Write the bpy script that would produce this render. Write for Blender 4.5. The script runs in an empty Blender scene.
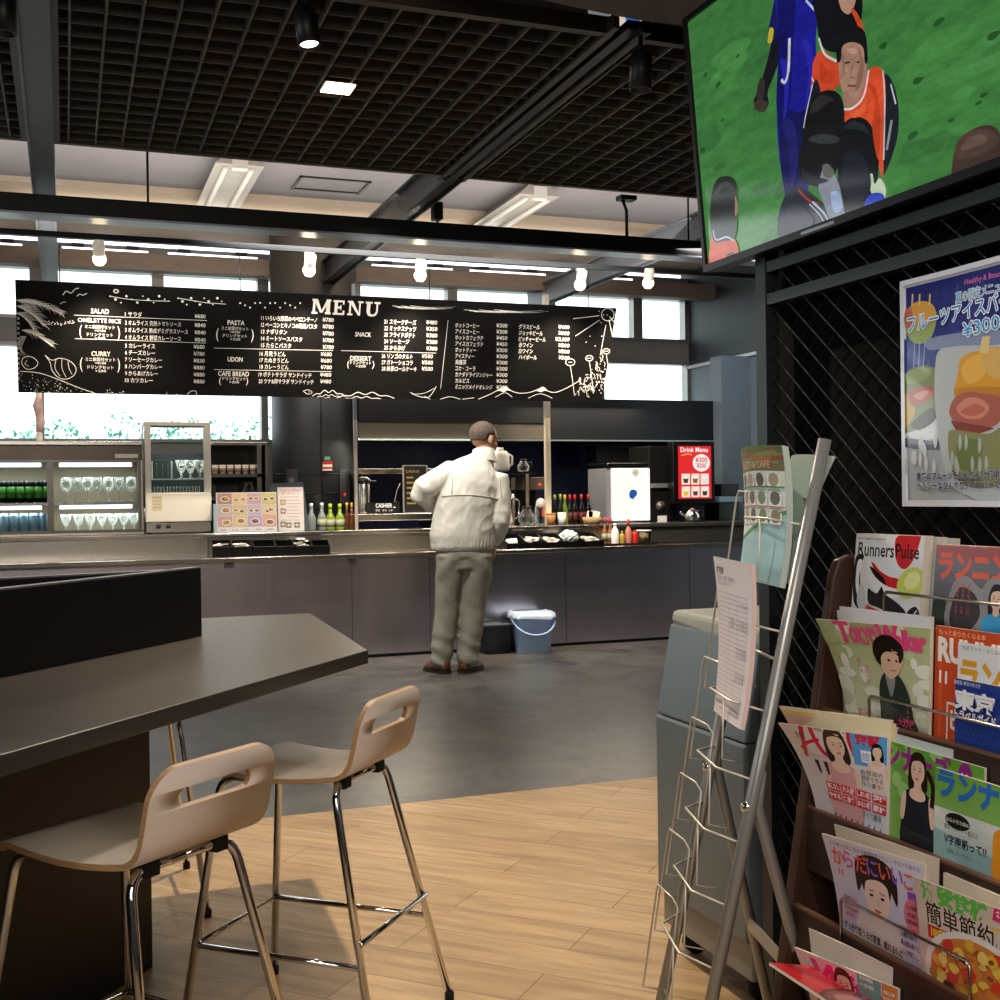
import bpy, bmesh, math, random
from mathutils import Vector, Matrix, noise
random.seed(11)
SC = bpy.context.scene
COL = SC.collection
PI = math.pi

# ------------------------------------------------------------------ camera
F_PX = 1180.0
YAW = math.atan(435 / F_PX)
PITCH = math.radians(-0.2236)
ROLL = math.atan(0.0128)
CAM = Vector((0, 0, 1.2))
FWD = Vector((math.sin(YAW) * math.cos(PITCH), math.cos(YAW) * math.cos(PITCH), math.sin(PITCH)))
R0 = Vector((math.cos(YAW), -math.sin(YAW), 0))
U0 = R0.cross(FWD)
RGT = R0 * math.cos(ROLL) - U0 * math.sin(ROLL)
UPV = U0 * math.cos(ROLL) + R0 * math.sin(ROLL)
cd = bpy.data.cameras.new('camera'); cam = bpy.data.objects.new('camera', cd); COL.objects.link(cam)
cd.sensor_width = 36; cd.lens = F_PX / 1000 * 36; cd.clip_start = 0.05
cam.matrix_world = Matrix((( RGT.x, UPV.x, -FWD.x, CAM.x), (RGT.y, UPV.y, -FWD.y, CAM.y), (RGT.z, UPV.z, -FWD.z, CAM.z), (0, 0, 0, 1)))
SC.camera = cam

def ray(px, py):
    return (FWD * F_PX + RGT * (px - 500) - UPV * (py - 500))
def at_y(px, py, Y):
    d = ray(px, py); return CAM + d * (Y / d.y)
def at_z(px, py, Z):
    d = ray(px, py); return CAM + d * ((Z - CAM.z) / d.z)
def at_x(px, py, X):
    d = ray(px, py); return CAM + d * (X / d.x)
class Plane:
    """A flat sign, screen or sheet: origin at its lower left corner, unit axes along and up it."""
    def __init__(s, o, eu, ev):
        s.o, s.eu, s.ev = Vector(o), Vector(eu).normalized(), Vector(ev).normalized(); s.n = s.eu.cross(s.ev)
    def uv(s, px, py):
        d = ray(px, py); t = (s.o - CAM).dot(s.n) / d.dot(s.n); p = CAM + d * t - s.o
        return (p.dot(s.eu), p.dot(s.ev))
    def pt(s, u, v, k=0.0):
        return s.o + s.eu * u + s.ev * v + s.n * k

# ------------------------------------------------------------------ materials
def lin1(c): return c / 12.92 if c <= 0.04045 else ((c + 0.055) / 1.055) ** 2.4
def hexc(h):
    h = h.lstrip('#'); return tuple(lin1(int(h[i:i + 2], 16) / 255) for i in (0, 2, 4))
def col(c): return hexc(c) if isinstance(c, str) else tuple(c[:3])
MATS = {}
def mat(name, c='888888', rough=0.5, metal=0.0, var=0.06, scale=8.0, bump=0.0, bscale=None, emit=None, estr=0.0, trans=0.0, alpha=1.0, stretch=None, coat=0.0, spec=0.5, ior=1.45):
    if name in MATS: return MATS[name]
    m = bpy.data.materials.new(name); m.use_nodes = True
    nt = m.node_tree; N = nt.nodes; L = nt.links; b = N['Principled BSDF']
    c = col(c)
    tc = N.new('ShaderNodeTexCoord'); mp = N.new('ShaderNodeMapping'); L.new(tc.outputs['Object'], mp.inputs['Vector'])
    if stretch: mp.inputs['Scale'].default_value = stretch
    nz = N.new('ShaderNodeTexNoise'); nz.inputs['Scale'].default_value = scale; nz.inputs['Detail'].default_value = 5
    L.new(mp.outputs[0], nz.inputs['Vector'])
    rp = N.new('ShaderNodeValToRGB'); L.new(nz.outputs['Fac'], rp.inputs['Fac'])
    e = rp.color_ramp.elements
    e[0].position = 0.3; e[1].position = 0.7
    e[0].color = tuple(x * (1 - var) for x in c) + (1,); e[1].color = tuple(min(1, x * (1 + var)) for x in c) + (1,)
    L.new(rp.outputs[0], b.inputs['Base Color'])
    b.inputs['Roughness'].default_value = rough; b.inputs['Metallic'].default_value = metal
    b.inputs['Transmission Weight'].default_value = trans; b.inputs['Alpha'].default_value = alpha
    b.inputs['Coat Weight'].default_value = coat; b.inputs['IOR'].default_value = ior
    b.inputs['Specular IOR Level'].default_value = spec
    if emit is not None:
        b.inputs['Emission Color'].default_value = col(emit) + (1,); b.inputs['Emission Strength'].default_value = estr
    if bump:
        bp = N.new('ShaderNodeBump'); bp.inputs['Strength'].default_value = bump; bp.inputs['Distance'].default_value = 0.01
        n2 = N.new('ShaderNodeTexNoise'); n2.inputs['Scale'].default_value = bscale or scale * 3; n2.inputs['Detail'].default_value = 6
        L.new(mp.outputs[0], n2.inputs['Vector']); L.new(n2.outputs['Fac'], bp.inputs['Height']); L.new(bp.outputs[0], b.inputs['Normal'])
    MATS[name] = m
    return m
def print_mat(name, rough=0.45, estr=0.0, mottle=0.0, mscale=30, coat=0.0, gain=1.0):
    """Printed or displayed artwork: colours come from the mesh's own colour attribute."""
    if name in MATS: return MATS[name]
    m = bpy.data.materials.new(name); m.use_nodes = True
    nt = m.node_tree; N = nt.nodes; L = nt.links; b = N['Principled BSDF']
    a = N.new('ShaderNodeAttribute'); a.attribute_name = 'Col'; out = a.outputs['Color']
    if mottle:
        tc = N.new('ShaderNodeTexCoord'); nz = N.new('ShaderNodeTexNoise'); nz.inputs['Scale'].default_value = mscale; nz.inputs['Detail'].default_value = 6; nz.inputs['Roughness'].default_value = 0.65
        pm_ = N.new('ShaderNodeMapping'); pm_.inputs['Rotation'].default_value = (.5, 0, 0); pm_.inputs['Scale'].default_value = (1, .5, 1.5); L.new(tc.outputs['Object'], pm_.inputs[0]); L.new(pm_.outputs[0], nz.inputs['Vector'])
        rp = N.new('ShaderNodeValToRGB'); e = rp.color_ramp.elements; e[0].position = 0.3; e[1].position = 0.68
        e[0].color = (1 - mottle,) * 3 + (1,); e[1].color = (1 + mottle * .5,) * 3 + (1,)
        L.new(nz.outputs['Fac'], rp.inputs['Fac'])
        mx = N.new('ShaderNodeMixRGB'); mx.blend_type = 'MULTIPLY'; mx.inputs[0].default_value = 1
        L.new(out, mx.inputs[1]); L.new(rp.outputs[0], mx.inputs[2]); out = mx.outputs[0]
    if gain != 1:
        gx = N.new('ShaderNodeMixRGB'); gx.blend_type = 'MULTIPLY'; gx.inputs[0].default_value = 1; gx.inputs[2].default_value = (gain, gain, gain, 1); L.new(out, gx.inputs[1]); out = gx.outputs[0]
    b.inputs['Roughness'].default_value = rough; b.inputs['Coat Weight'].default_value = coat
    if estr:
        b.inputs['Base Color'].default_value = (0.005, 0.005, 0.005, 1)
        L.new(out, b.inputs['Emission Color']); b.inputs['Emission Strength'].default_value = estr
    else: L.new(out, b.inputs['Base Color'])
    MATS[name] = m
    return m
def glass_mat(name, tint='ffffff', refl=0.12, rough=0.02):
    """Thin clear pane: mostly see-through with a weak sheen."""
    if name in MATS: return MATS[name]
    m = bpy.data.materials.new(name); m.use_nodes = True
    nt = m.node_tree; N = nt.nodes; L = nt.links; N.remove(N['Principled BSDF'])
    t = N.new('ShaderNodeBsdfTransparent'); t.inputs[0].default_value = col(tint) + (1,)
    g = N.new('ShaderNodeBsdfGlossy'); g.inputs['Roughness'].default_value = rough
    fr = N.new('ShaderNodeLayerWeight'); fr.inputs['Blend'].default_value = refl
    mx = N.new('ShaderNodeMixShader'); L.new(fr.outputs['Fresnel'], mx.inputs[0]); L.new(t.outputs[0], mx.inputs[1]); L.new(g.outputs[0], mx.inputs[2])
    L.new(mx.outputs[0], N['Material Output'].inputs[0])
    MATS[name] = m
    return m

def milky_mat(name, c, fac):
    """Clear glassware that catches light: part see-through, part pale sheen."""
    if name in MATS: return MATS[name]
    m = bpy.data.materials.new(name); m.use_nodes = True
    nt = m.node_tree; N = nt.nodes; L = nt.links; N.remove(N['Principled BSDF'])
    t = N.new('ShaderNodeBsdfTransparent'); t.inputs[0].default_value = (.93, .95, .94, 1)
    d = N.new('ShaderNodeBsdfDiffuse'); d.inputs[0].default_value = col(c) + (1,); tr = N.new('ShaderNodeBsdfTranslucent'); tr.inputs[0].default_value = col(c) + (1,)
    a = N.new('ShaderNodeAddShader'); L.new(d.outputs[0], a.inputs[0]); L.new(tr.outputs[0], a.inputs[1])
    g = N.new('ShaderNodeBsdfGlossy'); g.inputs['Roughness'].default_value = .05
    fr = N.new('ShaderNodeLayerWeight'); fr.inputs['Blend'].default_value = fac
    m1 = N.new('ShaderNodeMixShader'); m1.inputs[0].default_value = .4; L.new(a.outputs[0], m1.inputs[1]); L.new(g.outputs[0], m1.inputs[2])
    mx = N.new('ShaderNodeMixShader'); L.new(fr.outputs['Facing'], mx.inputs[0]); L.new(t.outputs[0], mx.inputs[1]); L.new(m1.outputs[0], mx.inputs[2])
    L.new(mx.outputs[0], N['Material Output'].inputs[0])
    MATS[name] = m
    return m

# ------------------------------------------------------------------ mesh builder
class MB:
    def __init__(s): s.v = []; s.f = []; s.m = []; s.s = []
    def add(s, vs, fs, m=0, smooth=False):
        o = len(s.v); s.v += [tuple(v) for v in vs]
        for f in fs: s.f.append([o + i for i in f]); s.m.append(m); s.s.append(smooth)
        return s
    def box(s, x0, x1, y0, y1, z0, z1, m=0, M=None):
        vs = [Vector((x, y, z)) for x in (x0, x1) for y in (y0, y1) for z in (z0, z1)]
        if M is not None: vs = [M @ v for v in vs]
        return s.add(vs, [(0, 1, 3, 2), (4, 6, 7, 5), (0, 4, 5, 1), (2, 3, 7, 6), (0, 2, 6, 4), (1, 5, 7, 3)], m)
    def quad(s, a, b, c, d, m=0): return s.add([a, b, c, d], [(0, 1, 2, 3)], m)
    def tube(s, pts, r, seg=8, m=0, caps=True, closed=False):
        P = [Vector(p) for p in pts]; n = len(P); rr = r if isinstance(r, (list, tuple)) else [r] * n
        if closed: T = [(P[(i + 1) % n] - P[i - 1]).normalized() for i in range(n)]
        else: T = [(P[min(i + 1, n - 1)] - P[max(i - 1, 0)]).normalized() for i in range(n)]
        a = Vector((0, 0, 1)) if abs(T[0].z) < .9 else Vector((1, 0, 0))
        nrm = (a - T[0] * a.dot(T[0])).normalized(); vs = []
        for i in range(n):
            nrm = (nrm - T[i] * nrm.dot(T[i])).normalized(); bn = T[i].cross(nrm)
            # mitre: widen at bends
            for k in range(seg):
                an = 2 * PI * k / seg; vs.append(P[i] + (nrm * math.cos(an) + bn * math.sin(an)) * rr[i])
        fs = []
        for i in range(n if closed else n - 1):
            j = (i + 1) % n
            for k in range(seg): fs.append((i * seg + k, i * seg + (k + 1) % seg, j * seg + (k + 1) % seg, j * seg + k))
        if caps and not closed: fs.append(tuple(range(seg - 1, -1, -1))); fs.append(tuple((n - 1) * seg + k for k in range(seg)))
        return s.add(vs, fs, m, True)
    def lathe(s, prof, c=(0, 0, 0), seg=18, m=0, sx=1.0, sy=1.0, M=None):
        vs = []; n = len(prof)
        for r, z in prof:
            for k in range(seg):
                a = 2 * PI * k / seg; v = Vector((c[0] + r * math.cos(a) * sx, c[1] + r * math.sin(a) * sy, c[2] + z))
                vs.append(M @ v if M is not None else v)
        fs = [(i * seg + k, i * seg + (k + 1) % seg, (i + 1) * seg + (k + 1) % seg, (i + 1) * seg + k) for i in range(n - 1) for k in range(seg)]
        if prof[0][0] > 1e-6: fs.append(tuple(range(seg - 1, -1, -1)))
        if prof[-1][0] > 1e-6: fs.append(tuple((n - 1) * seg + k for k in range(seg)))
        return s.add(vs, fs, m, True)
    def loft(s, rings, m=0, caps=True):
        seg = len(rings[0]); vs = [v for r in rings for v in r]; n = len(rings)
        fs = [(i * seg + k, i * seg + (k + 1) % seg, (i + 1) * seg + (k + 1) % seg, (i + 1) * seg + k) for i in range(n - 1) for k in range(seg)]
        if caps: fs.append(tuple(range(seg - 1, -1, -1))); fs.append(tuple((n - 1) * seg + k for k in range(seg)))
        return s.add(vs, fs, m, True)
    def limb(s, pts, seg=14, m=0):
        """pts: (x,y,z, rx, ry); cross-sections perpendicular to the path (rx sideways, ry front-back)"""
        P = [Vector(p[:3]) for p in pts]; n = len(P); rings = []
        for i in range(n):
            T = (P[min(i + 1, n - 1)] - P[max(i - 1, 0)]).normalized()
            a = Vector((0, 1, 0)) if abs(T.y) < .85 else Vector((0, 0, 1))
            X = a.cross(T).normalized(); Y = T.cross(X)
            rings.append([P[i] + X * math.cos(2 * PI * k / seg) * pts[i][3] + Y * math.sin(2 * PI * k / seg) * pts[i][4] for k in range(seg)])
        return s.loft(rings, m)
    def prism(s, poly, fn, d0, d1, m=0):
        n = len(poly); vs = [fn(p[0], p[1], d0) for p in poly] + [fn(p[0], p[1], d1) for p in poly]
        fs = [tuple(range(n - 1, -1, -1)), tuple(range(n, 2 * n))] + [(i, (i + 1) % n, n + (i + 1) % n, n + i) for i in range(n)]
        return s.add(vs, fs, m)
    def ball(s, c, rx, ry, rz, seg=14, rings=9, m=0, M=None):
        prof = [(math.sin(PI * i / rings), -math.cos(PI * i / rings)) for i in range(rings + 1)]
        vs = []; fs = []
        for r, z in prof:
            for k in range(seg):
                a = 2 * PI * k / seg; v = Vector((r * math.cos(a) * rx, r * math.sin(a) * ry, z * rz))
                if M is not None: v = M @ v
                vs.append(v + Vector(c))
        for i in range(rings):
            for k in range(seg): fs.append((i * seg + k, i * seg + (k + 1) % seg, (i + 1) * seg + (k + 1) % seg, (i + 1) * seg + k))
        return s.add(vs, fs, m, True)
    def build(s, name, mats, parent=None, bevel=0.0, loc=None, seg=2, fix=True):
        me = bpy.data.meshes.new(name); me.from_pydata(s.v, [], s.f)
        if not isinstance(mats, (list, tuple)): mats = [mats]
        for x in mats: me.materials.append(x)
        me.polygons.foreach_set('material_index', s.m); me.polygons.foreach_set('use_smooth', s.s)
        if fix:
            bm = bmesh.new(); bm.from_mesh(me); bmesh.ops.remove_doubles(bm, verts=bm.verts, dist=1e-6); bmesh.ops.recalc_face_normals(bm, faces=bm.faces); bm.to_mesh(me); bm.free()
        me.update()
        o = bpy.data.objects.new(name, me); COL.objects.link(o)
        if parent is not None: o.parent = parent
        if loc is not None: o.location = loc
        if bevel:
            b = o.modifiers.new('bevel', 'BEVEL'); b.width = bevel; b.segments = seg; b.limit_method = 'ANGLE'; b.angle_limit = math.radians(40); b.harden_normals = False
        return o

def tag(o, label, cat, group=None, kind=None):
    o['label'] = label; o['category'] = cat
    if group: o['group'] = group
    if kind: o['kind'] = kind
    return o
def thing(name, label, cat, loc=(0, 0, 0), rotz=0.0, group=None, kind=None):
    o = bpy.data.objects.new(name, None); COL.objects.link(o); o.location = loc; o.rotation_euler = (0, 0, rotz); o.empty_display_size = .05
    return tag(o, label, cat, group, kind)
def struct(o, label=None):
    o['kind'] = 'structure'
    if label: o['label'] = label
    return o
def dup(root, loc=None, label=None, rotz=None, group=None):
    r = root.copy(); COL.objects.link(r)
    if loc is not None: r.location = loc
    if rotz is not None: r.rotation_euler = (0, 0, rotz)
    if label: r['label'] = label
    if group: r['group'] = group
    for ch in list(root.children):
        c = ch.copy(); COL.objects.link(c); c.parent = r
        for g in list(ch.children):
            d = g.copy(); COL.objects.link(d); d.parent = c
    return r
def bake(o):
    dg = bpy.context.evaluated_depsgraph_get(); me = bpy.data.meshes.new_from_object(o.evaluated_get(dg)); o.modifiers.clear(); o.data = me
    me.polygons.foreach_set('use_smooth', [True] * len(me.polygons)); return o
ORD = ['first', 'second', 'third', 'fourth', 'fifth', 'sixth', 'seventh', 'eighth', 'ninth', 'tenth', 'eleventh', 'twelfth']

# ------------------------------------------------------------------ flat artwork (printing, lettering, pictures)
TXT = {}
def text_geo(body, bold=0.0, res=2, ls=1.0):
    k = (body, bold, res, ls)
    if k in TXT: return TXT[k]
    cu = bpy.data.curves.new('lettering', 'FONT'); cu.body = body; cu.size = 1.0; cu.resolution_u = res; cu.offset = bold; cu.space_character = ls
    ob = bpy.data.objects.new('lettering', cu)
    me = bpy.data.meshes.new_from_object(ob)
    vs = [(v.co.x, v.co.y) for v in me.vertices]; fs = [tuple(p.vertices) for p in me.polygons]
    bpy.data.objects.remove(ob); bpy.data.curves.remove(cu); bpy.data.meshes.remove(me)
    TXT[k] = (vs, fs); return TXT[k]
def smooth_pts(pts, n=5, closed=True):
    out = []; L = len(pts)
    rng = range(L) if closed else range(L - 1)
    g = (lambda i: pts[i % L]) if closed else (lambda i: pts[max(0, min(L - 1, i))])
    for i in rng:
        p0, p1, p2, p3 = g(i - 1), g(i), g(i + 1), g(i + 2)
        for k in range(n):
            t = k / n
            out.append(tuple(0.5 * ((2 * p1[j]) + (-p0[j] + p2[j]) * t + (2 * p0[j] - 5 * p1[j] + 4 * p2[j] - p3[j]) * t * t + (-p0[j] + 3 * p1[j] - 3 * p2[j] + p3[j]) * t ** 3) for j in (0, 1)))
    if not closed: out.append(pts[-1])
    return out
class Art:
    def __init__(s, w, h, bg=None):
        s.w, s.h = w, h; s.L = []
        if bg: s.rect(0, 0, w, h, bg)
    def raw(s, vs, fs, c): s.L.append((vs, fs, c if isinstance(c, list) else col(c))); return s
    def poly(s, pts, c): return s.raw(list(pts), [tuple(range(len(pts)))], c)
    def blob(s, pts, c, n=5): return s.poly(smooth_pts(pts, n), c)
    def rect(s, x0, y0, x1, y1, c): return s.poly([(x0, y0), (x1, y0), (x1, y1), (x0, y1)], c)
    def grad(s, x0, y0, x1, y1, cb, ct, n=10):
        a, b = col(cb), col(ct)
        for i in range(n):
            t = (i + .5) / n; s.rect(x0, y0 + (y1 - y0) * i / n, x1, y0 + (y1 - y0) * (i + 1) / n, tuple(a[j] + (b[j] - a[j]) * t for j in range(3)))
        return s
    def ell(s, cx, cy, rx, ry, c, n=24, a=0.0):
        ca, sa = math.cos(a), math.sin(a)
        return s.poly([(cx + rx * math.cos(2 * PI * k / n) * ca - ry * math.sin(2 * PI * k / n) * sa, cy + rx * math.cos(2 * PI * k / n) * sa + ry * math.sin(2 * PI * k / n) * ca) for k in range(n)], c)
    def line(s, pts, w, c, taper=False):
        vs = []; n = len(pts)
        for i in range(n):
            a = Vector(pts[max(0, i - 1)]); b = Vector(pts[min(n - 1, i + 1)]); d = (b - a)
            d = d.normalized() if d.length > 1e-9 else Vector((1, 0)); q = Vector((-d.y, d.x)) * w / 2
            if taper: q = q * max(.15, 1 - i / (n - 1))
            vs += [(pts[i][0] + q.x, pts[i][1] + q.y), (pts[i][0] - q.x, pts[i][1] - q.y)]
        return s.raw(vs, [(2 * i, 2 * i + 1, 2 * i + 3, 2 * i + 2) for i in range(n - 1)], c)
    def curve(s, pts, w, c, n=5, taper=False): return s.line(smooth_pts(pts, n, False), w, c, taper)
    def text(s, body, x, y, size, c, align='L', sx=1.0, bold=0.0, rot=0.0, width=None, res=2, shear=0.0, vertical=False):
        if vertical:
            for i, ch in enumerate(body): s.text(ch, x, y - i * size * 1.02, size, c, 'C', sx, bold, res=res)
            return s
        vs, fs = text_geo(body, bold, res)
        if not vs: return s
        x0 = min(v[0] for v in vs); x1 = max(v[0] for v in vs)
        if width: sx = width / ((x1 - x0) * size)
        ox = {'L': x0, 'C': (x0 + x1) / 2, 'R': x1}[align]; ca, sa = math.cos(rot), math.sin(rot); out = []
        for vx, vy in vs:
            a = (vx - ox) * size * sx + vy * size * shear; b = vy * size
            out.append((x + a * ca - b * sa, y + a * sa + b * ca))
        return s.raw(out, fs, c)
    def build(s, name, mp, parent, material, lift=4e-5, cu=0, cv=0, base=0.0):
        V = []; Fc = []; C = []
        for i, (vs, fs, c) in enumerate(s.L):
            bm = bmesh.new(); bv = [bm.verts.new((x, y, 0)) for x, y in vs]
            for f in fs:
                try: bm.faces.new([bv[k] for k in f])
                except ValueError: pass
            big = [f for f in bm.faces if len(f.verts) > 4]
            if big: bmesh.ops.triangulate(bm, faces=big)
            pl = [((0, 0, 0), (-1, 0, 0), 1), ((s.w, 0, 0), (1, 0, 0), 1), ((0, 0, 0), (0, -1, 0), 1), ((0, s.h, 0), (0, 1, 0), 1)]
            pl += [((s.w * k / cu, 0, 0), (1, 0, 0), 0) for k in range(1, cu)] + [((0, s.h * k / cv, 0), (0, 1, 0), 0) for k in range(1, cv)]
            xs = [v.co.x for v in bm.verts]; ys = [v.co.y for v in bm.verts]
            if not xs: bm.free(); continue
            bx = (min(xs), max(xs)); by = (min(ys), max(ys))
            for co, no, clr in pl:
                d = co[0] if no[0] else co[1]; lo, hi = bx if no[0] else by
                if lo - 1e-9 <= d <= hi + 1e-9 or (clr and ((no[0] + no[1] > 0 and hi > d) or (no[0] + no[1] < 0 and lo < d))):
                    bmesh.ops.bisect_plane(bm, geom=bm.verts[:] + bm.edges[:] + bm.faces[:], plane_co=co, plane_no=no, clear_outer=bool(clr), dist=1e-7)
            bm.verts.index_update(); o = len(V)
            for v in bm.verts: V.append(tuple(mp(v.co.x, v.co.y, base + lift * i)))
            for f in bm.faces: Fc.append([o + v.index for v in f.verts]); C.append(c)
            bm.free()
        me = bpy.data.meshes.new(name); me.from_pydata(V, [], Fc); me.materials.append(material)
        ca = me.color_attributes.new('Col', 'FLOAT_COLOR', 'CORNER'); buf = []
        for p, c in zip(me.polygons, C): buf += (list(c) + [1.0]) * p.loop_total
        ca.data.foreach_set('color', buf); me.update()
        o = bpy.data.objects.new(name, me); COL.objects.link(o)
        if parent is not None: o.parent = parent
        return o
# ------------------------------------------------------------------ shared materials
m_black = mat('black satin paint', '0b0b0c', .45, 0, .1)
m_black2 = mat('black laminate', '0d0c0c', .4, 0, .12, 6)
m_char = mat('charcoal metal', '26282b', .4, .3, .1)
m_steel = mat('brushed stainless steel', 'b8b2a8', .26, 1, .04, 5, bump=.03, bscale=14, stretch=(.6, .6, 14))
m_steel2 = mat('worktop stainless steel', 'b9b2a9', .2, 1, .08, 4, bump=.05, bscale=20)
m_chrome = mat('polished chrome', 'd9d9da', .06, 1, .02)
m_dark = mat('near black plastic', '060607', .3, 0, .1)
m_white = mat('white plastic', 'e8e4dc', .4, 0, .03)
m_cream = mat('cream enamel', 'ddd6c8', .35, 0, .04)
m_greybeam = mat('grey painted steel', '6b7078', .45, .2, .1, 3)
m_brownrail = mat('dark bronze rail', '40372e', .45, .3, .1)
m_gclear = glass_mat('clear pane', 'f2f7f6', .1)
m_gthin = glass_mat('clear drinking glass', 'dfe6e4', .35)
m_glow = mat('lit white diffuser', 'ffffff', .4, emit='f4f6ff', estr=3.2)
m_warm = mat('lit warm lens', 'ffffff', .4, emit='ffe2b0', estr=14)
m_rubber = mat('black rubber foot', '0a0a0a', .7)

# ------------------------------------------------------------------ floor
def wood_floor():
    m = bpy.data.materials.new('oak plank flooring'); m.use_nodes = True
    nt = m.node_tree; N = nt.nodes; L = nt.links; b = N['Principled BSDF']
    tc = N.new('ShaderNodeTexCoord'); mp = N.new('ShaderNodeMapping'); mp.inputs['Rotation'].default_value = (0, 0, math.radians(45)); L.new(tc.outputs['Object'], mp.inputs[0])
    br = N.new('ShaderNodeTexBrick'); br.offset = .37; br.offset_frequency = 2
    br.inputs['Scale'].default_value = 1; br.inputs['Brick Width'].default_value = 1.15; br.inputs['Row Height'].default_value = .17; br.inputs['Mortar Size'].default_value = .0016; br.inputs['Mortar Smooth'].default_value = .2
    br.inputs['Color1'].default_value = hexc('b4966e') + (1,); br.inputs['Color2'].default_value = hexc('c4a67e') + (1,); br.inputs['Mortar'].default_value = hexc('6a5034') + (1,)
    L.new(mp.outputs[0], br.inputs['Vector'])
    m2 = N.new('ShaderNodeMapping'); m2.inputs['Scale'].default_value = (1.1, 9, 1); L.new(mp.outputs[0], m2.inputs[0])
    nz = N.new('ShaderNodeTexNoise'); nz.inputs['Scale'].default_value = 2.6; nz.inputs['Detail'].default_value = 9; nz.inputs['Roughness'].default_value = .62; nz.inputs['Distortion'].default_value = .6; L.new(m2.outputs[0], nz.inputs['Vector'])
    rp = N.new('ShaderNodeValToRGB'); e = rp.color_ramp.elements; e[0].position = .3; e[1].position = .72; e[0].color = (.60, .55, .5, 1); e[1].color = (1.12, 1.1, 1.06, 1); L.new(nz.outputs['Fac'], rp.inputs[0])
    mx = N.new('ShaderNodeMixRGB'); mx.blend_type = 'MULTIPLY'; mx.inputs[0].default_value = 1; L.new(br.outputs['Color'], mx.inputs[1]); L.new(rp.outputs[0], mx.inputs[2])
    L.new(mx.outputs[0], b.inputs['Base Color']); b.inputs['Roughness'].default_value = .42
    bp = N.new('ShaderNodeBump'); bp.inputs['Strength'].default_value = .25; bp.inputs['Distance'].default_value = .002; bp.invert = True; L.new(br.outputs['Fac'], bp.inputs['Height']); L.new(bp.outputs[0], b.inputs['Normal'])
    return m
def slate_floor():
    m = bpy.data.materials.new('dark slate vinyl flooring'); m.use_nodes = True
    nt = m.node_tree; N = nt.nodes; L = nt.links; b = N['Principled BSDF']
    tc = N.new('ShaderNodeTexCoord')
    nz = N.new('ShaderNodeTexNoise'); nz.inputs['Scale'].default_value = 2.6; nz.inputs['Detail'].default_value = 9; nz.inputs['Roughness'].default_value = .7; nz.inputs['Distortion'].default_value = 1.2; L.new(tc.outputs['Object'], nz.inputs['Vector'])
    rp = N.new('ShaderNodeValToRGB'); e = rp.color_ramp.elements; e[0].position = .34; e[1].position = .7; e[0].color = hexc('35353a') + (1,); e[1].color = hexc('67635c') + (1,); L.new(nz.outputs['Fac'], rp.inputs[0])
    L.new(rp.outputs[0], b.inputs['Base Color']); b.inputs['Roughness'].default_value = .33
    n2 = N.new('ShaderNodeTexNoise'); n2.inputs['Scale'].default_value = 9; n2.inputs['Detail'].default_value = 5; L.new(tc.outputs['Object'], n2.inputs['Vector'])
    bp = N.new('ShaderNodeBump'); bp.inputs['Strength'].default_value = .12; bp.inputs['Distance'].default_value = .004; L.new(n2.outputs['Fac'], bp.inputs['Height']); L.new(bp.outputs[0], b.inputs['Normal'])
    return m
YB = 4.463
struct(MB().box(-6, 6.2, -2.5, YB, -.05, 0).build('floor', wood_floor()), 'diagonal oak plank flooring')
struct(MB().box(-6, 6.2, YB, 10.85, -.05, 0).build('floor', slate_floor()), 'dark mottled slate-look flooring by the counter')

# ------------------------------------------------------------------ walls and windows
WY = 10.7
m_wall = mat('grey plaster wall', '8d8f93', .7, 0, .05)
m_wdark = mat('dark slate painted wall', '30373e', .55, 0, .08)
m_wfar = mat('grey window wall panel', '7c7a78', .55, .1, .06)
m_mull = mat('aluminium window frame', '8a8986', .35, .7, .06)
def XW(px, py=300): return at_y(px, py, WY).x
zc0, zc1, zl0, zl1 = 2.74, 3.2, 1.7, 2.54
xa, xb = -6.0, 6.03
w = MB()
w.box(xa, xb, WY, WY + .15, 0, zl0); w.box(xa, xb, WY, WY + .15, zl1, zc0); w.box(xa, xb, WY, WY + .15, zc1, 3.40); w.box(xa, xb, WY, WY + .15, 3.465, 3.6)
struct(w.build('wall_back', m_wfar))
ups = [XW(-300), XW(-190), XW(-90), XW(36), XW(158), XW(263), XW(355), XW(452), XW(550), XW(637), XW(697)]
lows = [XW(-300), XW(-130), XW(39), XW(263), XW(355), XW(500), XW(600), XW(722)]
lows[-1] = xb; ups[-1] = xb
def window(n, x0, x1, z0, z1, fw):
    f = MB()
    f.box(x0, x0 + fw, WY - .02, WY + .1, z0, z1); f.box(x1 - fw, x1, WY - .02, WY + .1, z0, z1)
    f.box(x0 + fw, x1 - fw, WY - .02, WY + .1, z0, z0 + .03); f.box(x0 + fw, x1 - fw, WY - .02, WY + .1, z1 - .03, z1)
    o = struct(f.build('window_%d' % n, m_mull))
    MB().box(x0 + fw, x1 - fw, WY + .04, WY + .048, z0 + .03, z1 - .03).build('pane', m_gclear, o)
    return o
nw = 1
for a, b in zip(ups[:-1], ups[1:]): window(nw, a, b, zc0, zc1, .05); nw += 1
for a, b in zip(lows[:-1], lows[1:]): window(nw, a, b, zl0, zl1, .03); nw += 1
struct(MB().box(-6, 6.2, -2.6, -2.5, 0, 3.6).build('wall_front', m_wall))
struct(MB().box(-6.1, -6, -2.5, 10.85, 0, 3.6).build('wall_left', m_wall))
XR = 6.03
struct(MB().box(XR, XR + .17, -2.5, 10.85, 2.5, 3.6).build('wall_right', m_wdark), 'dark upper wall on the entrance side')
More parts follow.
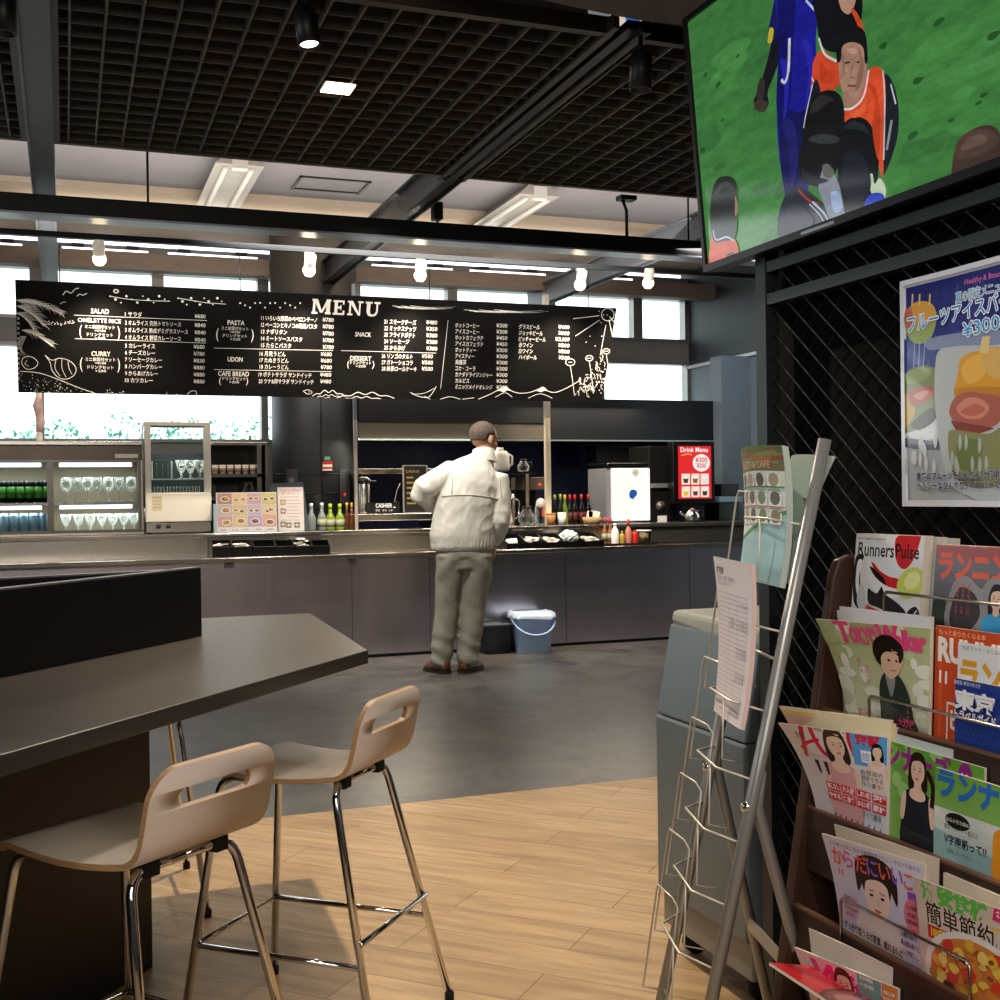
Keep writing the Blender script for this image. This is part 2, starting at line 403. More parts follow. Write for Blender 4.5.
struct(MB().box(XR, XR + .17, -2.5, 8.3, 0, 2.5).box(XR, XR + .17, 8.75, 10.85, 0, 2.5).build('wall_right', mat('blue grey wall', '6a757d', .6, 0, .05)), 'blue grey lower wall on the entrance side')
d = MB(); d.box(XR + .02, XR + .1, 8.3, 8.36, 0, 2.5); d.box(XR + .02, XR + .1, 8.69, 8.75, 0, 2.5); d.box(XR + .02, XR + .1, 8.36, 8.69, 2.44, 2.5); d.box(XR + .02, XR + .1, 8.36, 8.69, 1.95, 2.0)
d = struct(d.build('door_1', m_mull)); MB().box(XR + .05, XR + .06, 8.36, 8.69, 0, 2.44).build('pane', m_gclear, d)
struct(MB().box(XR - .03, XR + .005, 5.0, WY, 2.47, 2.5).build('trim_1', mat('pale reveal strip', 'c9cdd0', .5)))
# a plain pier at the end of the window wall
struct(MB().box(5.72, XR, 9.55, 9.75, 0, 2.47).build('column', mat('blue grey wall', '8796a0')), 'blue grey pier beside the entrance')

# ------------------------------------------------------------------ ceilings
struct(MB().box(-6, 6.2, -2.5, 6.4, 3.5, 3.6).build('ceiling', mat('dark ceiling void', '15110e', .9, 0, .15)), 'dark void above the open grid ceiling')
struct(MB().box(-6, 6.2, 6.4, 9.0, 3.5, 3.6).build('ceiling', mat('grey ceiling board', '918e93', .85, 0, .03)), 'grey plaster ceiling behind the grid')
struct(MB().box(-6, 6.2, 9.0, 10.85, 3.46, 3.6).build('ceiling', mat('cream ceiling board', 'c7b5a2', .85, 0, .04, 6)), 'cream ceiling strip along the windows')
m_grid = mat('dark brown grid ceiling slats', '4e463e', .5, .1, .12, 5)
def grid_panel(x0, x1, y0, y1, label, z=3.0, s=.128, h=.055):
    g = MB(); t = .0045
    n = int((x1 - x0) / s); off = ((x1 - x0) - n * s) / 2
    for i in range(n + 1): g.box(x0 + off + i * s - t, x0 + off + i * s + t, y0, y1, z, z + h)
    k = int((y1 - y0) / s); off = ((y1 - y0) - k * s) / 2
    for i in range(k + 1): g.box(x0, x1, y0 + off + i * s - t * .6, y0 + off + i * s + t * .6, z + .004, z + h)
    f = MB(); e = .035
    f.box(x0 - e, x0, y0 - e, y1 + e, z - .006, z + .06); f.box(x1, x1 + e, y0 - e, y1 + e, z - .006, z + .06); f.box(x0, x1, y0 - e, y0, z - .006, z + .06); f.box(x0, x1, y1, y1 + e, z - .006, z + .06)
    o = struct(g.build('ceiling_grid', m_grid), label); f.build('edge_frame', m_brownrail, o)
grid_panel(-2.2, -.18, 3.2, 6.3, 'open square ceiling grid left of the grey beam')
grid_panel(.0, 2.0, 4.2, 6.3, 'open square ceiling grid panel between the grey beam and the lighting track')
grid_panel(2.17, 4.15, 4.2, 6.3, 'open square ceiling grid panel right of the lighting track')
grid_panel(4.32, 5.9, 4.2, 6.3, 'open square ceiling grid panel over the entrance side')
def ibeam(name, X, y0, y1, z, wd, m, label, h=.16):
    g = MB(); g.box(X - wd / 2, X + wd / 2, y0, y1, z, z + .014); g.box(X - .02, X + .02, y0, y1, z + .014, z + h); g.box(X - wd / 2, X + wd / 2, y0, y1, z + h, z + h + .014)
    g.box(X - wd / 2, X - wd / 2 + .012, y0, y1, z - .02, z); g.box(X + wd / 2 - .012, X + wd / 2, y0, y1, z - .02, z)
    return struct(g.build(name, m), label)
ibeam('ceiling_beam', -.09, 2.0, 10.6, 3.0, .125, m_greybeam, 'grey steel ceiling beam running towards the windows')
ibeam('ceiling_beam', 2.085, 6.35, 10.6, 3.0, .11, m_char, 'dark steel ceiling beam running on from the lighting track')
ibeam('ceiling_beam', 4.235, 6.35, 10.6, 3.0, .10, m_greybeam, 'grey steel ceiling beam near the entrance side')
struct(MB().box(-6, at_y(727, 292, 10.2).x, 10.15, 10.3, 3.1, 3.24).build('ceiling_beam', mat('brown timber beam', '7a6f68', .6, 0, .1, 4, stretch=(1, 8, 8))), 'long brown timber beam in front of the windows')
struct(MB().box(-6, XR, 10.62, 10.7, 3.44, 3.47).build('trim_2', m_wall))
# big round soffit above the near edge of the grid
arc = [at_z(px, py, 2.95) for px, py in ((430, -40), (500, -10), (560, 4), (593, 11), (637, 20), (680, 25), (730, 24), (790, 14))]
ply = [(p.x, p.y) for p in arc] + [(4.2, 2.4), (1.0, 2.2)]
struct(MB().prism(ply, lambda a, b, k: Vector((a, b, k)), 2.95, 3.08).build('ceiling', mat('grey brown soffit', '4d4640', .7, 0, .08)), 'curved grey brown soffit at the top of the picture')
# flat outlines in the plaster ceiling
def panel_outline(px0, px1, pya, pyb, n):
    a = at_z(px0, pya, 3.495); b = at_z(px1, pyb, 3.495); g = MB(); e = .02
    x0, x1 = sorted((a.x, b.x)); y0, y1 = sorted((a.y, b.y))
    g.box(x0, x1, y0, y0 + e, 3.49, 3.5); g.box(x0, x1, y1 - e, y1, 3.49, 3.5); g.box(x0, x0 + e, y0, y1, 3.49, 3.5); g.box(x1 - e, x1, y0, y1, 3.49, 3.5)
    struct(g.build('trim_%d' % n, m_char))
panel_outline(300, 360, 176, 194, 3)
# ------------------------------------------------------------------ light fittings on the ceiling
def fluoro(px, py, label):
    p = at_z(px, py, 3.44); t = thing('ceiling_lamp', label, 'ceiling lamp', (p.x, p.y, 3.5), 0, 'fluorescent ceiling lamps')
    MB().prism([(-.16, -.09), (.16, -.09), (.07, -.0), (-.07, 0)], lambda a, b, k: Vector((a, k, b)), 0, 1.3).build('housing', mat('white lamp housing', 'b9b4ac', .35, .2), t)
    for s in (-1, 1): MB().tube([(s * .085, .06, -.105), (s * .085, 1.24, -.105)], .016, 10).build('tube', mat('faintly glowing tube', 'cfcac2', .3, emit='fff6ea', estr=.25), t)  # tubes are given a weak glow of their own
    MB().box(-.05, .05, -.02, .05, -.12, -.03).build('end_cap', m_white, t)
fluoro(240, 160, 'white twin tube ceiling lamp left, above the menu board')
fluoro(540, 191, 'white twin tube ceiling lamp right of the hanging track box')
# square recessed downlight in the grid
p = at_z(338, 88, 3.0)
t = thing('downlight', 'square recessed lit downlight in the open grid ceiling', 'ceiling light', (p.x, p.y, 3.0))
MB().box(-.075, .075, -.075, .075, 0, .08).build('housing', m_char, t, .004); MB().box(-.064, .064, -.064, .064, -.004, 0).build('lens', m_warm, t)
def track_spot(px, py, Z, label, lit, size=1.0, aim=(0, 0, -1), topz=3.0, matb=None, name='spotlight'):
    p = at_z(px, py, Z); t = thing(name, label, 'spotlight', (p.x, p.y, topz), 0, 'track spotlights')
    h = topz - Z; mb = matb or m_black
    MB().box(-.02, .02, -.05, .05, -.03, 0).build('track_adapter', mb, t); MB().tube([(0, 0, -.02), (0, 0, -h + .03)], .009 * size, 8).build('stem', mb, t)
    M = Matrix.Translation((0, 0, -h)) @ Vector(aim).normalized().to_track_quat('-Z', 'Y').to_matrix().to_4x4()
    MB().lathe([(.0, .055), (.03, .055), (.04, .04), (.042, -.09), (.036, -.09), (.033, -.075), (0, -.075)], seg=20, M=M @ Matrix.Scale(size, 4)).build('lamp_head', mb, t)
    if lit: MB().lathe([(0, -.082), (.033, -.08), (.033, -.074), (0, -.074)], seg=20, M=M @ Matrix.Scale(size, 4)).build('lens', lit, t)
    return t
track_spot(306, 22, 2.9, 'black cylinder spotlight with a lit lens near the top of the picture', mat('lit cool lens', 'ffffff', .4, emit='fff4e6', estr=10), 1.0, (.1, -.15, -1), 3.03)
track_spot(641, 66, 2.86, 'black cylinder spotlight unlit, at the near end of the lighting track beside the screen', None, 1.05, (-.05, 0, -1), 3.0)
track_spot(4, 8, 2.92, 'black spotlight in the top left corner of the picture', None, 1.0, (0, 0, -1), 3.03)
# lighting track
t = thing('lighting_track', 'long dark lighting track recessed in the grid ceiling', 'lighting track', (2.085, 4.1, 3.0))
MB().box(-.022, .022, 0, 2.3, -.005, .03).build('track_channel', m_black, t)
for s in (-.07, .07): MB().box(s - .012, s + .012, 0, 2.3, -.008, .05).build('edge_rail', m_brownrail, t)
# cross track at the near edge of the grid
p0 = at_z(632, 40, 2.98); t = thing('lighting_track', 'short black lighting track along the near edge of the grid beside the screen', 'lighting track', (p0.x, p0.y, 2.98))
MB().box(0, 1.4, -.02, .02, 0, .03).build('track_channel', m_black, t)
# ------------------------------------------------------------------ suspended black lighting frame
BY = 7.2
t = thing('suspended_lighting_beam', 'long black beam hung on rods in front of the menu board', 'beam', (0, BY, 2.82))
MB().box(-6, 5.9, -.05, .05, .012, .115).build('beam_web', m_black, t)
MB().box(-6, 5.9, -.05, .11, 0, .012).build('bottom_flange', mat('window lit flange', 'b4bac4', .3, .6), t)  # window light from below is put into the flange's pale colour
for px in (148, 437, 688):
    X = at_y(px, 200, BY).x; MB().tube([(X, 0, .11), (X, 0, .68)], .007, 6).build('hanger_rod', m_black, t)
X = at_y(628, 225, BY).x; g = MB(); g.tube([(X, .02, .11), (X, .02, .3), (X - .03, .02, .38)], .012, 6); g.box(X - .06, X + .06, -.02, .06, .37, .4); g.build('hanger_bracket', m_black, t)
X = at_y(437, 214, BY).x; MB().box(X - .03, X + .03, -.04, .04, .14, .25).build('junction_box', m_black, t, .004)
RY = 7.75
t = thing('spotlight_rail', 'thin black rail carrying the white spotlights', 'rail', (0, RY, 2.82))
MB().box(-6, 5.9, -.02, .02, 0, .035).build('rail', m_char, t)
m_bulbw = mat('white lamp body', 'f0eadf', .4, emit='ffeccc', estr=.18)  # faint glow stands in for bulb light on the lamp bodies
m_bulb = mat('lit globe bulb', 'ffffff', .4, emit='ffe6b8', estr=9)
SPOTS = []
for i, (px, py0, py1, sx) in enumerate(((99, 236, 265, .02), (309, 249, 276, -.02), (420, 258, 281, .0), (580, 266, 290, -.02), (648, 263, 288, .02))):
    q = at_y(px, py0, RY); zb = at_y(px, py1, RY).z
    t = thing('bulb_spotlight', 'white spotlight with a lit round bulb, ' + ('leftmost of five on the rail', 'second from left on the rail', 'third and middle one on the rail', 'fourth from left on the rail', 'rightmost of five on the rail')[i], 'spotlight', (q.x, RY, 2.82), 0, 'white bulb spotlights on the rail')
    H = 2.82 - zb
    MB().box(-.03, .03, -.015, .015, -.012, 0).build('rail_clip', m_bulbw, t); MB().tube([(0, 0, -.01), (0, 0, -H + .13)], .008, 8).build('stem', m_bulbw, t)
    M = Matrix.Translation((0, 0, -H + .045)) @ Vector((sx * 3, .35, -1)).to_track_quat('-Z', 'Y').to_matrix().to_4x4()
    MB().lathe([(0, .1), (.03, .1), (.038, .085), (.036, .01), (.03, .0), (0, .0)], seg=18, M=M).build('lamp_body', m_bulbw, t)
    MB().lathe([(0, -.05), (.022, -.046), (.038, -.025), (.042, -.005), (.034, .02), (.0, .03)], seg=18, M=M).build('bulb', m_bulb, t)
    SPOTS.append((q.x, RY, 2.82 - H + .0))
# bars of light with brackets over the windows
for i, (pa, pb, py) in enumerate(((-60, 22, 242), (62, 148, 249), (168, 257, 257), (372, 452, 263), (470, 545, 270), (575, 632, 279))):
    a = at_y(pa, py, 10.55); b = at_y(pb, py, 10.55)
    t = thing('linear_window_light', 'thin white light bar over the windows, ' + ('leftmost one', 'second from left', 'third from left', 'fourth from left', 'fifth from left', 'rightmost one')[i], 'light', (a.x, 10.55, 3.31), 0, 'thin light bars over the windows')
    MB().box(0, b.x - a.x, -.015, .015, 0, .022).build('light_bar', m_glow, t)
    for k in (.18, .82): MB().box((b.x - a.x) * k - .05, (b.x - a.x) * k + .05, -.012, .15, .022, .06).build('bracket', m_char, t)
# leafy trees outside the low windows
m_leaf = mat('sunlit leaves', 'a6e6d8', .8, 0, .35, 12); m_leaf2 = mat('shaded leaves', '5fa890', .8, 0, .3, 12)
m_bark = mat('tree bark', '6d5a48', .9)
for i, (px, py, rx, rz, lab) in enumerate(((14, 432, .45, .3, 'leafy tree outside the window, leftmost one'), (52, 424, .35, .35, 'small leafy tree outside the window behind the post'), (92, 436, .4, .24, 'low leafy bush outside the window over the wine glasses'), (134, 424, .7, .45, 'big leafy tree outside the window left of the cream showcase'), (190, 424, .5, .4, 'big leafy tree outside the window behind the cream showcase'), (250, 422, .5, .42, 'big leafy tree outside the window left of the dark column'))):
    c = at_y(px, py, 14.5 + (i % 3) * .8); t = thing('leafy_tree', lab, 'tree', (c.x, c.y, -.3), 0, 'trees outside the windows')
    g = MB(); rnd = random.Random(i); zc = c.z + .12; rz *= .75; rx *= .8
    for k in range(300):
        while True:
            d = Vector((rnd.uniform(-1, 1), rnd.uniform(-1, 1), rnd.uniform(-1, 1)))
            if d.length < 1: break
        if noise.noise(d * 2.3 + Vector((i * 7, 0, 0))) < -.08: continue
        q = Vector((d.x * rx * 1.25, d.y * rx, d.z * rz + zc)); a = Vector((rnd.gauss(0, 1), rnd.gauss(0, 1), rnd.gauss(0, 1))).normalized(); b2 = a.cross(Vector((rnd.gauss(0, 1), rnd.gauss(0, 1), 1))).normalized(); s = rnd.uniform(.025, .05)
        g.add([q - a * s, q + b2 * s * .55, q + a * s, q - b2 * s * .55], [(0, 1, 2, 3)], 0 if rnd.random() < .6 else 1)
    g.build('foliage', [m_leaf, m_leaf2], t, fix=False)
    MB().tube([(0, 0, 0), (.03, 0, zc * .5), (0, .02, zc)], [.07, .055, .02], 8).build('trunk', m_bark, t)
struct(MB().box(-12, 14, 10.9, 40, -.4, -.3).build('ground', mat('pale paving outside', 'b5b2aa', .9)), 'pale ground outside the windows')

q0 = at_y(590, 30, 4.9); q1 = at_y(652, 8, 4.9)
t = thing('hanging_sign', 'pale hanging sign with a blue oval seen through the gap above the grid', 'sign', (q0.x, 4.0, q0.z))
t.location = (q0.x, 4.9, q0.z); W = q1.x - q0.x; Hh = q1.z - q0.z + .1
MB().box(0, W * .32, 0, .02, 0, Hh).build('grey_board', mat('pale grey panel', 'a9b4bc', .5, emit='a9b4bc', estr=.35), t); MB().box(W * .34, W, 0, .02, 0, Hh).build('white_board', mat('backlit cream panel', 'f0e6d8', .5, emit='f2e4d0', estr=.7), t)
a = Art(W, Hh); a.ell(W * .68, Hh * .38, W * .12, Hh * .26, '2f6fd0'); a.build('blue_oval', lambda u, v, k: (u, -.001 - k, v), t, print_mat('backlit print', .3, .95))
# ================================================================== serving counter
LIP, CT, YL, YR_ = .785, .95, 8.48, 8.80
XC0, XC1 = -4.0, 5.62
XG = at_y(604, 525, YR_).x
t = thing('serving_counter', 'long stainless steel serving counter with tray shelf and raised back ledge', 'counter', (0, 0, 0))
g = MB(); g.box(XC0, XC1, 8.6, 9.0, .025, .75)
for px in (352, 430, 566, 690):
    X = at_y(px, 600, 8.6).x; g.box(X - .0014, X + .0014, 8.598, 8.602, .03, .75, 1)
g.build('front_panel', [mat('smoky stainless front', 'd2ccd6', .27, 1, .06, 2, bump=.35, bscale=2.2, stretch=(2.2, 1, .35)), m_dark], t)
MB().box(XC0, XC1, 8.62, 9.0, 0, .025).build('kick_plate', m_char, t)
MB().box(XC0, XC1, YL, YR_, LIP - .035, LIP).build('tray_shelf', m_steel2, t, .006)
MB().box(XC0, XG, YR_, 8.83, LIP, CT - .03).build('riser', m_steel, t)
MB().box(XC0, XG, YR_ - .02, 9.47, CT - .03, CT).build('back_ledge', m_steel2, t, .005)
m_stone = mat('dark speckled stone', '3a3734', .3, 0, .5, 60)
MB().box(XG, XC1, YR_, 8.83, LIP, CT - .03).box(XG, XC1, YR_ - .02, 9.75, CT - .03, CT).build('stone_ledge', m_stone, t, .004)
for px, py in ((229, 564), (352, 563)):
    q = at_y(px, py, 8.59); o = MB().box(-.035, .035, -.008, .005, -.03, .03).build('power_socket', mat('socket plastic', '9a9892', .4), t, .004, loc=(q.x, 8.598, q.z))
    MB().box(-.012, -.006, -.011, -.007, -.012, .012).box(.006, .012, -.011, -.007, -.012, .012).build('socket_slots', m_dark, o)

# ================================================================== glass front display refrigerator
FY = 8.95; FD = .42
fx0 = at_y(-70, 500, FY).x; fx1 = at_y(143, 500, FY).x; fz1 = at_y(100, 441, FY).z; fxm = at_y(50.5, 500, FY).x
t = thing('display_refrigerator', 'stainless glass front display refrigerator filled with glasses and green cans', 'refrigerator', (0, FY, CT))
H = fz1 - CT
zt = at_y(100, 459.5, FY).z - CT
g = MB(); g.box(fx0, fx1, 0, FD, H - .03, H); g.box(fx0, fx1, 0.02, FD, zt, H - .03, 1); g.box(fx0, fx1, 0, FD, 0, .025); g.box(fx1 - .03, fx1, .0, FD, .025, zt); g.box(fx0, fx0 + .03, 0, FD, .025, zt)
g.build('cabinet', [m_steel, mat('dark steel band', '5a5049', .3, .9, .1, 4)], t, .004)
MB().box(fx0 + .03, fx1 - .03, FD - .02, FD, .025, zt).build('back_panel', mat('beige cabinet lining', 'b9aa8c', .5), t)
zs = at_y(100, 503, FY + .1).z - CT
zs_f, zt_f = zs, zt
MB().box(fx0 + .03, fx1 - .03, .06, FD - .02, zs - .012, zs + .008).build('shelf', m_steel2, t)
for i, (a, b) in enumerate(((fx0 + .02, fxm), (fxm, fx1 - .012))):
    f = MB(); e = .022
    f.box(a, a + e, -.02, 0, .02, zt); f.box(b - e, b, -.02, 0, .02, zt); f.box(a + e, b - e, -.02, 0, .02, .04); f.box(a + e, b - e, -.02, 0, zt - .02, zt)
    o = f.build('door', mat('door frame steel', '6f6a64', .3, 1), t); MB().box(a + e, b - e, -.012, -.008, .04, zt - .02).build('pane', m_gclear, o)
    MB().box(a + .06, b - .06, .05, .075, zt - .05, zt - .022).build('light_strip', m_glow, t); MB().box(a + .06, b - .06, .07, .09, zs - .04, zs - .014).build('light_strip', m_glow, t)
q0 = at_y(115, 458, FY); q1 = at_y(138, 454, FY); MB().box(q0.x, q1.x, -.006, 0, q0.z - CT, q1.z - CT).build('name_plate', m_cream, t)
# green and grey cans, glasses in the refrigerator
m_can = mat('black can', '11130f', .3, .6); m_green = mat('green can label', '4f9a35', .4, .1, .25, 40); m_blue = mat('blue grey can', '6f8d9e', .35, .4, .12, 20); m_tin = mat('tin lid', 'd4d6d2', .3, .9)
def can(name, label, group, x, y, z, body, band=None, r=.033, h=.155):
    t = thing(name, label, 'can', (x, y, z), 0, group)
    MB().lathe([(0, 0), (r * .85, 0), (r, .012), (r, h - .02), (r * .8, h - .004)], seg=16).build('body', body, t)
    MB().lathe([(r * .8, h - .004), (r * .82, h), (r * .75, h), (r * .72, h - .006), (0, h - .006)], seg=16).build('lid', m_tin, t)
    if band: MB().lathe([(r + .0006, .035), (r + .0006, h - .04)], seg=16).build('label', band, t)
    return t
YI = FY + .12; r0 = None
xs_ = [2, 11.2, 20.4, 29.5, 38.6, 47]
for i, px in enumerate(xs_):
    X = at_y(px, 490, YI).x; L = 'black can with green label on the upper refrigerator shelf, %s from left' % ORD[i]
    if i == 0: r0 = can('drink_can', L, 'green labelled cans in the refrigerator', X, YI, CT + zs + .008, m_can, m_green)
    else: dup(r0, (X, YI, CT + zs + .008), L)
for i, px in enumerate([4, 14, 24, 34, 44]):
    X = at_y(px, 525, YI).x; L = 'blue grey can on the lower refrigerator shelf, %s from left' % ORD[i]
    if i == 0: r0 = can('drink_can', L, 'blue grey cans in the refrigerator', X, YI, CT + .025, m_blue, None, .036, .14)
    else: dup(r0, (X, YI, CT + .025), L)
m_wine = milky_mat('wine glass crystal', 'd9dcd8', .3)
def wine_glass(label, group, x, y, z, s=1.0):
    t = thing('wine_glass', label, 'glass', (x, y, z), 0, group)
    MB().lathe([(.0, .075 * s), (.02 * s, .08 * s), (.036 * s, .105 * s), (.038 * s, .13 * s), (.032 * s, .18 * s), (.030 * s, .18 * s), (.036 * s, .13 * s), (.018 * s, .084 * s)], seg=16).build('bowl', m_wine, t)
    MB().lathe([(0.033 * s, 0), (.03 * s, .004), (.005 * s, .01), (.004 * s, .07 * s), (.012 * s, .078 * s)], seg=14).build('stem', m_wine, t)
    return t
for i, px in enumerate([66, 76.5, 87.5, 97, 108.5, 119.5, 131]):
    X = at_y(px, 490, YI).x; L = 'wine glass on the upper refrigerator shelf, %s from left' % ORD[i]
    if i == 0: r0 = wine_glass(L, 'wine glasses on the upper refrigerator shelf', X, YI, CT + zs + .008)
    else: dup(r0, (X, YI + (.05 if i % 2 else 0), CT + zs + .008), L)
def goblet(label, group, x, y, z, s=1.0):
    t = thing('stemmed_glass', label, 'glass', (x, y, z), 0, group)
    MB().lathe([(0, .04 * s), (.014 * s, .045 * s), (.03 * s, .08 * s), (.042 * s, .135 * s), (.040 * s, .135 * s), (.028 * s, .082 * s), (0, .048 * s)], seg=16).build('bowl', m_wine, t)
    MB().lathe([(.032 * s, 0), (.03 * s, .004), (.007 * s, .012), (.008 * s, .042 * s)], seg=14).build('stem', m_wine, t)
    return t
for i, px in enumerate([66, 78.5, 90.5, 102, 113, 124, 134]):
    X = at_y(px, 525, YI).x; L = 'wide stemmed glass on the lower refrigerator shelf, %s from left' % ORD[i]
    if i == 0: r0 = goblet(L, 'stemmed glasses on the lower refrigerator shelf', X, YI, CT + .025, .95)
    else: dup(r0, (X, YI, CT + .025), L)

# post with a small decoration behind the refrigerator
q0 = at_y(39.5, 441, 9.6); t = thing('window_post', 'thin brownish post with red and white tape rising behind the refrigerator', 'post', (q0.x, 9.6, 0))
MB().tube([(0, 0, 0), (0, 0, 2.2)], .022, 10).build('post', mat('pale glowing post', 'e6d6c2', .6, emit='d8c4ae', estr=.25), t)  # pale glow put into the post to lift it against the bright windows
zk = at_y(39, 415, 9.6).z; MB().tube([(0, 0, zk - .13), (.01, 0, zk - .05), (0, 0, zk), (-.01, 0, zk + .07), (0, 0, zk + .13)], [.025, .034, .028, .036, .025], 10).build('tape_wrap', mat('red white tape', 'cfae a0'.replace(' ', ''), .6, 0, .35, 22, emit='c9a090', estr=.2), t)  # the tape carries the same painted glow

# ================================================================== small cream showcase
SY = 8.95; x0 = at_y(145.5, 500, SY).x; x1 = at_y(211.5, 500, SY).x; z0 = CT; zt = at_y(178, 422, SY).z - CT
SX = (x0 + x1) / 2
t = thing('countertop_showcase', 'small cream refrigerated showcase with glass front and two black knobs', 'showcase', (x0, SY, CT)); W = x1 - x0
zb = at_y(178, 522, SY).z - CT; zw0 = at_y(178, 492.5, SY).z - CT; D = .38
MB().box(0.005, W - .005, .01, D, .012, zb).build('base', m_steel, t, .003)
MB().box(0, W, 0, D, zb, zw0).build('lower_body', m_cream, t, .008)
f = MB(); e = .042
f.box(0, e, 0, .03, zw0, zt); f.box(W - e * 1.2, W, 0, .03, zw0, zt); f.box(e, W - e * 1.2, 0, .03, zt - .03, zt); f.box(0, W, .03, D, zt - .02, zt); f.box(0, .015, D - .03, D, zw0, zt - .02); f.box(W - .015, W, D - .03, D, zw0, zt - .02)
f.build('frame', m_cream, t, .004)
MB().box(e, W - e * 1.2, .012, .016, zw0, zt - .03).build('front_pane', m_gclear, t)
MB().box(.004, .008, .03, D - .03, zw0, zt - .02).box(W - .008, W - .004, .03, D - .03, zw0, zt - .02).build('side_pane', m_gclear, t)
MB().box(.015, W - .015, D - .012, D - .004, zw0 + .0, zt - .22).build('back_panel', mat('dark grey lining', '3d4347', .4), t)
zsh = at_y(178, 479, SY + .1).z - CT
MB().box(.015, W - .015, .04, D - .02, zsh - .008, zsh).build('shelf', m_gclear, t); 
for i in range(8): MB().tube([(.03, .05 + i * .04, zsh - .004), (W - .03, .05 + i * .04, zsh - .004)], .002, 5).build('shelf_wire', m_white, t)
for px in (158.5, 168.5):
    q = at_y(px, 526.5, SY); MB().lathe([(.018, 0), (.016, .02), (0, .02)], M=Matrix.Translation((q.x - x0, .01, q.z - CT)) @ Matrix.Rotation(PI / 2, 4, 'X'), seg=14).build('knob', m_dark, t)
for fx in (.03, W - .03): MB().box(fx - .015, fx + .015, .03, .06, 0, .012).build('foot', m_rubber, t)
q0 = at_y(152, 511, SY); q1 = at_y(162, 496, SY); a = Art(q1.x - q0.x, q1.z - q0.z, 'cbbd9f'); 
for k in range(4): a.curve([(.01, .02 + k * .025), (.03, .03 + k * .022), (.05, .02 + k * .026), (.065, .035 + k * .02)], .004, '8d7d63')
a.build('sticker', lambda u, v, k: (q0.x - x0 + u, -.0006 - k, q0.z - CT + v), t, print_mat('printed paper'))
# its contents
q = at_y(162, 478, SY + .16); t = thing('glass_pitcher', 'square clear pitcher on the shelf of the cream showcase', 'pitcher', (q.x, SY + .16, CT + zsh)); g = MB(); wd = .07; hh = .135
for s in (-1, 1): g.box(s * wd - .002, s * wd + .002, -.05, .05, 0, hh); g.box(-wd, wd, s * .05 - .002, s * .05 + .002, 0, hh)
g.box(-wd, wd, -.05, .05, 0, .006); g.build('jug_body', m_wine, t)
for s in (-.04, 0, .04): MB().tube([(s, -.053, .02), (s, -.053, .12)], .002, 6).build('moulded_rib', m_wine, t)
for i, px in enumerate((181.5, 190.5, 200)):
    X = at_y(px, 478, SY + .15).x; L = 'tulip glass on the showcase shelf, %s from the pitcher' % ORD[i]
    if i == 0: r0 = goblet(L, 'tulip glasses in the cream showcase', X, SY + .15, CT + zsh, 1.05)
    else: dup(r0, (X, SY + .15, CT + zsh), L)
t = thing('glass_row', 'row of small upturned glasses on the floor of the showcase', 'glasses', (x0 + .06, SY + .12, CT + zw0)); 
for i in range(8): MB().lathe([(.015, 0), (.017, .045), (.0, .045)], c=(i * .046, 0, 0), seg=10).build('small_glass', m_wine, t)

# ================================================================== steel cabinet with cups behind
KY = 9.55; x0 = at_y(212, 480, KY).x; x1 = at_y(268, 480, KY).x; zt = at_y(240, 442, KY).z
t = thing('kitchen_shelf_unit', 'steel shelf cabinet with black interior between showcase and dark column', 'shelf unit', (x0, KY, 0)); W = x1 - x0
MB().box(0, W, 0, .45, zt - .025, zt).build('top_slab', m_steel, t, .003)
MB().box(W - .085, W - .05, 0, .45, 0, zt - .025).box(W - .02, W, 0, .45, 0, zt - .025).build('side_post', m_steel, t)
MB().box(0, W, .43, .45, 0, zt - .025).build('back_panel', m_black, t)
zc = at_y(240, 474, KY).z; MB().box(0, W - .05, 0, .43, zc - .025, zc).build('shelf', m_steel2, t)
zm = at_y(240, 497, KY).z; MB().box(0, W - .05, .02, .43, zm - .02, zm).build('shelf', m_steel, t)
m_cup = mat('white paper cup', 'f0e4d0', .5, 0, .15, 20)
for i in range(6):
    px = 215.5 + i * 7.6; q = at_y(px, 473, KY + .06); L = 'small pale cup in the steel cabinet, %s from left' % ORD[i]
    if i == 0:
        r0 = thing('paper_cup', L, 'cup', (q.x, KY + .08, zc), 0, 'pale cups in the steel cabinet')
        MB().lathe([(0, 0), (.021, 0), (.026, .075), (.0235, .075), (.019, .006), (0, .006)], seg=14).build('body', m_cup, r0); MB().lathe([(.0228, .02), (.0254, .05)], seg=14).build('printed_band', mat('brown band', 'a98a6c', .5, 0, .3, 30), r0)
    else: dup(r0, (q.x, KY + .08, zc), L)
q = at_y(227, 492, KY + .1); t = thing('kitchen_box', 'dark blue grey box in the steel cabinet under the cups', 'box', (q.x, KY + .1, zm)); MB().box(-.09, .09, 0, .2, 0, .1).build('box_body', mat('dark blue grey', '262b33', .5), t, .004); MB().box(-.093, .093, -.003, .203, .08, .1).build('lid', mat('dark lid', '1a1d22', .4), t, .003)
q = at_y(249, 490, KY + .1); t = thing('glass_coffee_pot', 'round glass pot in the steel cabinet beside the dark box', 'pot', (q.x, KY + .12, zm)); MB().lathe([(0, 0), (.04, 0), (.055, .04), (.03, .1), (.035, .12), (.032, .12), (.027, .1), (.05, .04)], seg=16).build('body', m_wine, t); MB().tube([(.045, 0, .03), (.085, 0, .05), (.08, 0, .1), (.03, 0, .11)], .007, 8).build('handle', m_dark, t)

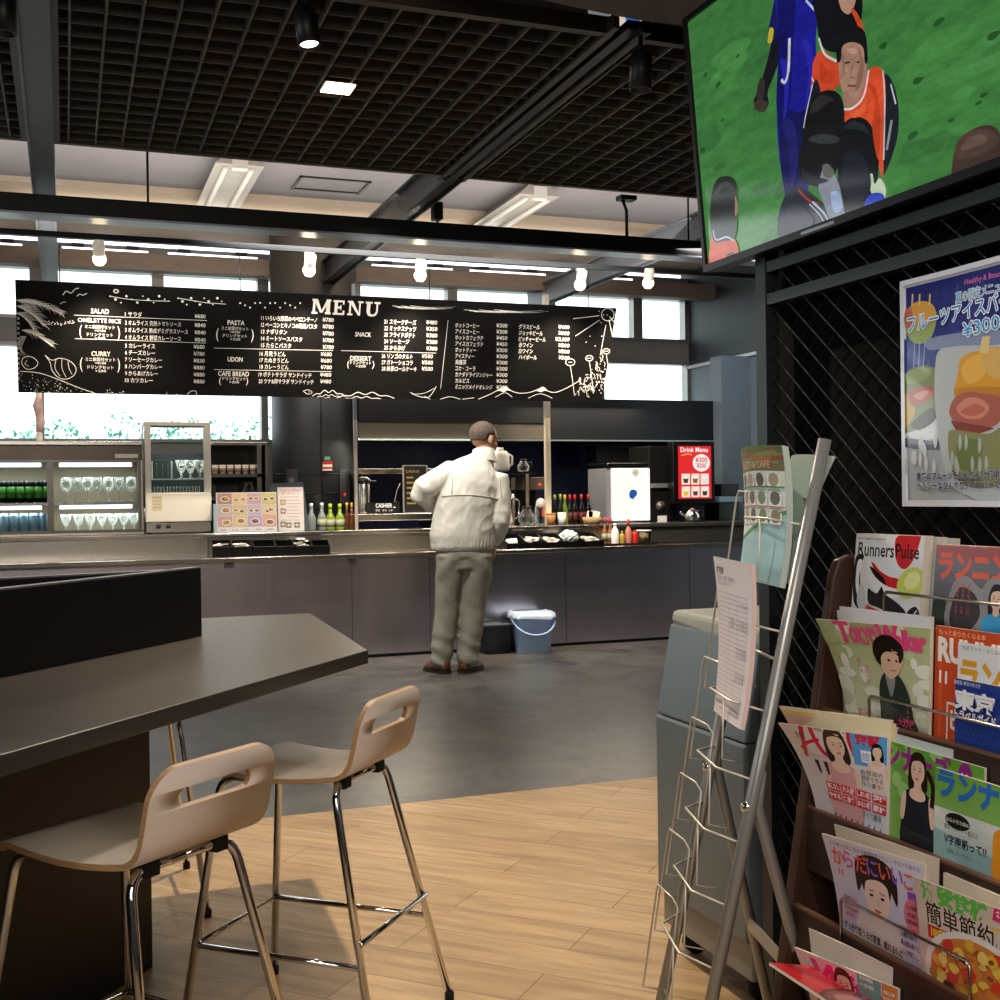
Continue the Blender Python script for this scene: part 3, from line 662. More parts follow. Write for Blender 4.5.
# ================================================================== dark round column
CY = 10.1; cxa = at_y(272, 460, CY); cxb = at_y(358, 460, CY); cr = (cxb.x - cxa.x) / 2 * .985; cc = (cxa.x + cxb.x) / 2
m_colm = mat('dark grey column panel', '3a3c3f', .45, .2, .05)
g = MB(); g.lathe([(cr, 0), (cr, 3.5)], c=(cc, CY, 0), seg=56); 
c_ = struct(g.build('column', m_colm), 'dark round column clad in panels behind the counter')
def onc(px, py, k=0.004):
    """a point of the column's front face"""
    d = ray(px, py); o = Vector((CAM.x - cc, CAM.y - CY, 0)); dx, dy = d.x, d.y
    A = dx * dx + dy * dy; B = 2 * (o.x * dx + o.y * dy); C = o.x ** 2 + o.y ** 2 - (cr + k) ** 2
    tt = (-B - math.sqrt(max(0, B * B - 4 * A * C))) / (2 * A); return CAM + d * tt
g = MB()
for pts in ([(321, 392), (321.5, 470), (322, 520)], [(276, 474), (300, 475), (321, 474.5), (345, 474), (356, 473)], [(276, 493), (300, 494), (321, 493.5), (345, 493), (356, 492)]):
    P = []
    for a, b in zip(pts[:-1], pts[1:]): P += [onc(a[0] + (b[0] - a[0]) * k / 4, a[1] + (b[1] - a[1]) * k / 4, .001) for k in range(4)]
    g.tube(P + [onc(*pts[-1], .001)], .006, 5)
g.build('panel_joint', m_dark, c_)
def cpatch(name, x0, y0, x1, y1, m, k=.006):
    g = MB(); n = 5; T = []
    for i in range(n + 1):
        a = onc(x0 + (x1 - x0) * i / n, y1, k); b = onc(x0 + (x1 - x0) * i / n, y0, k); T.append((a, b))
    for i in range(n): g.quad(T[i][0], T[i + 1][0], T[i + 1][1], T[i][1])
    return g.build(name, m, c_)
cpatch('switch_plate', 286, 469, 298, 520, mat('dim grey plate', '4a4c4e', .4)); cpatch('switch_plate', 340, 469, 350, 505, mat('dim grey plate', '4a4c4e', .4))
cpatch('red_sticker', 322.5, 461, 332.5, 471, mat('red sticker', 'b5332b', .4), .01); cpatch('white_band', 322.8, 464.5, 332.2, 467, m_white, .013); cpatch('white_band', 322.8, 469, 332.2, 470.6, m_white, .013); cpatch('green_sticker', 324.5, 456.5, 330, 460, mat('green sticker', '5aa58a', .4), .01); cpatch('switch_dial', 289, 478, 294, 483, mat('grey dial', '8b8d8c', .4), .01); cpatch('red_indicator', 344, 493, 345.4, 496, mat('red indicator light', 'ff3020', .4, emit='ff2010', estr=2), .01)

# ================================================================== poles
def pole(px, y0, y1, Y, w_, label, m, m2, pyj):
    a = at_y(px, y1, Y); b = at_y(px, pyj, Y); t = thing('support_pole', label, 'pole', (a.x, Y, CT))
    MB().box(-w_, w_, -w_, w_, 0, b.z - CT).build('lower_pole', m, t, .003); MB().box(-w_ * 1.05, w_ * 1.05, -w_ * 1.05, w_ * 1.05, b.z - CT, 2.86 - CT).build('upper_pole', m2, t, .003)
pole(356.2, 400, 512, 9.0, .013, 'thin pale pole in front of the dark column', mat('pale steel pole', 'b8afa4', .35, .6), m_greybeam, 420)
pole(548, 405, 500, 9.05, .022, 'cream square pole rising from the bottle row', mat('cream pole', 'd4c6ac', .4), mat('pale steel pole', 'b8afa4', .35, .6), 418)

# ================================================================== kitchen back wall, hood and pass shelf
HY = 9.7
hx0 = at_y(359, 420, HY).x; hx1 = at_y(717, 420, HY).x; hm = at_y(548, 420, HY).x
za = at_y(540, 398, HY).z; zbk = at_y(540, 423, HY).z; zcl = at_y(540, 441, HY).z
t = thing('kitchen_hood', 'long black extractor hood over the kitchen pass with a grey lower band', 'extractor hood', (0, HY, 0))
MB().box(hx0, hx1, .0, .9, zbk, za).build('hood_fascia', mat('black hood panel', '101318', .45, 0, .1), t)
MB().box(hx0, hm, .02, .9, zcl + .012, zbk).build('lower_band', mat('grey brown band', '5d564c', .5), t)
MB().box(hm, hx1, .0, .9, zcl + .012, zbk).build('lower_band', mat('black hood panel', '101318'), t)
MB().box(hx0, hx1, -.01, .03, zcl, zcl + .012).build('edge_trim', mat('pale edge trim', '9fb0b4', .3, .6), t)
m_kdark = mat('dark blue kitchen lining', '161c48', .4, 0, .15)
struct(MB().box(hx0, hx1 + .2, 10.5, 10.55, 0, za).box(hx0 - .01, hx0 + .01, 10.2, 10.5, 0, za).build('wall_kitchen', m_kdark), 'dark blue rear lining of the kitchen')
# pass shelf
px0 = at_y(358, 472, 9.45).x; px1 = at_y(440, 472, 9.45).x; zp = at_y(400, 468.5, 9.45).z
t = thing('pass_shelf', 'raised steel shelf on posts behind the cashier sign', 'shelf', (px0, 9.45, CT))
MB().box(0, px1 - px0, 0, .35, zp - CT - .045, zp - CT).build('shelf', m_steel2, t, .004)
for x in (.06, px1 - px0 - .06): MB().tube([(x, .1, 0), (x, .1, zp - CT - .045)], .012, 8).build('post', m_steel, t)
# raised cashier counter
cx0 = at_y(346, 515, 9.0).x; cx1 = at_y(440, 515, 9.0).x; zc = at_y(400, 513.5, 9.0).z
t = thing('cashier_stand', 'raised steel shelf holding the cashier sign on the counter', 'stand', (cx0, 9.0, CT))
MB().box(0, cx1 - cx0, 0, .4, zc - CT - .055, zc - CT).build('top_shelf', m_steel2, t, .004); MB().box(.06, .1, .02, .38, 0, zc - CT - .055).build('side_support', m_steel, t); MB().box(cx1 - cx0 - .06, cx1 - cx0 - .02, .02, .38, 0, zc - CT - .055).build('side_support', m_steel, t)
q0 = at_y(367, 514.5, 9.02); q1 = at_y(400, 502, 9.02); W = q1.x - q0.x; Hh = q1.z - zc
t = thing('cashier_sign', 'small black CASHIER sign standing on the steel shelf', 'sign', (q0.x, 9.03, zc))
MB().box(0, W, 0, .006, 0, Hh).box(0, W, .006, .06, 0, .004).build('board', m_black2, t)
a = Art(W, Hh); a.text('CASHIER', W * .27, Hh * .55, .045, 'f0ece4', width=W * .5, bold=.02); a.rect(W * .8, Hh * .52, W * .88, Hh * .56, 'f0ece4'); a.rect(W * .83, Hh * .5, W * .85, Hh * .62, 'f0ece4')
for k in range(3): a.text(('現金', '食券', 'お会計')[k], W * (.27 + .2 * k), Hh * .22, .018, 'c9c5bd', width=W * .13)
a.build('lettering', lambda u, v, k: (u, -.0008 - k, v), t, print_mat('printed paper'))
# metal drink urn and cork canister
q = at_y(364, 508, 9.2); t = thing('thermal_urn', 'steel thermal urn with black lid beside the thin pole', 'urn', (q.x, 9.2, zc)); zz = at_y(364, 477, 9.2).z - zc
MB().lathe([(.05, 0), (.052, .02), (.052, zz * .8), (.045, zz * .85)], seg=18).build('body', m_steel, t); MB().lathe([(.056, zz * .82), (.056, zz * .92), (.03, zz), (0, zz)], seg=18).build('lid', m_dark, t); MB().box(.04, .1, -.012, .012, zz * .84, zz * .9).build('spout', m_dark, t, .003)
q = at_y(394.5, 506, 9.15); t = thing('cork_canister', 'small tan canister behind the cashier sign', 'canister', (q.x, 9.15, zc)); MB().lathe([(0, 0), (.037, 0), (.04, .075), (.0, .075)], seg=16).build('body', mat('tan card', 'b08a58', .6, 0, .15, 30), t); MB().lathe([(.041, .075), (.041, .09), (0, .09)], seg=16).build('lid', mat('pale tan lid', 'd6bd92', .6), t); MB().tube([(0, 0, .09), (.02, 0, .18), (.05, 0, .24)], .002, 5).build('straw', m_white, t)
# chalk board
q0 = at_y(405, 506, 9.1); q1 = at_y(427, 466, 9.1); W = q1.x - q0.x; Hh = q1.z - zc
t = thing('chalkboard_menu', 'small dark chalkboard price list leaning behind the customer', 'menu board', (q0.x, 9.12, zc)); 
MB().box(0, W, 0, .012, 0, Hh).build('board', mat('chalkboard brown', '241f1a', .6), t); f = MB(); e = .008
f.box(-e, 0, -.004, .014, 0, Hh); f.box(W, W + e, -.004, .014, 0, Hh); f.box(-e, W + e, -.004, .014, Hh, Hh + e); f.box(-e, W + e, -.004, .014, 0, .006); f.build('frame', mat('pale frame', 'b9b2a4', .5), t)
a = Art(W, Hh); a.text('DRINK', W * .1, Hh * .86, .03, 'c9a45a', width=W * .6)
for k in range(6): a.rect(W * .12, Hh * (.74 - k * .11), W * (.42 + .05 * (k % 3)), Hh * (.775 - k * .11), 'c9a45a'); a.rect(W * .68, Hh * (.74 - k * .11), W * .86, Hh * (.775 - k * .11), 'd8cfb8')
a.build('chalk_lettering', lambda u, v, k: (u, -.001 - k, v), t, print_mat('printed paper'))
# dark appliances on the pass behind the customer
m_app = mat('dark appliance', '1b1a19', .35, .2); m_appg = mat('grey appliance front', '6d6359', .35, .4)
q = at_y(519, 471, 9.3); zs = at_y(519, 471.5, 9.3).z; t = thing('appliance_shelf', 'small dark shelf on a steel post right of the customer', 'shelf', (q.x - .14, 9.3, CT)); MB().box(0, .3, 0, .3, zs - CT - .02, zs - CT).build('shelf', m_app, t); MB().box(.2, .23, .0, .03, 0, zs - CT - .02).build('post', m_steel, t); MB().box(.0, .03, .25, .28, 0, zs - CT - .02).build('post', m_steel, t)
q = at_y(501, 471, 9.4); t = thing('white_jug', 'rounded white plastic jug on the dark shelf beside the customer head', 'jug', (q.x, 9.42, zs)); zz = at_y(501, 450, 9.42).z - zs
MB().lathe([(0, 0), (.07, 0), (.085, .03), (.08, zz * .75), (.06, zz * .95), (0, zz)], seg=20, sy=.8).build('body', m_white, t); MB().tube([(.075, 0, zz * .8), (.11, 0, zz * .7), (.11, 0, zz * .35), (.08, 0, zz * .25)], .011, 8).build('handle', m_white, t); MB().lathe([(.03, zz * .98), (.03, zz + .02), (0, zz + .02)], seg=14).build('lid', m_white, t)
def decanter(label, px, py0, py1, Y, z):
    q = at_y(px, py0, Y); s = (at_y(px, py1, Y).z - q.z) / .15; t = thing('glass_coffee_pot', label, 'pot', (q.x, Y, z))
    MB().lathe([(0, 0), (.05 * s, 0), (.07 * s, .03 * s), (.066 * s, .07 * s), (.035 * s, .115 * s), (.04 * s, .13 * s), (.037 * s, .13 * s), (.032 * s, .115 * s), (.06 * s, .07 * s)], seg=18).build('body', m_wine, t)
    MB().lathe([(.042 * s, .128 * s), (.04 * s, .145 * s), (0, .15 * s)], seg=18).build('lid', m_dark, t); MB().tube([(.05 * s, 0, .11 * s), (.1 * s, 0, .11 * s), (.1 * s, 0, .05 * s), (.066 * s, 0, .04 * s)], .008 * s, 8).build('handle', m_dark, t)
decanter('glass coffee pot on top of the dark shelf beside the white jug', 523.5, 472, 459, 9.42, zs)
decanter('round glass coffee pot standing on the counter below the dark appliance', 527, 522, 503, 9.2, CT)
q0 = at_y(523.5, 490, 9.4); q1 = at_y(545, 477, 9.4); t = thing('coffee_warmer', 'dark coffee warmer with small red lights left of the cream pole', 'coffee machine', (q0.x, 9.4, CT)); Wd = q1.x - q0.x
MB().box(0, Wd, 0, .3, q0.z - CT, q1.z - CT).build('control_box', m_appg, t, .004); MB().box(0.01, Wd - .01, .2, .3, 0, q0.z - CT).box(0, Wd, .0, .3, 0, .03).build('stand', m_app, t)
for k in (.2, .75): MB().lathe([(.012, 0), (.01, .008), (0, .008)], M=Matrix.Translation((Wd * k, 0, (q0.z + q1.z) / 2 - CT - .01)) @ Matrix.Rotation(PI / 2, 4, 'X'), seg=12).build('red_lamp', mat('red pilot light', 'ff5a30', .4, emit='ff3010', estr=1.5), t)
q = at_y(512, 519, 9.15); zz = at_y(512, 494, 9.15).z - CT; t = thing('steel_milk_jug', 'tall steel jug beside the customer right arm', 'jug', (q.x, 9.2, CT)); MB().lathe([(0, 0), (.045, 0), (.047, zz * .7), (.04, zz), (.037, zz), (.04, zz * .7)], seg=18).build('body', m_steel, t); MB().tube([(.045, 0, zz * .85), (.085, 0, zz * .75), (.08, 0, zz * .3), (.046, 0, zz * .2)], .007, 8).build('handle', m_steel, t)

# ================================================================== bottles, cups, jars on the ledge
def bottle(label, group, px, y0, y1, Y, body, cap, r=.032, lab=None, neck=.33, cat='bottle', z=None, tipc=.12, name='bottle'):
    q = at_y(px, y0, Y); zz = z if z is not None else CT; h = at_y(px, y1, Y).z - zz
    t = thing(name, label, cat, (q.x, Y, zz), 0, group)
    MB().lathe([(0, 0), (r * .95, 0), (r, .006), (r, h * (1 - neck) * .82), (r * .75, h * (1 - neck)), (r * .4, h * (1 - neck * .75)), (r * .36, h * (1 - tipc))], seg=16).build('body', body, t)
    MB().lathe([(r * .42, h * (1 - tipc)), (r * .42, h * .985), (0, h)], seg=12).build('cap', cap, t)
    if lab: MB().lathe([(r * 1.015, h * .12), (r * 1.015, h * .4)], seg=16).build('label', lab, t)
    return t
m_bclear = mat('clear bottle glass', '6d7471', .12, .0, .15, 12); m_bgreen = mat('pale green bottle glass', '6c8424', .12, 0, .15, 12); m_bbrown = mat('amber bottle glass', '44240c', .12, 0, .15); m_bblk = mat('dark syrup bottle', '120b0a', .15, 0, .1); m_bdg = mat('dark green bottle', '16240f', .12)
m_red = mat('red plastic', 'c62a22', .35); m_lab = mat('bottle paper label', '8b8a72', .6, 0, .3, 30); m_silv = mat('silver foil', 'd2d2cf', .3, .8); m_lime = mat('lime cap', '93a82a', .4); m_gold = mat('gold cap', 'b98f35', .35, .5); m_yel = mat('yellow plastic', 'd6b53c', .4); m_dgreen = mat('green cap', '3c7a3a', .4)
GB = 'bottles beside the cashier stand'
for px, y1, bd, cp, lb, L in ((311.5, 503, m_bclear, m_silv, None, 'clear bottle with silver cap next to the menu sheet'), (322, 502.5, m_bclear, m_silv, m_lab, 'clear bottle with a paper label, second from the menu sheet'), (330.5, 503.5, m_bgreen, m_lime, m_lab, 'pale green bottle with lime cap, left of the pair'), (340, 503.5, m_bgreen, m_lime, m_lab, 'pale green bottle with lime cap, right of the pair'), (347, 502.5, m_bbrown, m_gold, None, 'amber bottle behind the raised cashier stand, left one'), (351.8, 502.5, m_bbrown, m_gold, None, 'amber bottle behind the raised cashier stand, right one')):
    bottle(L, GB, px, 529, y1, 9.0, bd, cp, .036 if px < 345 else .026, lb, .45, tipc=.2)
GS = 'syrup and liqueur bottles by the cream pole'
for i, (px, y1, bd, cp, L) in enumerate(((549.5, 495, m_bdg, m_dgreen, 'dark green bottle with green cap right beside the cream pole'), (555, 494.5, m_bblk, m_lime, 'dark bottle with lime cap, second in the syrup row'), (560.5, 494, m_bdg, m_lime, 'green bottle with pale lime cap, third in the syrup row'), (565, 494.5, m_bgreen, m_yel, 'yellow topped pale bottle, fourth in the syrup row'), (570, 494.5, m_bblk, m_red, 'dark syrup bottle with red cap, first of four red ones'), (575, 494.5, m_bblk, m_red, 'dark syrup bottle with red cap, second of four red ones'), (581.5, 494, m_bblk, m_red, 'dark syrup bottle with red cap, third of four red ones'), (588.5, 494, m_bblk, m_red, 'dark syrup bottle with red cap, last of four beside the white dispenser'))):
    bottle(L, GS, px, 522, y1, 9.2, bd, cp, .029, m_lab if i == 2 else mat('dark wine label', '5a1d1a', .5, 0, .3, 30) if i > 3 else None, .42, tipc=.2)
def cup(label, px, y0, y1, w, Y, m, group=None, lid=None):
    q = at_y(px, y0, Y); h = at_y(px, y1, Y).z - CT; t = thing('paper_cup', label, 'cup', (q.x, Y, CT), 0, group)
    MB().lathe([(0, 0), (w * .8, 0), (w, h), (w * .93, h), (w * .74, .006), (0, .006)], seg=18).build('body', m, t); MB().lathe([(w * 1.03, h - .008), (w * 1.05, h), (w * .95, h + .003)], seg=18).build('rim', lid or m, t)
cup('brown paper cup in front of the syrup bottles', 551, 525.5, 513.5, .04, 9.0, mat('kraft paper', 'a5713f', .6)); cup('white paper cup beside the brown one', 562, 525.5, 513, .038, 9.0, m_white)
q = at_y(541, 523, 9.1); zz = at_y(541, 497.5, 9.1).z - CT; t = thing('clear_jar', 'clear jar with an orange and white spoon left of the brown cup', 'jar', (q.x, 9.1, CT)); MB().lathe([(.045, 0), (.05, .02), (.05, zz * .62), (.042, zz * .7), (.044, zz * .75)], seg=18).build('body', m_wine, t); MB().ball((.0, 0, zz * .8), .04, .04, zz * .18).build('filter_paper', m_white, t); MB().box(.012, .035, -.02, .02, zz * .3, zz * .68).build('orange_scoop', mat('orange plastic', 'd8562a', .4), t, .004)
# napkin basket
q = at_y(592, 524, 9.0); t = thing('napkin_basket', 'tan basket of folded white napkins left of the white dispenser', 'basket', (q.x, 9.0, CT)); MB().lathe([(0, 0), (.055, 0), (.068, .06), (.062, .06), (.05, .006), (0, .006)], seg=18, sx=1.25).build('basket', mat('tan wicker', 'a88a5e', .7, 0, .3, 50), t)
for i, (x, r) in enumerate(((-.03, .2), (0, -.1), (.03, .3))): MB().box(-.025, .025, -.003, .003, 0, .08, M=Matrix.Translation((x, 0, .03)) @ Matrix.Rotation(r, 4, 'Y')).build('napkin', m_white, t)
# white drink dispenser
DY = 9.15; q0 = at_y(613, 521, DY); q1 = at_y(650, 468, DY); W = q1.x - q0.x; Hh = q1.z - CT
xl = at_y(594, 500, DY + .38).x
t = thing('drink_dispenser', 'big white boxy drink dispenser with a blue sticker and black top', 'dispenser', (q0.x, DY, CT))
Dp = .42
MB().box(0, W, 0, Dp, .015, Hh).build('housing', mat('white dispenser panel', 'f1efe9', .35, emit='ffffff', estr=.4), t, .008)  # faint glow put into the housing to whiten it
MB().box(-.045, 0, .03, Dp - .01, .015, Hh).build('side_panel', mat('grey dispenser side', '8f9297', .4), t, .006)
MB().box(-.045, W, 0.01, Dp, Hh, Hh + .045).build('top_cover', m_dark, t, .012)
for x in (.03, W - .03): MB().box(x - .02, x + .02, .03, .07, 0, .015).build('foot', m_rubber, t)
a = Art(W, Hh)
def dp(px, py): q = at_y(px, py, DY); return (q.x - q0.x, q.z - CT)
a.blob([dp(629.5, 497), dp(629.5, 492), dp(632.5, 489.5), (dp(636.5, 491)), dp(636.8, 495), dp(634.5, 497.2), dp(633.6, 499), dp(631.5, 498.6)], '1d62c4')
a.build('blue_sticker', lambda u, v, k: (u, -.001 - k, v), t, print_mat('printed paper')); a = Art(W, Hh); c = dp(635.5, 472.5); a.ell(c[0], c[1], .032, .03, 'b9bdb5'); a.ell(c[0], c[1], .024, .022, 'f1efe9'); a.ell(c[0], c[1], .012, .012, 'a9b5a0')
a.build('round_logo', lambda u, v, k: (u, -.001 - k, v), t, print_mat('printed paper'))
# dark coffee machine behind with dial
q0 = at_y(650, 521, 9.3); q1 = at_y(676, 446, 9.3); W = q1.x - q0.x; Hh = q1.z - CT; t = thing('coffee_machine', 'tall black coffee machine with round dial between dispenser and red panel', 'coffee machine', (q0.x, 9.3, CT))
MB().box(0, W, 0, .4, 0, Hh).build('housing', m_app, t, .006); q = at_y(660, 506, 9.3)
MB().lathe([(.045, 0), (.043, .02), (.02, .022), (.018, .03), (0, .03)], M=Matrix.Translation((q.x - q0.x, 0, q.z - CT)) @ Matrix.Rotation(PI / 2, 4, 'X'), seg=22).build('dial', m_appg, t)
qa = at_y(650.5, 488, 9.3); qb = at_y(669, 483.5, 9.3); MB().box(qa.x - q0.x, qb.x - q0.x, -.03, 0, qa.z - CT, qb.z - CT).build('handle_bar', m_silv, t, .003)
q = at_y(659.5, 518.5, 9.2); t = thing('price_tag', 'small white tag standing in front of the black coffee machine', 'tag', (q.x, 9.15, CT)); MB().box(-.045, .045, 0, .003, 0, .055).box(-.045, .045, .003, .03, 0, .003).build('card', m_white, t)
for i, (pa, pb, ya, yb, L) in enumerate(((597, 612, 463, 445, 'black box on a rear shelf above the dispenser, left one'), (613, 637, 463, 444.5, 'wide black box on a rear shelf above the dispenser, right one'))):
    q0 = at_y(pa, ya, 9.85); q1 = at_y(pb, yb, 9.85); t = thing('storage_box', L, 'box', (q0.x, 9.85, q0.z)); MB().box(0, q1.x - q0.x, 0, .25, 0, q1.z - q0.z).build('box_body', m_app, t, .004); MB().box(0, q1.x - q0.x, -.003, .253, (q1.z - q0.z) * .8, (q1.z - q0.z)).build('lid', m_dark, t, .003)
q0 = at_y(590, 463.5, 9.8); q1 = at_y(650, 463.5, 9.8); t = thing('rear_shelf', 'thin dark shelf with pipe above the white dispenser', 'shelf', (q0.x, 9.8, q0.z)); MB().box(0, q1.x - q0.x, 0, .7, -.02, 0).build('shelf', m_char, t); MB().tube([(q1.x - q0.x - .1, .05, 0), (q1.x - q0.x - .1, .05, .1)], .014, 8).build('pipe', m_steel, t)
# red drink menu panel
DPY = 9.1; q0 = at_y(678.5, 499, DPY); q1 = at_y(711, 446, DPY); W = q1.x - q0.x; Hh = q1.z - q0.z
t = thing('drink_menu_panel', 'lit red drink menu panel with six pictures in a black frame', 'menu panel', (q0.x, DPY, CT)); zo = q0.z - CT
MB().box(-.04, W + .04, .01, .12, zo - .04, zo + Hh + .04).build('case', m_dark, t, .005); MB().box(.05, W - .05, .04, .1, 0, zo - .04).build('stand', m_dark, t)
a = Art(W, Hh, 'd81e1e'); a.rect(.012, .012, W - .012, Hh - .012, 'e8262a')
a.text('Drink Menu', W * .08, Hh * .885, .06, 'ffffff', width=W * .82, bold=.015); a.line([(W * .1, Hh * .82), (W * .3, Hh * .85), (W * .42, Hh * .83)], .008, 'f2c14a')
a.ell(W * .7, Hh * .68, W * .26, Hh * .165, 'fff6ee', 30); a.text('¥300', W * .7, Hh * .69, .062, 'd8322a', 'C', bold=.02, width=W * .36); a.rect(W * .5, Hh * .665, W * .9, Hh * .671, 'd8322a'); a.text('¥200', W * .7, Hh * .585, .05, 'd8322a', 'C', bold=.02, width=W * .28)
for r in range(2):
    for c in range(3):
        x = W * (.1 + c * .285); y = Hh * (.27 - r * .24); a.rect(x, y, x + W * .25, y + Hh * .205, 'f4e8d8'); cx = x + W * .125
        cc_ = ('5a2a1a', '8a5a2a', 'f0e0e0', 'f0c020', '7a3020', '4a2a20')[r * 3 + c]; a.poly([(cx - W * .06, y + Hh * .03), (cx + W * .06, y + Hh * .03), (cx + W * .08, y + Hh * .13), (cx - W * .08, y + Hh * .13)], cc_); a.ell(cx, y + Hh * .13, W * .08, Hh * .02, 'fff4e6'); a.text('ABCDEF'[r * 3 + c], x + W * .02, y + Hh * .165, .022, 'd8322a')
a.build('lit_picture', lambda u, v, k: (u, -k, zo + v), t, print_mat('backlit print', .3, .95))
# steel teapot in front of a dark frame, printer
q = at_y(691, 520, 9.0); t = thing('steel_teapot', 'round steel teapot under the red drink menu panel', 'teapot', (q.x, 8.98, CT)); MB().lathe([(0, 0), (.045, 0), (.07, .03), (.07, .06), (.045, .1), (.02, .108), (.012, .12), (0, .122)], seg=20).build('body', m_chrome, t); MB().tube([(-.06, 0, .04), (-.1, 0, .07), (-.115, 0, .09)], [.014, .01, .008], 8).build('spout', m_chrome, t); MB().tube([(.05, 0, .09), (.1, 0, .1), (.11, 0, .05), (.07, 0, .03)], .008, 8).build('handle', m_dark, t)
q0 = at_y(713, 500, 9.3); q1 = at_y(733, 484, 9.3); t = thing('receipt_printer', 'dark register printer with a blue grey tray at the counter end', 'printer', (q0.x, 9.2, CT)); W = q1.x - q0.x; h1 = q0.z - CT; h2 = q1.z - CT
MB().box(0, W, 0, .3, 0, h1 - .02).build('body', m_dark, t, .006); MB().box(-.01, W + .02, -.03, .28, h1 - .02, h1 + .03).build('paper_tray', mat('blue grey plastic', '6f8796', .4), t, .005); MB().box(.02, W, 0, .28, h1 + .03, h2).build('cover', m_dark, t, .008)
# ================================================================== menu photo stand and menu sheet
MY = 8.84
q0 = at_y(217, 533, MY); q1 = at_y(277, 492, MY); W = q1.x - q0.x; Hh = (q1.z - CT)
t = thing('food_photo_menu', 'wide stand-up menu of food photos on the counter ledge', 'menu', (q0.x, MY, CT))
ln = .12
fm = lambda u, v, k: (u, v * ln - k * .99, v)
MB().prism([(0, 0), (W, 0), (W, Hh), (0, Hh)], lambda u, v, k: Vector(fm(u, v, k)), -.006, 0).build('backing', mat('clear blue acrylic', '8ea3b0', .2), t); MB().box(-.02, 0, 0, .05, 0, Hh * .72).build('edge_strip', mat('clear blue acrylic', '8ea3b0'), t); MB().box(.02, W - .02, .01, .12, 0, .006).build('foot', mat('clear blue acrylic', '8ea3b0'), t)
a = Art(W, Hh, 'e9dfd2'); bgs = ['b98a84', 'e6c9a4', 'caa6b4', 'c9c27a', 'c4bcc0', 'd6c29c', 'c8b4d0', 'dcc6a8', 'd2a8a4', 'e2c8a0', 'b9a8cc', 'e0a89c']; rnd = random.Random(5)
for c in range(4):
    for r in range(3):
        x = W * (.02 + c * .245); y = Hh * (.15 + (2 - r) * .28); a.rect(x, y, x + W * .235, y + Hh * .265, bgs[(r * 4 + c) % 12])
        for k in range(1 if (c == 0 or r == 2) else 2):
            cx = x + W * (.118 if (c == 0 or r == 2) else .07 + .1 * k) + rnd.uniform(-.01, .01); cy = y + Hh * (.12 + rnd.uniform(-.02, .02)); rr = W * (.075 if (c == 0 or r == 2) else .048)
            a.ell(cx, cy, rr, rr * .66, 'f4efe6'); a.ell(cx, cy, rr * .78, rr * .48, rnd.choice(['8a4a22', 'b4742c', '6a2e1e', 'c99a3a', '93602c'])); a.ell(cx + rr * .2, cy + rr * .1, rr * .3, rr * .2, rnd.choice(['d8b04a', '6f8f3a', 'c85a34', 'e0c47a']))
for c in range(5): a.rect(W * (.03 + c * .195), Hh * .02, W * (.2 + c * .195), Hh * .12, 'f2eef0'); a.text('¥%d' % (680 + c * 40), W * (.05 + c * .195), Hh * .045, .022, '6a4a5a')
a.build('food_photos', lambda u, v, k: fm(u, v, .0006 + k), t, print_mat('counter print', gain=.5))
q0 = at_y(281, 531, MY + .06); q1 = at_y(306, 487, MY + .06); W = q1.x - q0.x; Hh = q1.z - CT
t = thing('menu_sheet_stand', 'white printed menu sheet in a clear stand beside the photo menu', 'menu', (q0.x - .02, MY + .05, CT), -.05)
MB().prism([(-.025, 0), (W + .04, 0), (W - .0, Hh + .04), (-.055, Hh + .03)], lambda u, v, k: Vector(fm(u, v, k)), -.008, -.002).build('acrylic_back', mat('dark clear acrylic', '3f4448', .15), t); MB().box(0, W, 0, .13, 0, .006).build('foot', mat('clear blue acrylic', '8ea3b0'), t)
a = Art(W, Hh, 'f3e6e2'); a.text('LUNCH MENU', W * .5, Hh * .9, .024, 'b4645e', 'C', width=W * .8); a.text('選べるセット', W * .5, Hh * .84, .022, 'c0504a', 'C', width=W * .7)
for k in range(9): a.rect(W * (.34 if k in (2, 3, 5, 6) else .1), Hh * (.77 - k * .075), W * (.8 + .05 * (k % 3)), Hh * (.785 - k * .075), 'b8a4a6')
for x, y, c in ((.1, .6, 'b98a54'), (.1, .4, 'a0643a'), (.08, .1, '7b6a52'), (.3, .08, '566048'), (.62, .08, '4a4a50')): a.rect(W * x, Hh * y, W * (x + .2), Hh * (y + .12), c); a.ell(W * (x + .1), Hh * (y + .06), W * .07, Hh * .035, 'e4d6bc')
a.build('printed_sheet', lambda u, v, k: fm(u, v, k), t, print_mat('counter print'))
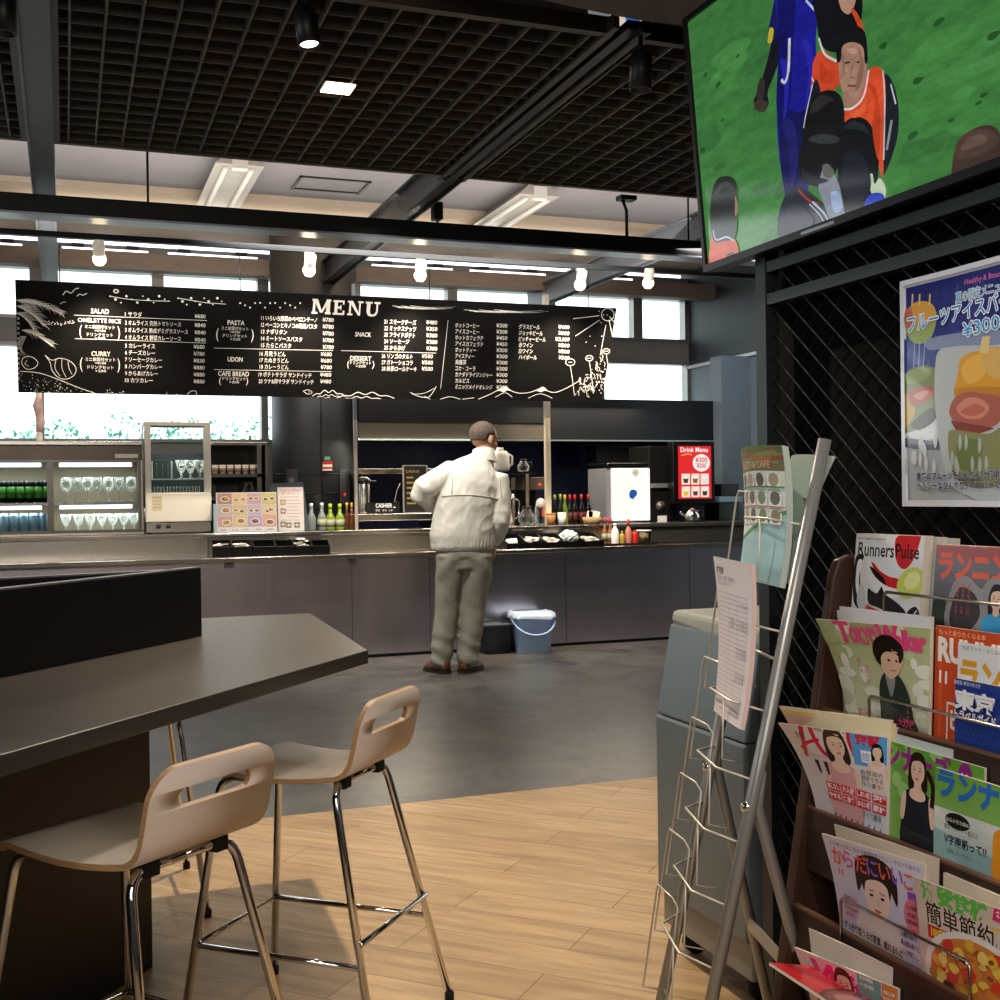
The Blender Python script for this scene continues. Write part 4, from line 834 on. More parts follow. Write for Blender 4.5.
# ================================================================== black bins on the tray shelf
m_pk = mat('white sugar packets', 'e8e2d6', .6, 0, .1, 40)
def packets(label, x0, x1, y0, y1, z, n, seed, h=.03):
    g = MB(); rnd = random.Random(seed)
    for k in range(n):
        M = Matrix.Translation((rnd.uniform(x0 + .03, x1 - .03), rnd.uniform(y0 + .03, y1 - .03), z + rnd.uniform(.004, h))) @ Matrix.Rotation(rnd.uniform(0, 6), 4, 'Z') @ Matrix.Rotation(rnd.uniform(-.5, .5), 4, 'X')
        g.box(-.028, .028, -.012, .012, -.002, .002, M=M)
    return tag(g.build('condiment_packets', m_pk), label, 'packets', None, 'stuff')
bx = [(212.5, 232), (232.5, 252), (253.5, 275.5), (276, 294), (294.5, 312), (312.5, 330)]
for i, (pa, pb) in enumerate(bx):
    q0 = at_y(pa, 558, 8.52); q1 = at_y(pb, 540, 8.52); W = q1.x - q0.x; Hh = max(.1, q1.z - LIP); D = .22
    L = 'glossy black condiment bin on the tray shelf, ' + ('leftmost of the row', 'second from left', 'third from left', 'third from right', 'second from right', 'rightmost of the row')[i]
    t = thing('condiment_bin', L, 'bin', (q0.x, 8.52, LIP), 0, 'black condiment bins on the tray shelf')
    fr = Hh * .62
    MB().prism([(0, 0), (D, 0), (D, Hh), (D * .35, Hh), (0.0, fr)], lambda a, b, k: Vector((k, a, b)), 0, .006).build('side_wall', m_dark, t); MB().prism([(0, 0), (D, 0), (D, Hh), (D * .35, Hh), (0, fr)], lambda a, b, k: Vector((k, a, b)), W - .006, W).build('side_wall', m_dark, t)
    MB().box(.006, W - .006, 0, .006, 0, fr).build('front_wall', m_dark, t, .002); MB().box(.006, W - .006, D - .006, D, 0, Hh).box(.006, W - .006, D * .35, D, Hh - .005, Hh).build('back_and_hood', m_dark, t); MB().box(.006, W - .006, .006, D - .006, 0, .006).build('bottom', m_dark, t)
    if i in (0, 1, 4): packets('white paper packets in the ' + ('leftmost black bin', 'second black bin', '', '', 'second black bin from right')[i], q0.x, q0.x + W, 8.53, 8.62, LIP + .01, 26, i, .085 if i != 4 else .11)
# ================================================================== cutlery tray right of the customer
TY = 8.5; q0 = at_y(507, 549, TY); q1 = at_y(604, 531, TY); W = q1.x - q0.x; D = .26
t = thing('cutlery_tray', 'wide black tray with five compartments on the tray shelf right of the customer', 'tray', (q0.x, TY, LIP))
zf, zb_ = .055, .105
pr = [(0, 0), (D, 0), (D, zb_), (D * .75, zb_), (.03, zf), (0, zf)]
for k in range(6):
    x = (W - .008) * k / 5; MB().prism(pr, lambda a, b, kk: Vector((x + kk, a, b)), 0, .008).build('divider' if 0 < k < 5 else 'side_wall', m_dark, t)
MB().box(.008, W - .008, 0, .008, 0, zf * .8).build('front_wall', m_dark, t); MB().box(.008, W - .008, D - .008, D, 0, zb_).build('back_wall', m_dark, t); MB().box(.008, W - .008, .008, D - .008, 0, .008).build('bottom', m_dark, t)
for k in (1, 2, 4): packets('paper packets in the black cutlery tray, ' + {1: 'second compartment', 2: 'middle compartment', 4: 'last compartment'}[k], q0.x + W * k / 5 + .005, q0.x + W * (k + 1) / 5 - .01, TY + .02, TY + .24, LIP + .02, 26, 20 + k, .06)
# crumpled clear bag in the fourth compartment
bag = MB().ball((0, 0, 0), .075, .06, .055, 20, 14).build('clear_bag', mat('crumpled clear plastic', 'cdd0d2', .15, .2, .2, 30), None); bag.location = (q0.x + W * .7, TY + .13, LIP + .075)
for v in bag.data.vertices: v.co *= 1 + .28 * noise.noise(v.co * 45)
for p_ in bag.data.polygons: p_.use_smooth = False
tag(bag, 'crumpled clear plastic bag in the black cutlery tray', 'bag')
# small white cup lying in the first compartment
t = thing('white_cup', 'white cup lying in the first compartment of the cutlery tray', 'cup', (q0.x + W * .1, TY + .12, LIP + .045)); MB().lathe([(0, -.04), (.028, -.04), (.034, .04), (.031, .04), (.026, -.034)], M=Matrix.Rotation(PI / 2, 4, 'Y'), seg=16).build('body', m_white, t)
# ================================================================== condiment tray
q0 = at_y(603, 544.5, 8.56); q1 = at_y(657, 541, 8.56); W = q1.x - q0.x
t = thing('condiment_tray', 'small flat black tray of sauces near the counter end', 'tray', (q0.x, 8.54, LIP)); MB().box(0, W, 0, .2, 0, .008).build('tray_base', m_black, t, .003); f = MB(); f.box(0, W, 0, .006, .008, .018); f.box(0, W, .194, .2, .008, .018); f.box(0, .006, .006, .194, .008, .018); f.box(W - .006, W, .006, .194, .008, .018); f.build('rim', m_black, t)
zt_ = LIP + .008; m_ket = mat('brown sauce', '7a4a2c', .3); m_must = mat('mustard glass', 'a98f3c', .3)
GC = 'sauce bottles on the small black tray'
bottle('red capped brown sauce bottle, leftmost on the small tray', GC, 605, 540, 517, 8.68, m_ket, m_red, .026, m_lab, .5, 'bottle', zt_, .24, 'sauce_bottle'); bottle('red capped brown sauce bottle, second on the small tray', GC, 610.5, 540, 517, 8.65, m_ket, m_red, .026, m_lab, .5, 'bottle', zt_, .24, 'sauce_bottle')
bottle('white squeeze bottle on the small black tray', GC, 615.2, 543, 523, 8.60, m_white, m_white, .032, None, .3, 'bottle', zt_, .12, 'sauce_bottle'); bottle('small mustard yellow jar on the tray, right of the white bottle', GC, 622, 543, 531, 8.6, m_must, m_gold, .024, None, .25, 'jar', zt_, .16, 'sauce_jar'); bottle('red topped pinkish squeeze bottle in the middle of the small tray', GC, 628.5, 543, 519, 8.6, mat('pinkish sauce', 'b97a62', .35), m_red, .027, None, .42, 'bottle', zt_, .28, 'sauce_bottle'); bottle('short bright red jar left of the packet tub', GC, 635, 543, 530, 8.6, m_red, m_red, .027, None, .15, 'jar', zt_, .14, 'sauce_jar')
q = at_y(644.5, 543, 8.62); t = thing('packet_tub', 'round clear tub of wrapped packets at the right end of the tray', 'tub', (q.x, 8.63, zt_)); hh = at_y(644, 530, 8.62).z - zt_; MB().lathe([(0, 0), (.05, 0), (.06, hh), (.057, hh), (.047, .004)], seg=20).build('tub', m_gclear, t); MB().lathe([(0, .006), (.045, .006), (.054, hh * .85), (.03, hh), (0, hh * .96)], seg=20).build('packet_fill', mat('mixed wrapped packets', 'c9a27a', .6, 0, .6, 60), t); MB().lathe([(.058, hh - .012), (.063, hh - .006), (.06, hh)], seg=20).build('rim', m_white, t)
# ================================================================== blue bucket
q = at_z(527, 650, 0); t = thing('blue_bucket', 'light blue plastic bucket with a bag liner on the floor by the counter', 'bucket', (q.x, 8.40, 0), -.15)
m_bkt = mat('light blue plastic', 'b4d4ff', .35, 0, .04)
def rsq(hx, hy, z, r): 
    out = []
    for cx, cy, a0 in ((hx - r, hy - r, 0), (-hx + r, hy - r, 90), (-hx + r, -hy + r, 180), (hx - r, -hy + r, 270)):
        for k in range(5): a = math.radians(a0 + k * 22.5); out.append(Vector((cx + r * math.cos(a), cy + r * math.sin(a), z)))
    return out
g = MB(); g.loft([rsq(.125, .1, 0, .04), rsq(.128, .103, .004, .04), rsq(.155, .125, .27, .05), rsq(.168, .138, .272, .055), rsq(.168, .138, .295, .055), rsq(.158, .128, .295, .05), rsq(.15, .12, .27, .05), rsq(.12, .095, .01, .04)]); g.build('body', m_bkt, t)
g = MB(); g.tube([(-.165, 0, .27)] + [(-.165 * math.cos(PI * k / 12), -.06 - .125 * math.sin(PI * k / 12), .265 - .12 * math.sin(PI * k / 12)) for k in range(1, 12)] + [(.165, 0, .27)], .008, 8); g.build('handle', mat('pale blue handle', 'a9c4ea', .35), t)
g = MB(); rnd = random.Random(3); R1 = []; R2 = []; R3 = []
for i, v in enumerate(rsq(.172, .142, .285, .055)): R1.append(v + Vector((0, 0, rnd.uniform(-.035, -.005))))
for v in rsq(.165, .135, .302, .055): R2.append(v + Vector((0, 0, rnd.uniform(-.002, .012))))
for v in rsq(.135, .105, .24, .05): R3.append(v + Vector((rnd.uniform(-.01, .01), rnd.uniform(-.01, .01), rnd.uniform(-.01, .03))))
g.loft([R1, R2, R3], caps=False); g.build('bag_liner', mat('translucent bag', 'aebbcb', .3, 0, .15, 20), t, fix=False)
q = at_z(497, 650, 0); t = thing('dark_bin', 'dark blue grey bin on the floor left of the blue bucket', 'bin', (q.x - .07, 8.47, 0)); MB().loft([rsq(.1, .1, 0, .03), rsq(.115, .115, .22, .03), rsq(.12, .12, .225, .03), rsq(.11, .11, .225, .03), rsq(.095, .095, .01, .03)]).build('body', mat('dark blue bin', '1d2733', .4), t); MB().loft([rsq(.124, .124, .215, .03), rsq(.124, .124, .232, .03), rsq(.108, .108, .232, .03)], caps=False).build('rim', mat('dark blue rim', '2a3644', .4), t)
# ================================================================== hanging menu board
Pt = at_y(15, 282, 8.1); Pr = at_y(616, 307, 8.1); bw = Pr.x - Pt.x + .005; zt = (Pt.z + Pr.z) / 2; zb2 = 1.918; YBt = 8.1; YBb = 8.385
ev = Vector((0, YBt - YBb, zt - zb2)); bh = ev.length
BP = Plane((Pt.x, YBb, zb2), (1, 0, 0), ev)
t = thing('hanging_menu_board', 'long black hanging menu board with white chalk style lettering', 'menu board', (0, 0, 0))
MB().prism([(0, 0), (bw, 0), (bw, bh), (0, bh)], lambda u, v, k: BP.pt(u, v, k), -.02, 0).build('board', mat('matte black board', '0a0807', .7, 0, .08, spec=.2), t)
for px in (60, 240, 430, 590):
    u = BP.uv(px, 300)[0]; p_ = BP.pt(u, bh, -.01); MB().tube([p_, (p_.x, p_.y, 2.86)], .004, 6).build('hanging_wire', m_char, t)
a = Art(bw, bh); CW = 'e9e2d8'
def B(px, py): return BP.uv(px, py)
def sz(px, py, hpx): return hpx * (BP.pt(*B(px, py)) - CAM).dot(FWD) / F_PX
def T(s, px, py, h=5.2, al='L', w=None, bold=.004):
    u, v = B(px, py); wd = None
    if w: wd = abs(B(px + w, py)[0] - u) if al == 'L' else abs(B(px - w, py)[0] - u) if al == 'R' else abs(B(px + w / 2, py)[0] - B(px - w / 2, py)[0])
    a.text(s, u, v, sz(px, py, h * 1.14), CW, al, 1.0, bold, width=wd)
def Ln(x0, y0, x1, y1, wpx=.9): a.line([B(x0, y0), B(x1, y1)], sz(x0, y0, wpx * .5), CW)
def rows(items, x, xp, y0, dy, sl, h=5.0):
    for i, (s, pr_, w) in enumerate(items):
        y = y0 + i * dy; T(s, x, y, h, 'L', w); T(pr_, xp, y + (xp - x) * sl, h, 'R', 11 if len(pr_) < 6 else 14)
T('SALAD', 100, 313.5, 6, 'C', 18, .012)
rows([('1 サラダ', '¥680', 17)], 125, 205.5, 316, 7, .03)
Ln(74, 315, 207, 320.5)
T('OMELETTE RICE', 99.5, 322.5, 5.2, 'C', 43, .008); T('(', 79.5, 335.5, 14, 'L', 2.5, 0); T(')', 117.5, 337, 14, 'L', 2.5, 0)
T('ミニ前菜付セット', 100, 328.5, 3.7, 'C', 30); T('+¥100', 100, 331.8, 2.9, 'C', 11); T('ドリンクセット', 100, 336.2, 3.7, 'C', 26); T('+200', 100, 339.4, 2.9, 'C', 11)
rows([('2 オムライス 完熟トマトソース', '¥840', 56), ('3 オムライス 熟成デミグラスソース', '¥840', 63), ('4 オムライス 野菜カレーソース', '¥840', 56)], 125, 205.5, 324.5, 7.3, .035)
Ln(75, 338.5, 206, 343)
T('CURRY', 101, 356, 6, 'C', 19, .008); T('(', 80, 368, 14, 'L', 2.5, 0); T(')', 117.5, 369, 14, 'L', 2.5, 0); T('ミニ前菜付セット', 100.5, 361, 3.7, 'C', 30); T('+¥100', 100.5, 364.2, 2.9, 'C', 11); T('ドリンクセット', 100.5, 368.8, 3.7, 'C', 26); T('+200', 100.5, 372, 2.9, 'C', 11)
rows([('5 カレーライス', '¥680', 30), ('6 チーズカレー', '¥780', 30), ('7 ソーセージカレー', '¥830', 37), ('8 ハンバーグカレー', '¥880', 37), ('9 からあげカレー', '¥880', 33), ('10 カツカレー', '¥880', 28)], 125, 204.5, 347.5, 6.9, .018)
T('PASTA', 236, 325, 6, 'C', 17, .008); T('(', 216, 338, 13, 'L', 2.5, 0); T(')', 251, 339, 13, 'L', 2.5, 0); T('ミニ前菜付セット', 235, 330, 3.6, 'C', 27); T('+¥100', 235, 333.2, 2.9, 'C', 10); T('ドリンクセット', 235, 337.2, 3.6, 'C', 24); T('+200', 235, 340.4, 2.9, 'C', 10)
rows([('11 いろいろ野菜のペペロンチーノ', '¥780', 56), ('12 ベーコンとキノコの和風パスタ', '¥780', 56), ('13 ナポリタン', '¥780', 26), ('14 ミートソースパスタ', '¥780', 41), ('15 たらこパスタ', '¥780', 30)], 261, 333.5, 319.8, 6.8, .03)
Ln(214, 348, 333, 350.5)
T('UDON', 235, 361.5, 6, 'C', 15, .012)
rows([('16 月見うどん', '¥680', 26), ('17 たぬきうどん', '¥680', 29), ('18 カレーうどん', '¥780', 29)], 259.5, 331.5, 355.5, 6.5, .01)
Ln(214, 369.5, 331, 371.5)
T('CAFE BREAD', 233.5, 376, 6, 'C', 31, .008); T('(', 219, 383, 8, 'L', 2, 0); T(')', 246, 383.5, 8, 'L', 2, 0); T('ドリンクセット', 234, 380.2, 4, 'C', 23); T('+200', 234, 383.2, 2.9, 'C', 10)
rows([('19 ポテトサラダ サンドイッチ', '¥480', 53), ('20 ツナ&卵サラダ サンドイッチ', '¥480', 55)], 258.5, 331, 376.3, 6.7, .005)
T('SNACK', 363, 336.5, 5.6, 'C', 16, .012)
rows([('21 スモークチーズ', '¥480', 32), ('22 ミックスナッツ', '¥350', 32), ('23 フライドポテト', '¥380', 31), ('24 ソーセージ', '¥380', 25), ('25 からあげ', '¥380', 21)], 384, 437, 323.5, 6.5, .02)
Ln(341, 350.5, 436, 353)
T('DESSERT', 360.5, 360.5, 5.8, 'C', 21, .008); T('(', 347, 366.5, 8, 'L', 2, 0); T(')', 372, 367, 8, 'L', 2, 0); T('ドリンクセット', 360.5, 364.3, 4, 'C', 21); T('+200', 360.5, 367.3, 2.9, 'C', 10)
rows([('26 リンゴのタルト', '¥500', 31), ('27 ガトーショコラ', '¥500', 31), ('28 抹茶ロールケーキ', '¥500', 35)], 381.5, 432.5, 357.8, 6.3, .008)
Ln(448, 320, 440.5, 389, .8)
rows([('ホットコーヒー', '¥300', 24), ('アイスコーヒー', '¥300', 24), ('ホットカフェラテ', '¥450', 28), ('アイスカフェラテ', '¥450', 28), ('ホットティー', '¥300', 21), ('アイスティー', '¥300', 19), ('烏龍茶', '¥300', 11), ('コカ・コーラ', '¥300', 20), ('カナダドライジンジャー', '¥300', 37), ('カルピス', '¥300', 14), ('ミニッツメイドオレンジ', '¥300', 37)], 455, 507, 327, 6.15, .012, 4.8)
rows([('グラスビール', '¥400', 21), ('ジョッキビール', '¥600', 24), ('ピッチャービール', '¥3,000', 27), ('赤ワイン', '¥500', 14), ('白ワイン', '¥500', 14), ('ハイボール', '¥500', 18)], 518.5, 569, 328.5, 6.1, .012, 4.8)
# big slab-serif heading
def slab(ch, x0, x1, yb, yt):
    u0, v0 = B(x0, yb); u1, v1 = B(x1, yt); W = u1 - u0; H = v1 - v0; s = W * .2; f = H * .13; e = W * .07
    R = lambda a_, b_, c_, d_: a.rect(u0 + a_, v0 + b_, u0 + c_, v0 + d_, CW)
    if ch == 'M':
        R(.05 * W, 0, .05 * W + s * .6, H); R(.95 * W - s, 0, .95 * W, H); R(0, 0, .3 * W, f); R(0, H - f, .22 * W, H); R(.7 * W, 0, W, f); R(.78 * W, H - f, W, H)
        a.poly([(u0 + .05 * W, v0 + H), (u0 + .05 * W + s * 1.2, v0 + H), (u0 + .56 * W, v0 + .1 * H), (u0 + .44 * W, v0 + .1 * H)], CW); a.poly([(u0 + .95 * W - s * .9, v0 + H), (u0 + .95 * W, v0 + H), (u0 + .56 * W, v0 + .1 * H), (u0 + .47 * W, v0 + .1 * H)], CW)
    if ch == 'E':
        R(.12 * W, 0, .12 * W + s * 1.3, H); R(0, 0, .95 * W, f); R(0, H - f, .92 * W, H); R(.3 * W, .44 * H, .7 * W, .44 * H + f); R(.82 * W, 0, .97 * W, .3 * H); R(.8 * W, .72 * H, .93 * W, H); R(.6 * W, .34 * H, .7 * W, .68 * H)
    if ch == 'N':
        R(.1 * W, 0, .1 * W + s * .6, H); R(.8 * W - s * .3, 0, .84 * W, H); R(0, 0, .34 * W, f); R(.66 * W, H - f, W, H); R(0, H - f, .3 * W, H)
        a.poly([(u0 + .06 * W, v0 + H), (u0 + .32 * W, v0 + H), (u0 + .84 * W, v0), (u0 + .7 * W, v0)], CW)
    if ch == 'U':
        R(.1 * W, .25 * H, .1 * W + s * 1.2, H); R(.74 * W, .25 * H, .74 * W + s * .6, H); R(0, H - f, .48 * W, H); R(.6 * W, H - f, W, H)
        a.poly([(u0 + .1 * W, v0 + .3 * H), (u0 + .34 * W, v0 + .3 * H), (u0 + .4 * W, v0 + .14 * H), (u0 + .6 * W, v0 + .12 * H), (u0 + .74 * W, v0 + .3 * H), (u0 + .86 * W, v0 + .3 * H), (u0 + .76 * W, v0 + .06 * H), (u0 + .6 * W, v0 - .02 * H), (u0 + .34 * W, v0 - .02 * H), (u0 + .18 * W, v0 + .08 * H)], CW)
for ch, xx0, xx1, yb_, yt_ in (('M', 311.5, 331.5, 313.5, 299.5), ('E', 332.5, 345.5, 314.5, 300.5), ('N', 347, 363.5, 315, 301.3), ('U', 364.5, 380.5, 315.8, 302.2)): slab(ch, xx0, xx1, yb_, yt_)
# chalk drawings: palm, gulls, shells, sand, clouds, mountains, sun, flowers
rnd = random.Random(8)
def C(pts, wpx=.9, taper=False): a.curve([B(*p) for p in pts], sz(pts[0][0], pts[0][1], wpx * .6), CW, 4, taper)
def D(px, py, r=.7): u, v = B(px, py); s = sz(px, py, r); a.ell(u, v, s, s, CW, 8)
def frond(x0, y0, x1, y1, n=16, dr=9):
    C([(x0, y0), ((x0 + x1) / 2, (y0 + y1) / 2 - 3), (x1, y1)], 1.2)
    for k in range(n * 2):
        t_ = k / n / 2; x = x0 + (x1 - x0) * t_; y = y0 + (y1 - y0) * t_ - 3 * math.sin(PI * t_); L = dr * (1 - t_ * .5) * rnd.uniform(.55, 1.35)
        C([(x, y), (x + L * .7, y + L * .35), (x + L * 1.1, y + L * .95)], 1.1, True); C([(x, y), (x + L * .9, y - L * .1), (x + L * 1.5, y + L * .15)], 1.0, True)
frond(16, 300, 62, 314, 18, 10); frond(17, 306, 44, 326, 12, 10); frond(17, 313, 34, 330, 8, 9); frond(22, 330, 52, 346, 12, 8)
for k in range(6): C([(26 - k, 336), (22 - k * .8, 346), (20 + k * 2.2, 358)], .8, True)
for k in range(14): C([(17, 312 + k * 5), (19.5, 314.5 + k * 5)], .8); C([(19.5, 312 + k * 5), (17, 314.5 + k * 5)], .7)
for x, y in ((63, 294), (77, 296)):
    C([(x, y + 1), (x + 3, y - 3), (x + 8, y - 1), (x + 12, y - 5), (x + 16, y - 6)] if x < 70 else [(x, y), (x + 3, y - 2), (x + 6, y - 1), (x + 10, y - 3)], 1.3)
C([(60, 304), (63, 302), (66, 302)], .9)
C([(29, 356), (23, 358), (22, 364), (27, 369), (34, 368), (38, 363), (34, 358), (29, 356)], 1.0); C([(27, 360), (25, 364), (29, 366)], .7)
C([(45, 355), (50, 362), (52, 370), (58, 377), (66, 379), (74, 375), (76, 368), (70, 361), (60, 358), (52, 360), (45, 355)], .9); C([(56, 359), (55, 368), (60, 376)], .7); C([(62, 359), (62, 368), (66, 377)], .7); C([(68, 361), (69, 368), (72, 374)], .7)
C([(20, 371), (40, 373), (60, 380), (80, 388), (95, 393)], 1.1)
for k in range(170):
    x = rnd.uniform(20, 98); y = rnd.uniform(372, 396)
    if y > 371 + (x - 20) * .27: D(x, y, rnd.uniform(.25, .5))
for k in range(30): D(48 + k * .9 + rnd.uniform(-2, 2), 324 - abs(k - 15) * .12 + rnd.uniform(-2, 2), .5)
for k in range(22): D(rnd.uniform(104, 124), rnd.uniform(389, 396), .5)
for xa_, xb_, y in ((110, 170, 300), (178, 226, 302)):
    C([(xa_, y - 4), (xa_ + 18, y - 1), (xb_ - 20, y + .5), (xb_, y + (1 if xa_ < 150 else 2))], 1.0)
    for k in range(11): x = xa_ + (xb_ - xa_) * k / 11; D(x, y - 4 + (k % 3) * 3.2, .8 + .5 * (k % 2))
u, v = B(116, 291); a.ell(u, v, sz(116, 291, 2.8), sz(116, 291, 2.2), CW, 16); a.ell(u, v, sz(116, 291, 1.6), sz(116, 291, 1.2), '15110f', 16)
for k in range(13): D(240 + k * 5, 303 + (k % 3) * 2.2 - (2.5 if k in (4, 7) else 0), .9)
C([(128, 395.5), (165, 396), (210, 399), (250, 400)], .8)
for k in range(26): D(163 + k * 3.2 + rnd.uniform(-1, 1), 395.5 + k * .08 + rnd.uniform(-1.5, 1.2), .7)
C([(166, 396), (167, 391.5)], .7); C([(187, 394), (191, 391), (196, 391), (196, 395)], .8)
C([(303, 391), (308, 389.5), (312, 392), (308, 394), (303, 391)], .9); D(309, 391.7, .5); C([(280, 398), (310, 399), (330, 397)], .8)
for seed, (xa_, xb_, yy) in enumerate(((312, 345, 396), (336, 394, 398))):
    n = 8; C([(xa_ + (xb_ - xa_) * k / n, yy - (6.5 * math.sin(PI * k / n)) * (1 if k % 2 else .55)) for k in range(n + 1)], 1.1); C([(xa_ + 5 + (xb_ - xa_) * k / n * .7, yy + 1 - 3 * math.sin(PI * k / n) * (1 if k % 2 else .4)) for k in range(n + 1)], .9)
C([(410, 392), (418, 396), (428, 397), (434, 390), (436, 386)], .9); C([(412, 394), (424, 393), (434, 388)], .7); C([(424, 396), (430, 399)], .7)
C([(440, 399), (450, 396.5), (460, 399)], 1.0); C([(462, 399), (474, 397.5)], 1.0)
def mount(pts, snow):
    C(pts, 1.2)
    for s_ in snow: a.poly([B(*p) for p in s_], CW)
mount([(478, 399), (490, 394), (500, 388.5), (505, 386.5), (512, 391), (520, 393), (530, 392), (538, 389), (543, 387), (548, 391), (556, 392), (568, 387), (580, 380)], [[(496, 391), (505, 386.5), (512, 391), (507, 390), (503, 392.5), (500, 390.5)], [(536, 390.5), (543, 387), (548, 391), (544, 390.3), (541, 392)]])
C([(495, 397), (505, 392.5), (512, 397)], .9); C([(528, 398), (540, 393.5), (552, 398)], .9)
for k in range(7): C([(392 + k * 3, 305.5 + (k % 3)), (415 + k * 4, 308 + (k % 2)), (440 + k * 2.5, 306.5 + (k % 3))], .9, True)
for k in range(8): C([(464 + k * 5, 309.5 + (k % 3)), (490 + k * 5, 311.5 + (k % 2)), (514 + k * 5, 310 + (k % 3) * 1.2)], .9, True)
u, v = B(607.5, 314.5)
C([(607.5 + 6.2 * math.cos(k * PI / 8), 314.5 + 6.2 * math.sin(k * PI / 8)) for k in range(17)], 1.2)
for x1, y1 in ((573, 318.5), (575, 336), (600, 355), (612, 335), (614, 322)): C([(607.5 + (x1 - 607.5) * .25, 314.5 + (y1 - 314.5) * .25), (607.5 + (x1 - 607.5) * .6, 314.5 + (y1 - 314.5) * .6), (x1, y1)], 1.0)
for k in range(9): D(588 + rnd.uniform(-6, 22), 318 + rnd.uniform(-8, 28), .6)
for cx, cy, rr in ((570, 362, 4.6), (589, 358, 3.6), (606, 351, 3.4)):
    C([(cx + rr * math.cos(k * PI / 6), cy + rr * .75 * math.sin(k * PI / 6)) for k in range(13)], 1.1); C([(cx - 2, cy), (cx + 2, cy)], .9); C([(cx, cy + rr * .8), (cx + 2, cy + 16), (cx + 4, cy + 32)], .9)
for k in range(190):
    x = rnd.uniform(574, 605); y = rnd.uniform(350, 397)
    if y > 395 - (x - 565) * 1.0: 
        if k % 3: D(x, y, rnd.uniform(.4, .9))
        else: C([(x, y), (x + rnd.uniform(-2, 2), y - 3), (x + rnd.uniform(-2, 2), y - 5)], .8)
a.build('chalk_lettering', lambda u, v, k: BP.pt(u, v, .0015 + k), t, print_mat('chalk paint', .8), lift=6e-6)
# ================================================================== wall mounted television
TVY0 = 2.447; tw = 1.10
ptb = Vector((1.421, TVY0, 1.720)); ptt = Vector((1.372, TVY0, 2.310))
TP = Plane(ptb, (0, -1, 0), ptt - ptb); thh = (ptt - ptb).length
t = thing('television', 'large flat television tilted down from the wall showing a football match', 'television', (1.42, TVY0 - tw / 2, 1.72))
off = -Vector((1.42, TVY0 - tw / 2, 1.72))
def tp(u, v, k=0): return TP.pt(u, v, k) + off
m_bez = mat('glossy black bezel', '050506', .3, 0, .05, spec=.3)
e = .012; eb = .016
for nm, r in (('bezel_frame', ((0, 0, tw, eb), (0, thh - e, tw, thh), (0, eb, e, thh - e), (tw - e, eb, tw, thh - e))),):
    g = MB()
    for x0, y0, x1, y1 in r: g.prism([(x0, y0), (x1, y0), (x1, y1), (x0, y1)], lambda u, v, k: tp(u, v, k), -.045, 0)
    g.build(nm, m_bez, t)
MB().prism([(e, eb), (tw - e, eb), (tw - e, thh - e), (e, thh - e)], lambda u, v, k: tp(u, v, k), -.045, -.009).build('back_shell', m_dark, t)
MB().prism([(tw * .3, thh * .3), (tw * .7, thh * .3), (tw * .7, thh * .7), (tw * .3, thh * .7)], lambda u, v, k: tp(u, v, k), -.09, -.045).build('wall_bracket', m_dark, t)
MB().prism([(tw * .36, .004), (tw * .46, .004), (tw * .46, .010), (tw * .36, .010)], lambda u, v, k: tp(u, v, k), .0, .001).build('emblem_strip', mat('dull silver', '8a8d8f', .3, .8), t)
sw, sh = tw - 2 * e, thh - e - eb
a = Art(sw, sh, '3f8f3d')
def V(px, py): u, v = TP.uv(px, py); return (u - e, v - eb)
# pitch shading in soft diagonal bands
rnd = random.Random(4); a.grad(0, 0, sw, sh, '4a9048', '437f42', 12)
for k in range(46):
    x = rnd.uniform(0, sw); y = rnd.uniform(0, sh); r = rnd.uniform(.02, .07); n = 9
    c = rnd.choice(['4d9249', '478845', '417f42', '50964e', '3f7a40'])
    a.blob([(x + r * 1.6 * math.cos(2 * PI * q / n) * rnd.uniform(.7, 1.2), y + r * .5 * math.sin(2 * PI * q / n) * rnd.uniform(.6, 1.3)) for q in range(n)], c, 3)
for px, py in ((752, 100), (735, 56), (703, 75), (716, 84), (915, 80), (980, 95), (975, 103), (910, 135), (935, 22), (990, 35), (880, 45), (948, 120), (720, 120), (700, 150)):
    x, y = V(px, py); r = rnd.uniform(.008, .016); a.blob([(x + r * math.cos(q) * rnd.uniform(.6, 1.3), y + r * .45 * math.sin(q) * rnd.uniform(.6, 1.3)) for q in (0, 1, 2, 3, 4, 5)], '2c5e2e', 3)
def S(pts, c, n=5): a.blob([V(*p) for p in pts], c, n)
def St(pts, wpx, c): a.curve([V(*p) for p in pts], wpx / 1180 * 2.5, c, 4)
# player in blue
S([(772, 30), (766, 55), (759, 80), (752, 98), (753, 108), (760, 112), (766, 104), (765, 92), (771, 76), (778, 55), (780, 34)], '1a1a22')
S([(770, 8), (765, 36), (768, 44), (778, 30), (784, 0), (775, -10)], '1b1f5e'); S([(767, 28), (765, 42), (769, 42), (771, 30)], 'd8c33a')
S([(775, -10), (776, 40), (774, 100), (776, 150), (784, 196), (800, 200), (812, 160), (816, 100), (813, 40), (815, -12)], '20209a'); S([(776, -8), (776, 50), (774, 110), (786, 110), (790, 50), (792, -8)], '16166a')
S([(777, 110), (778, 160), (784, 198), (799, 200), (811, 150), (813, 105), (795, 112)], '191a5c')
St([(787, 38), (786, 70), (783, 82), (779, 80)], 3.2, 'd9dcec'); St([(803, 0), (812, 10)], 2.4, 'c9d4ee')
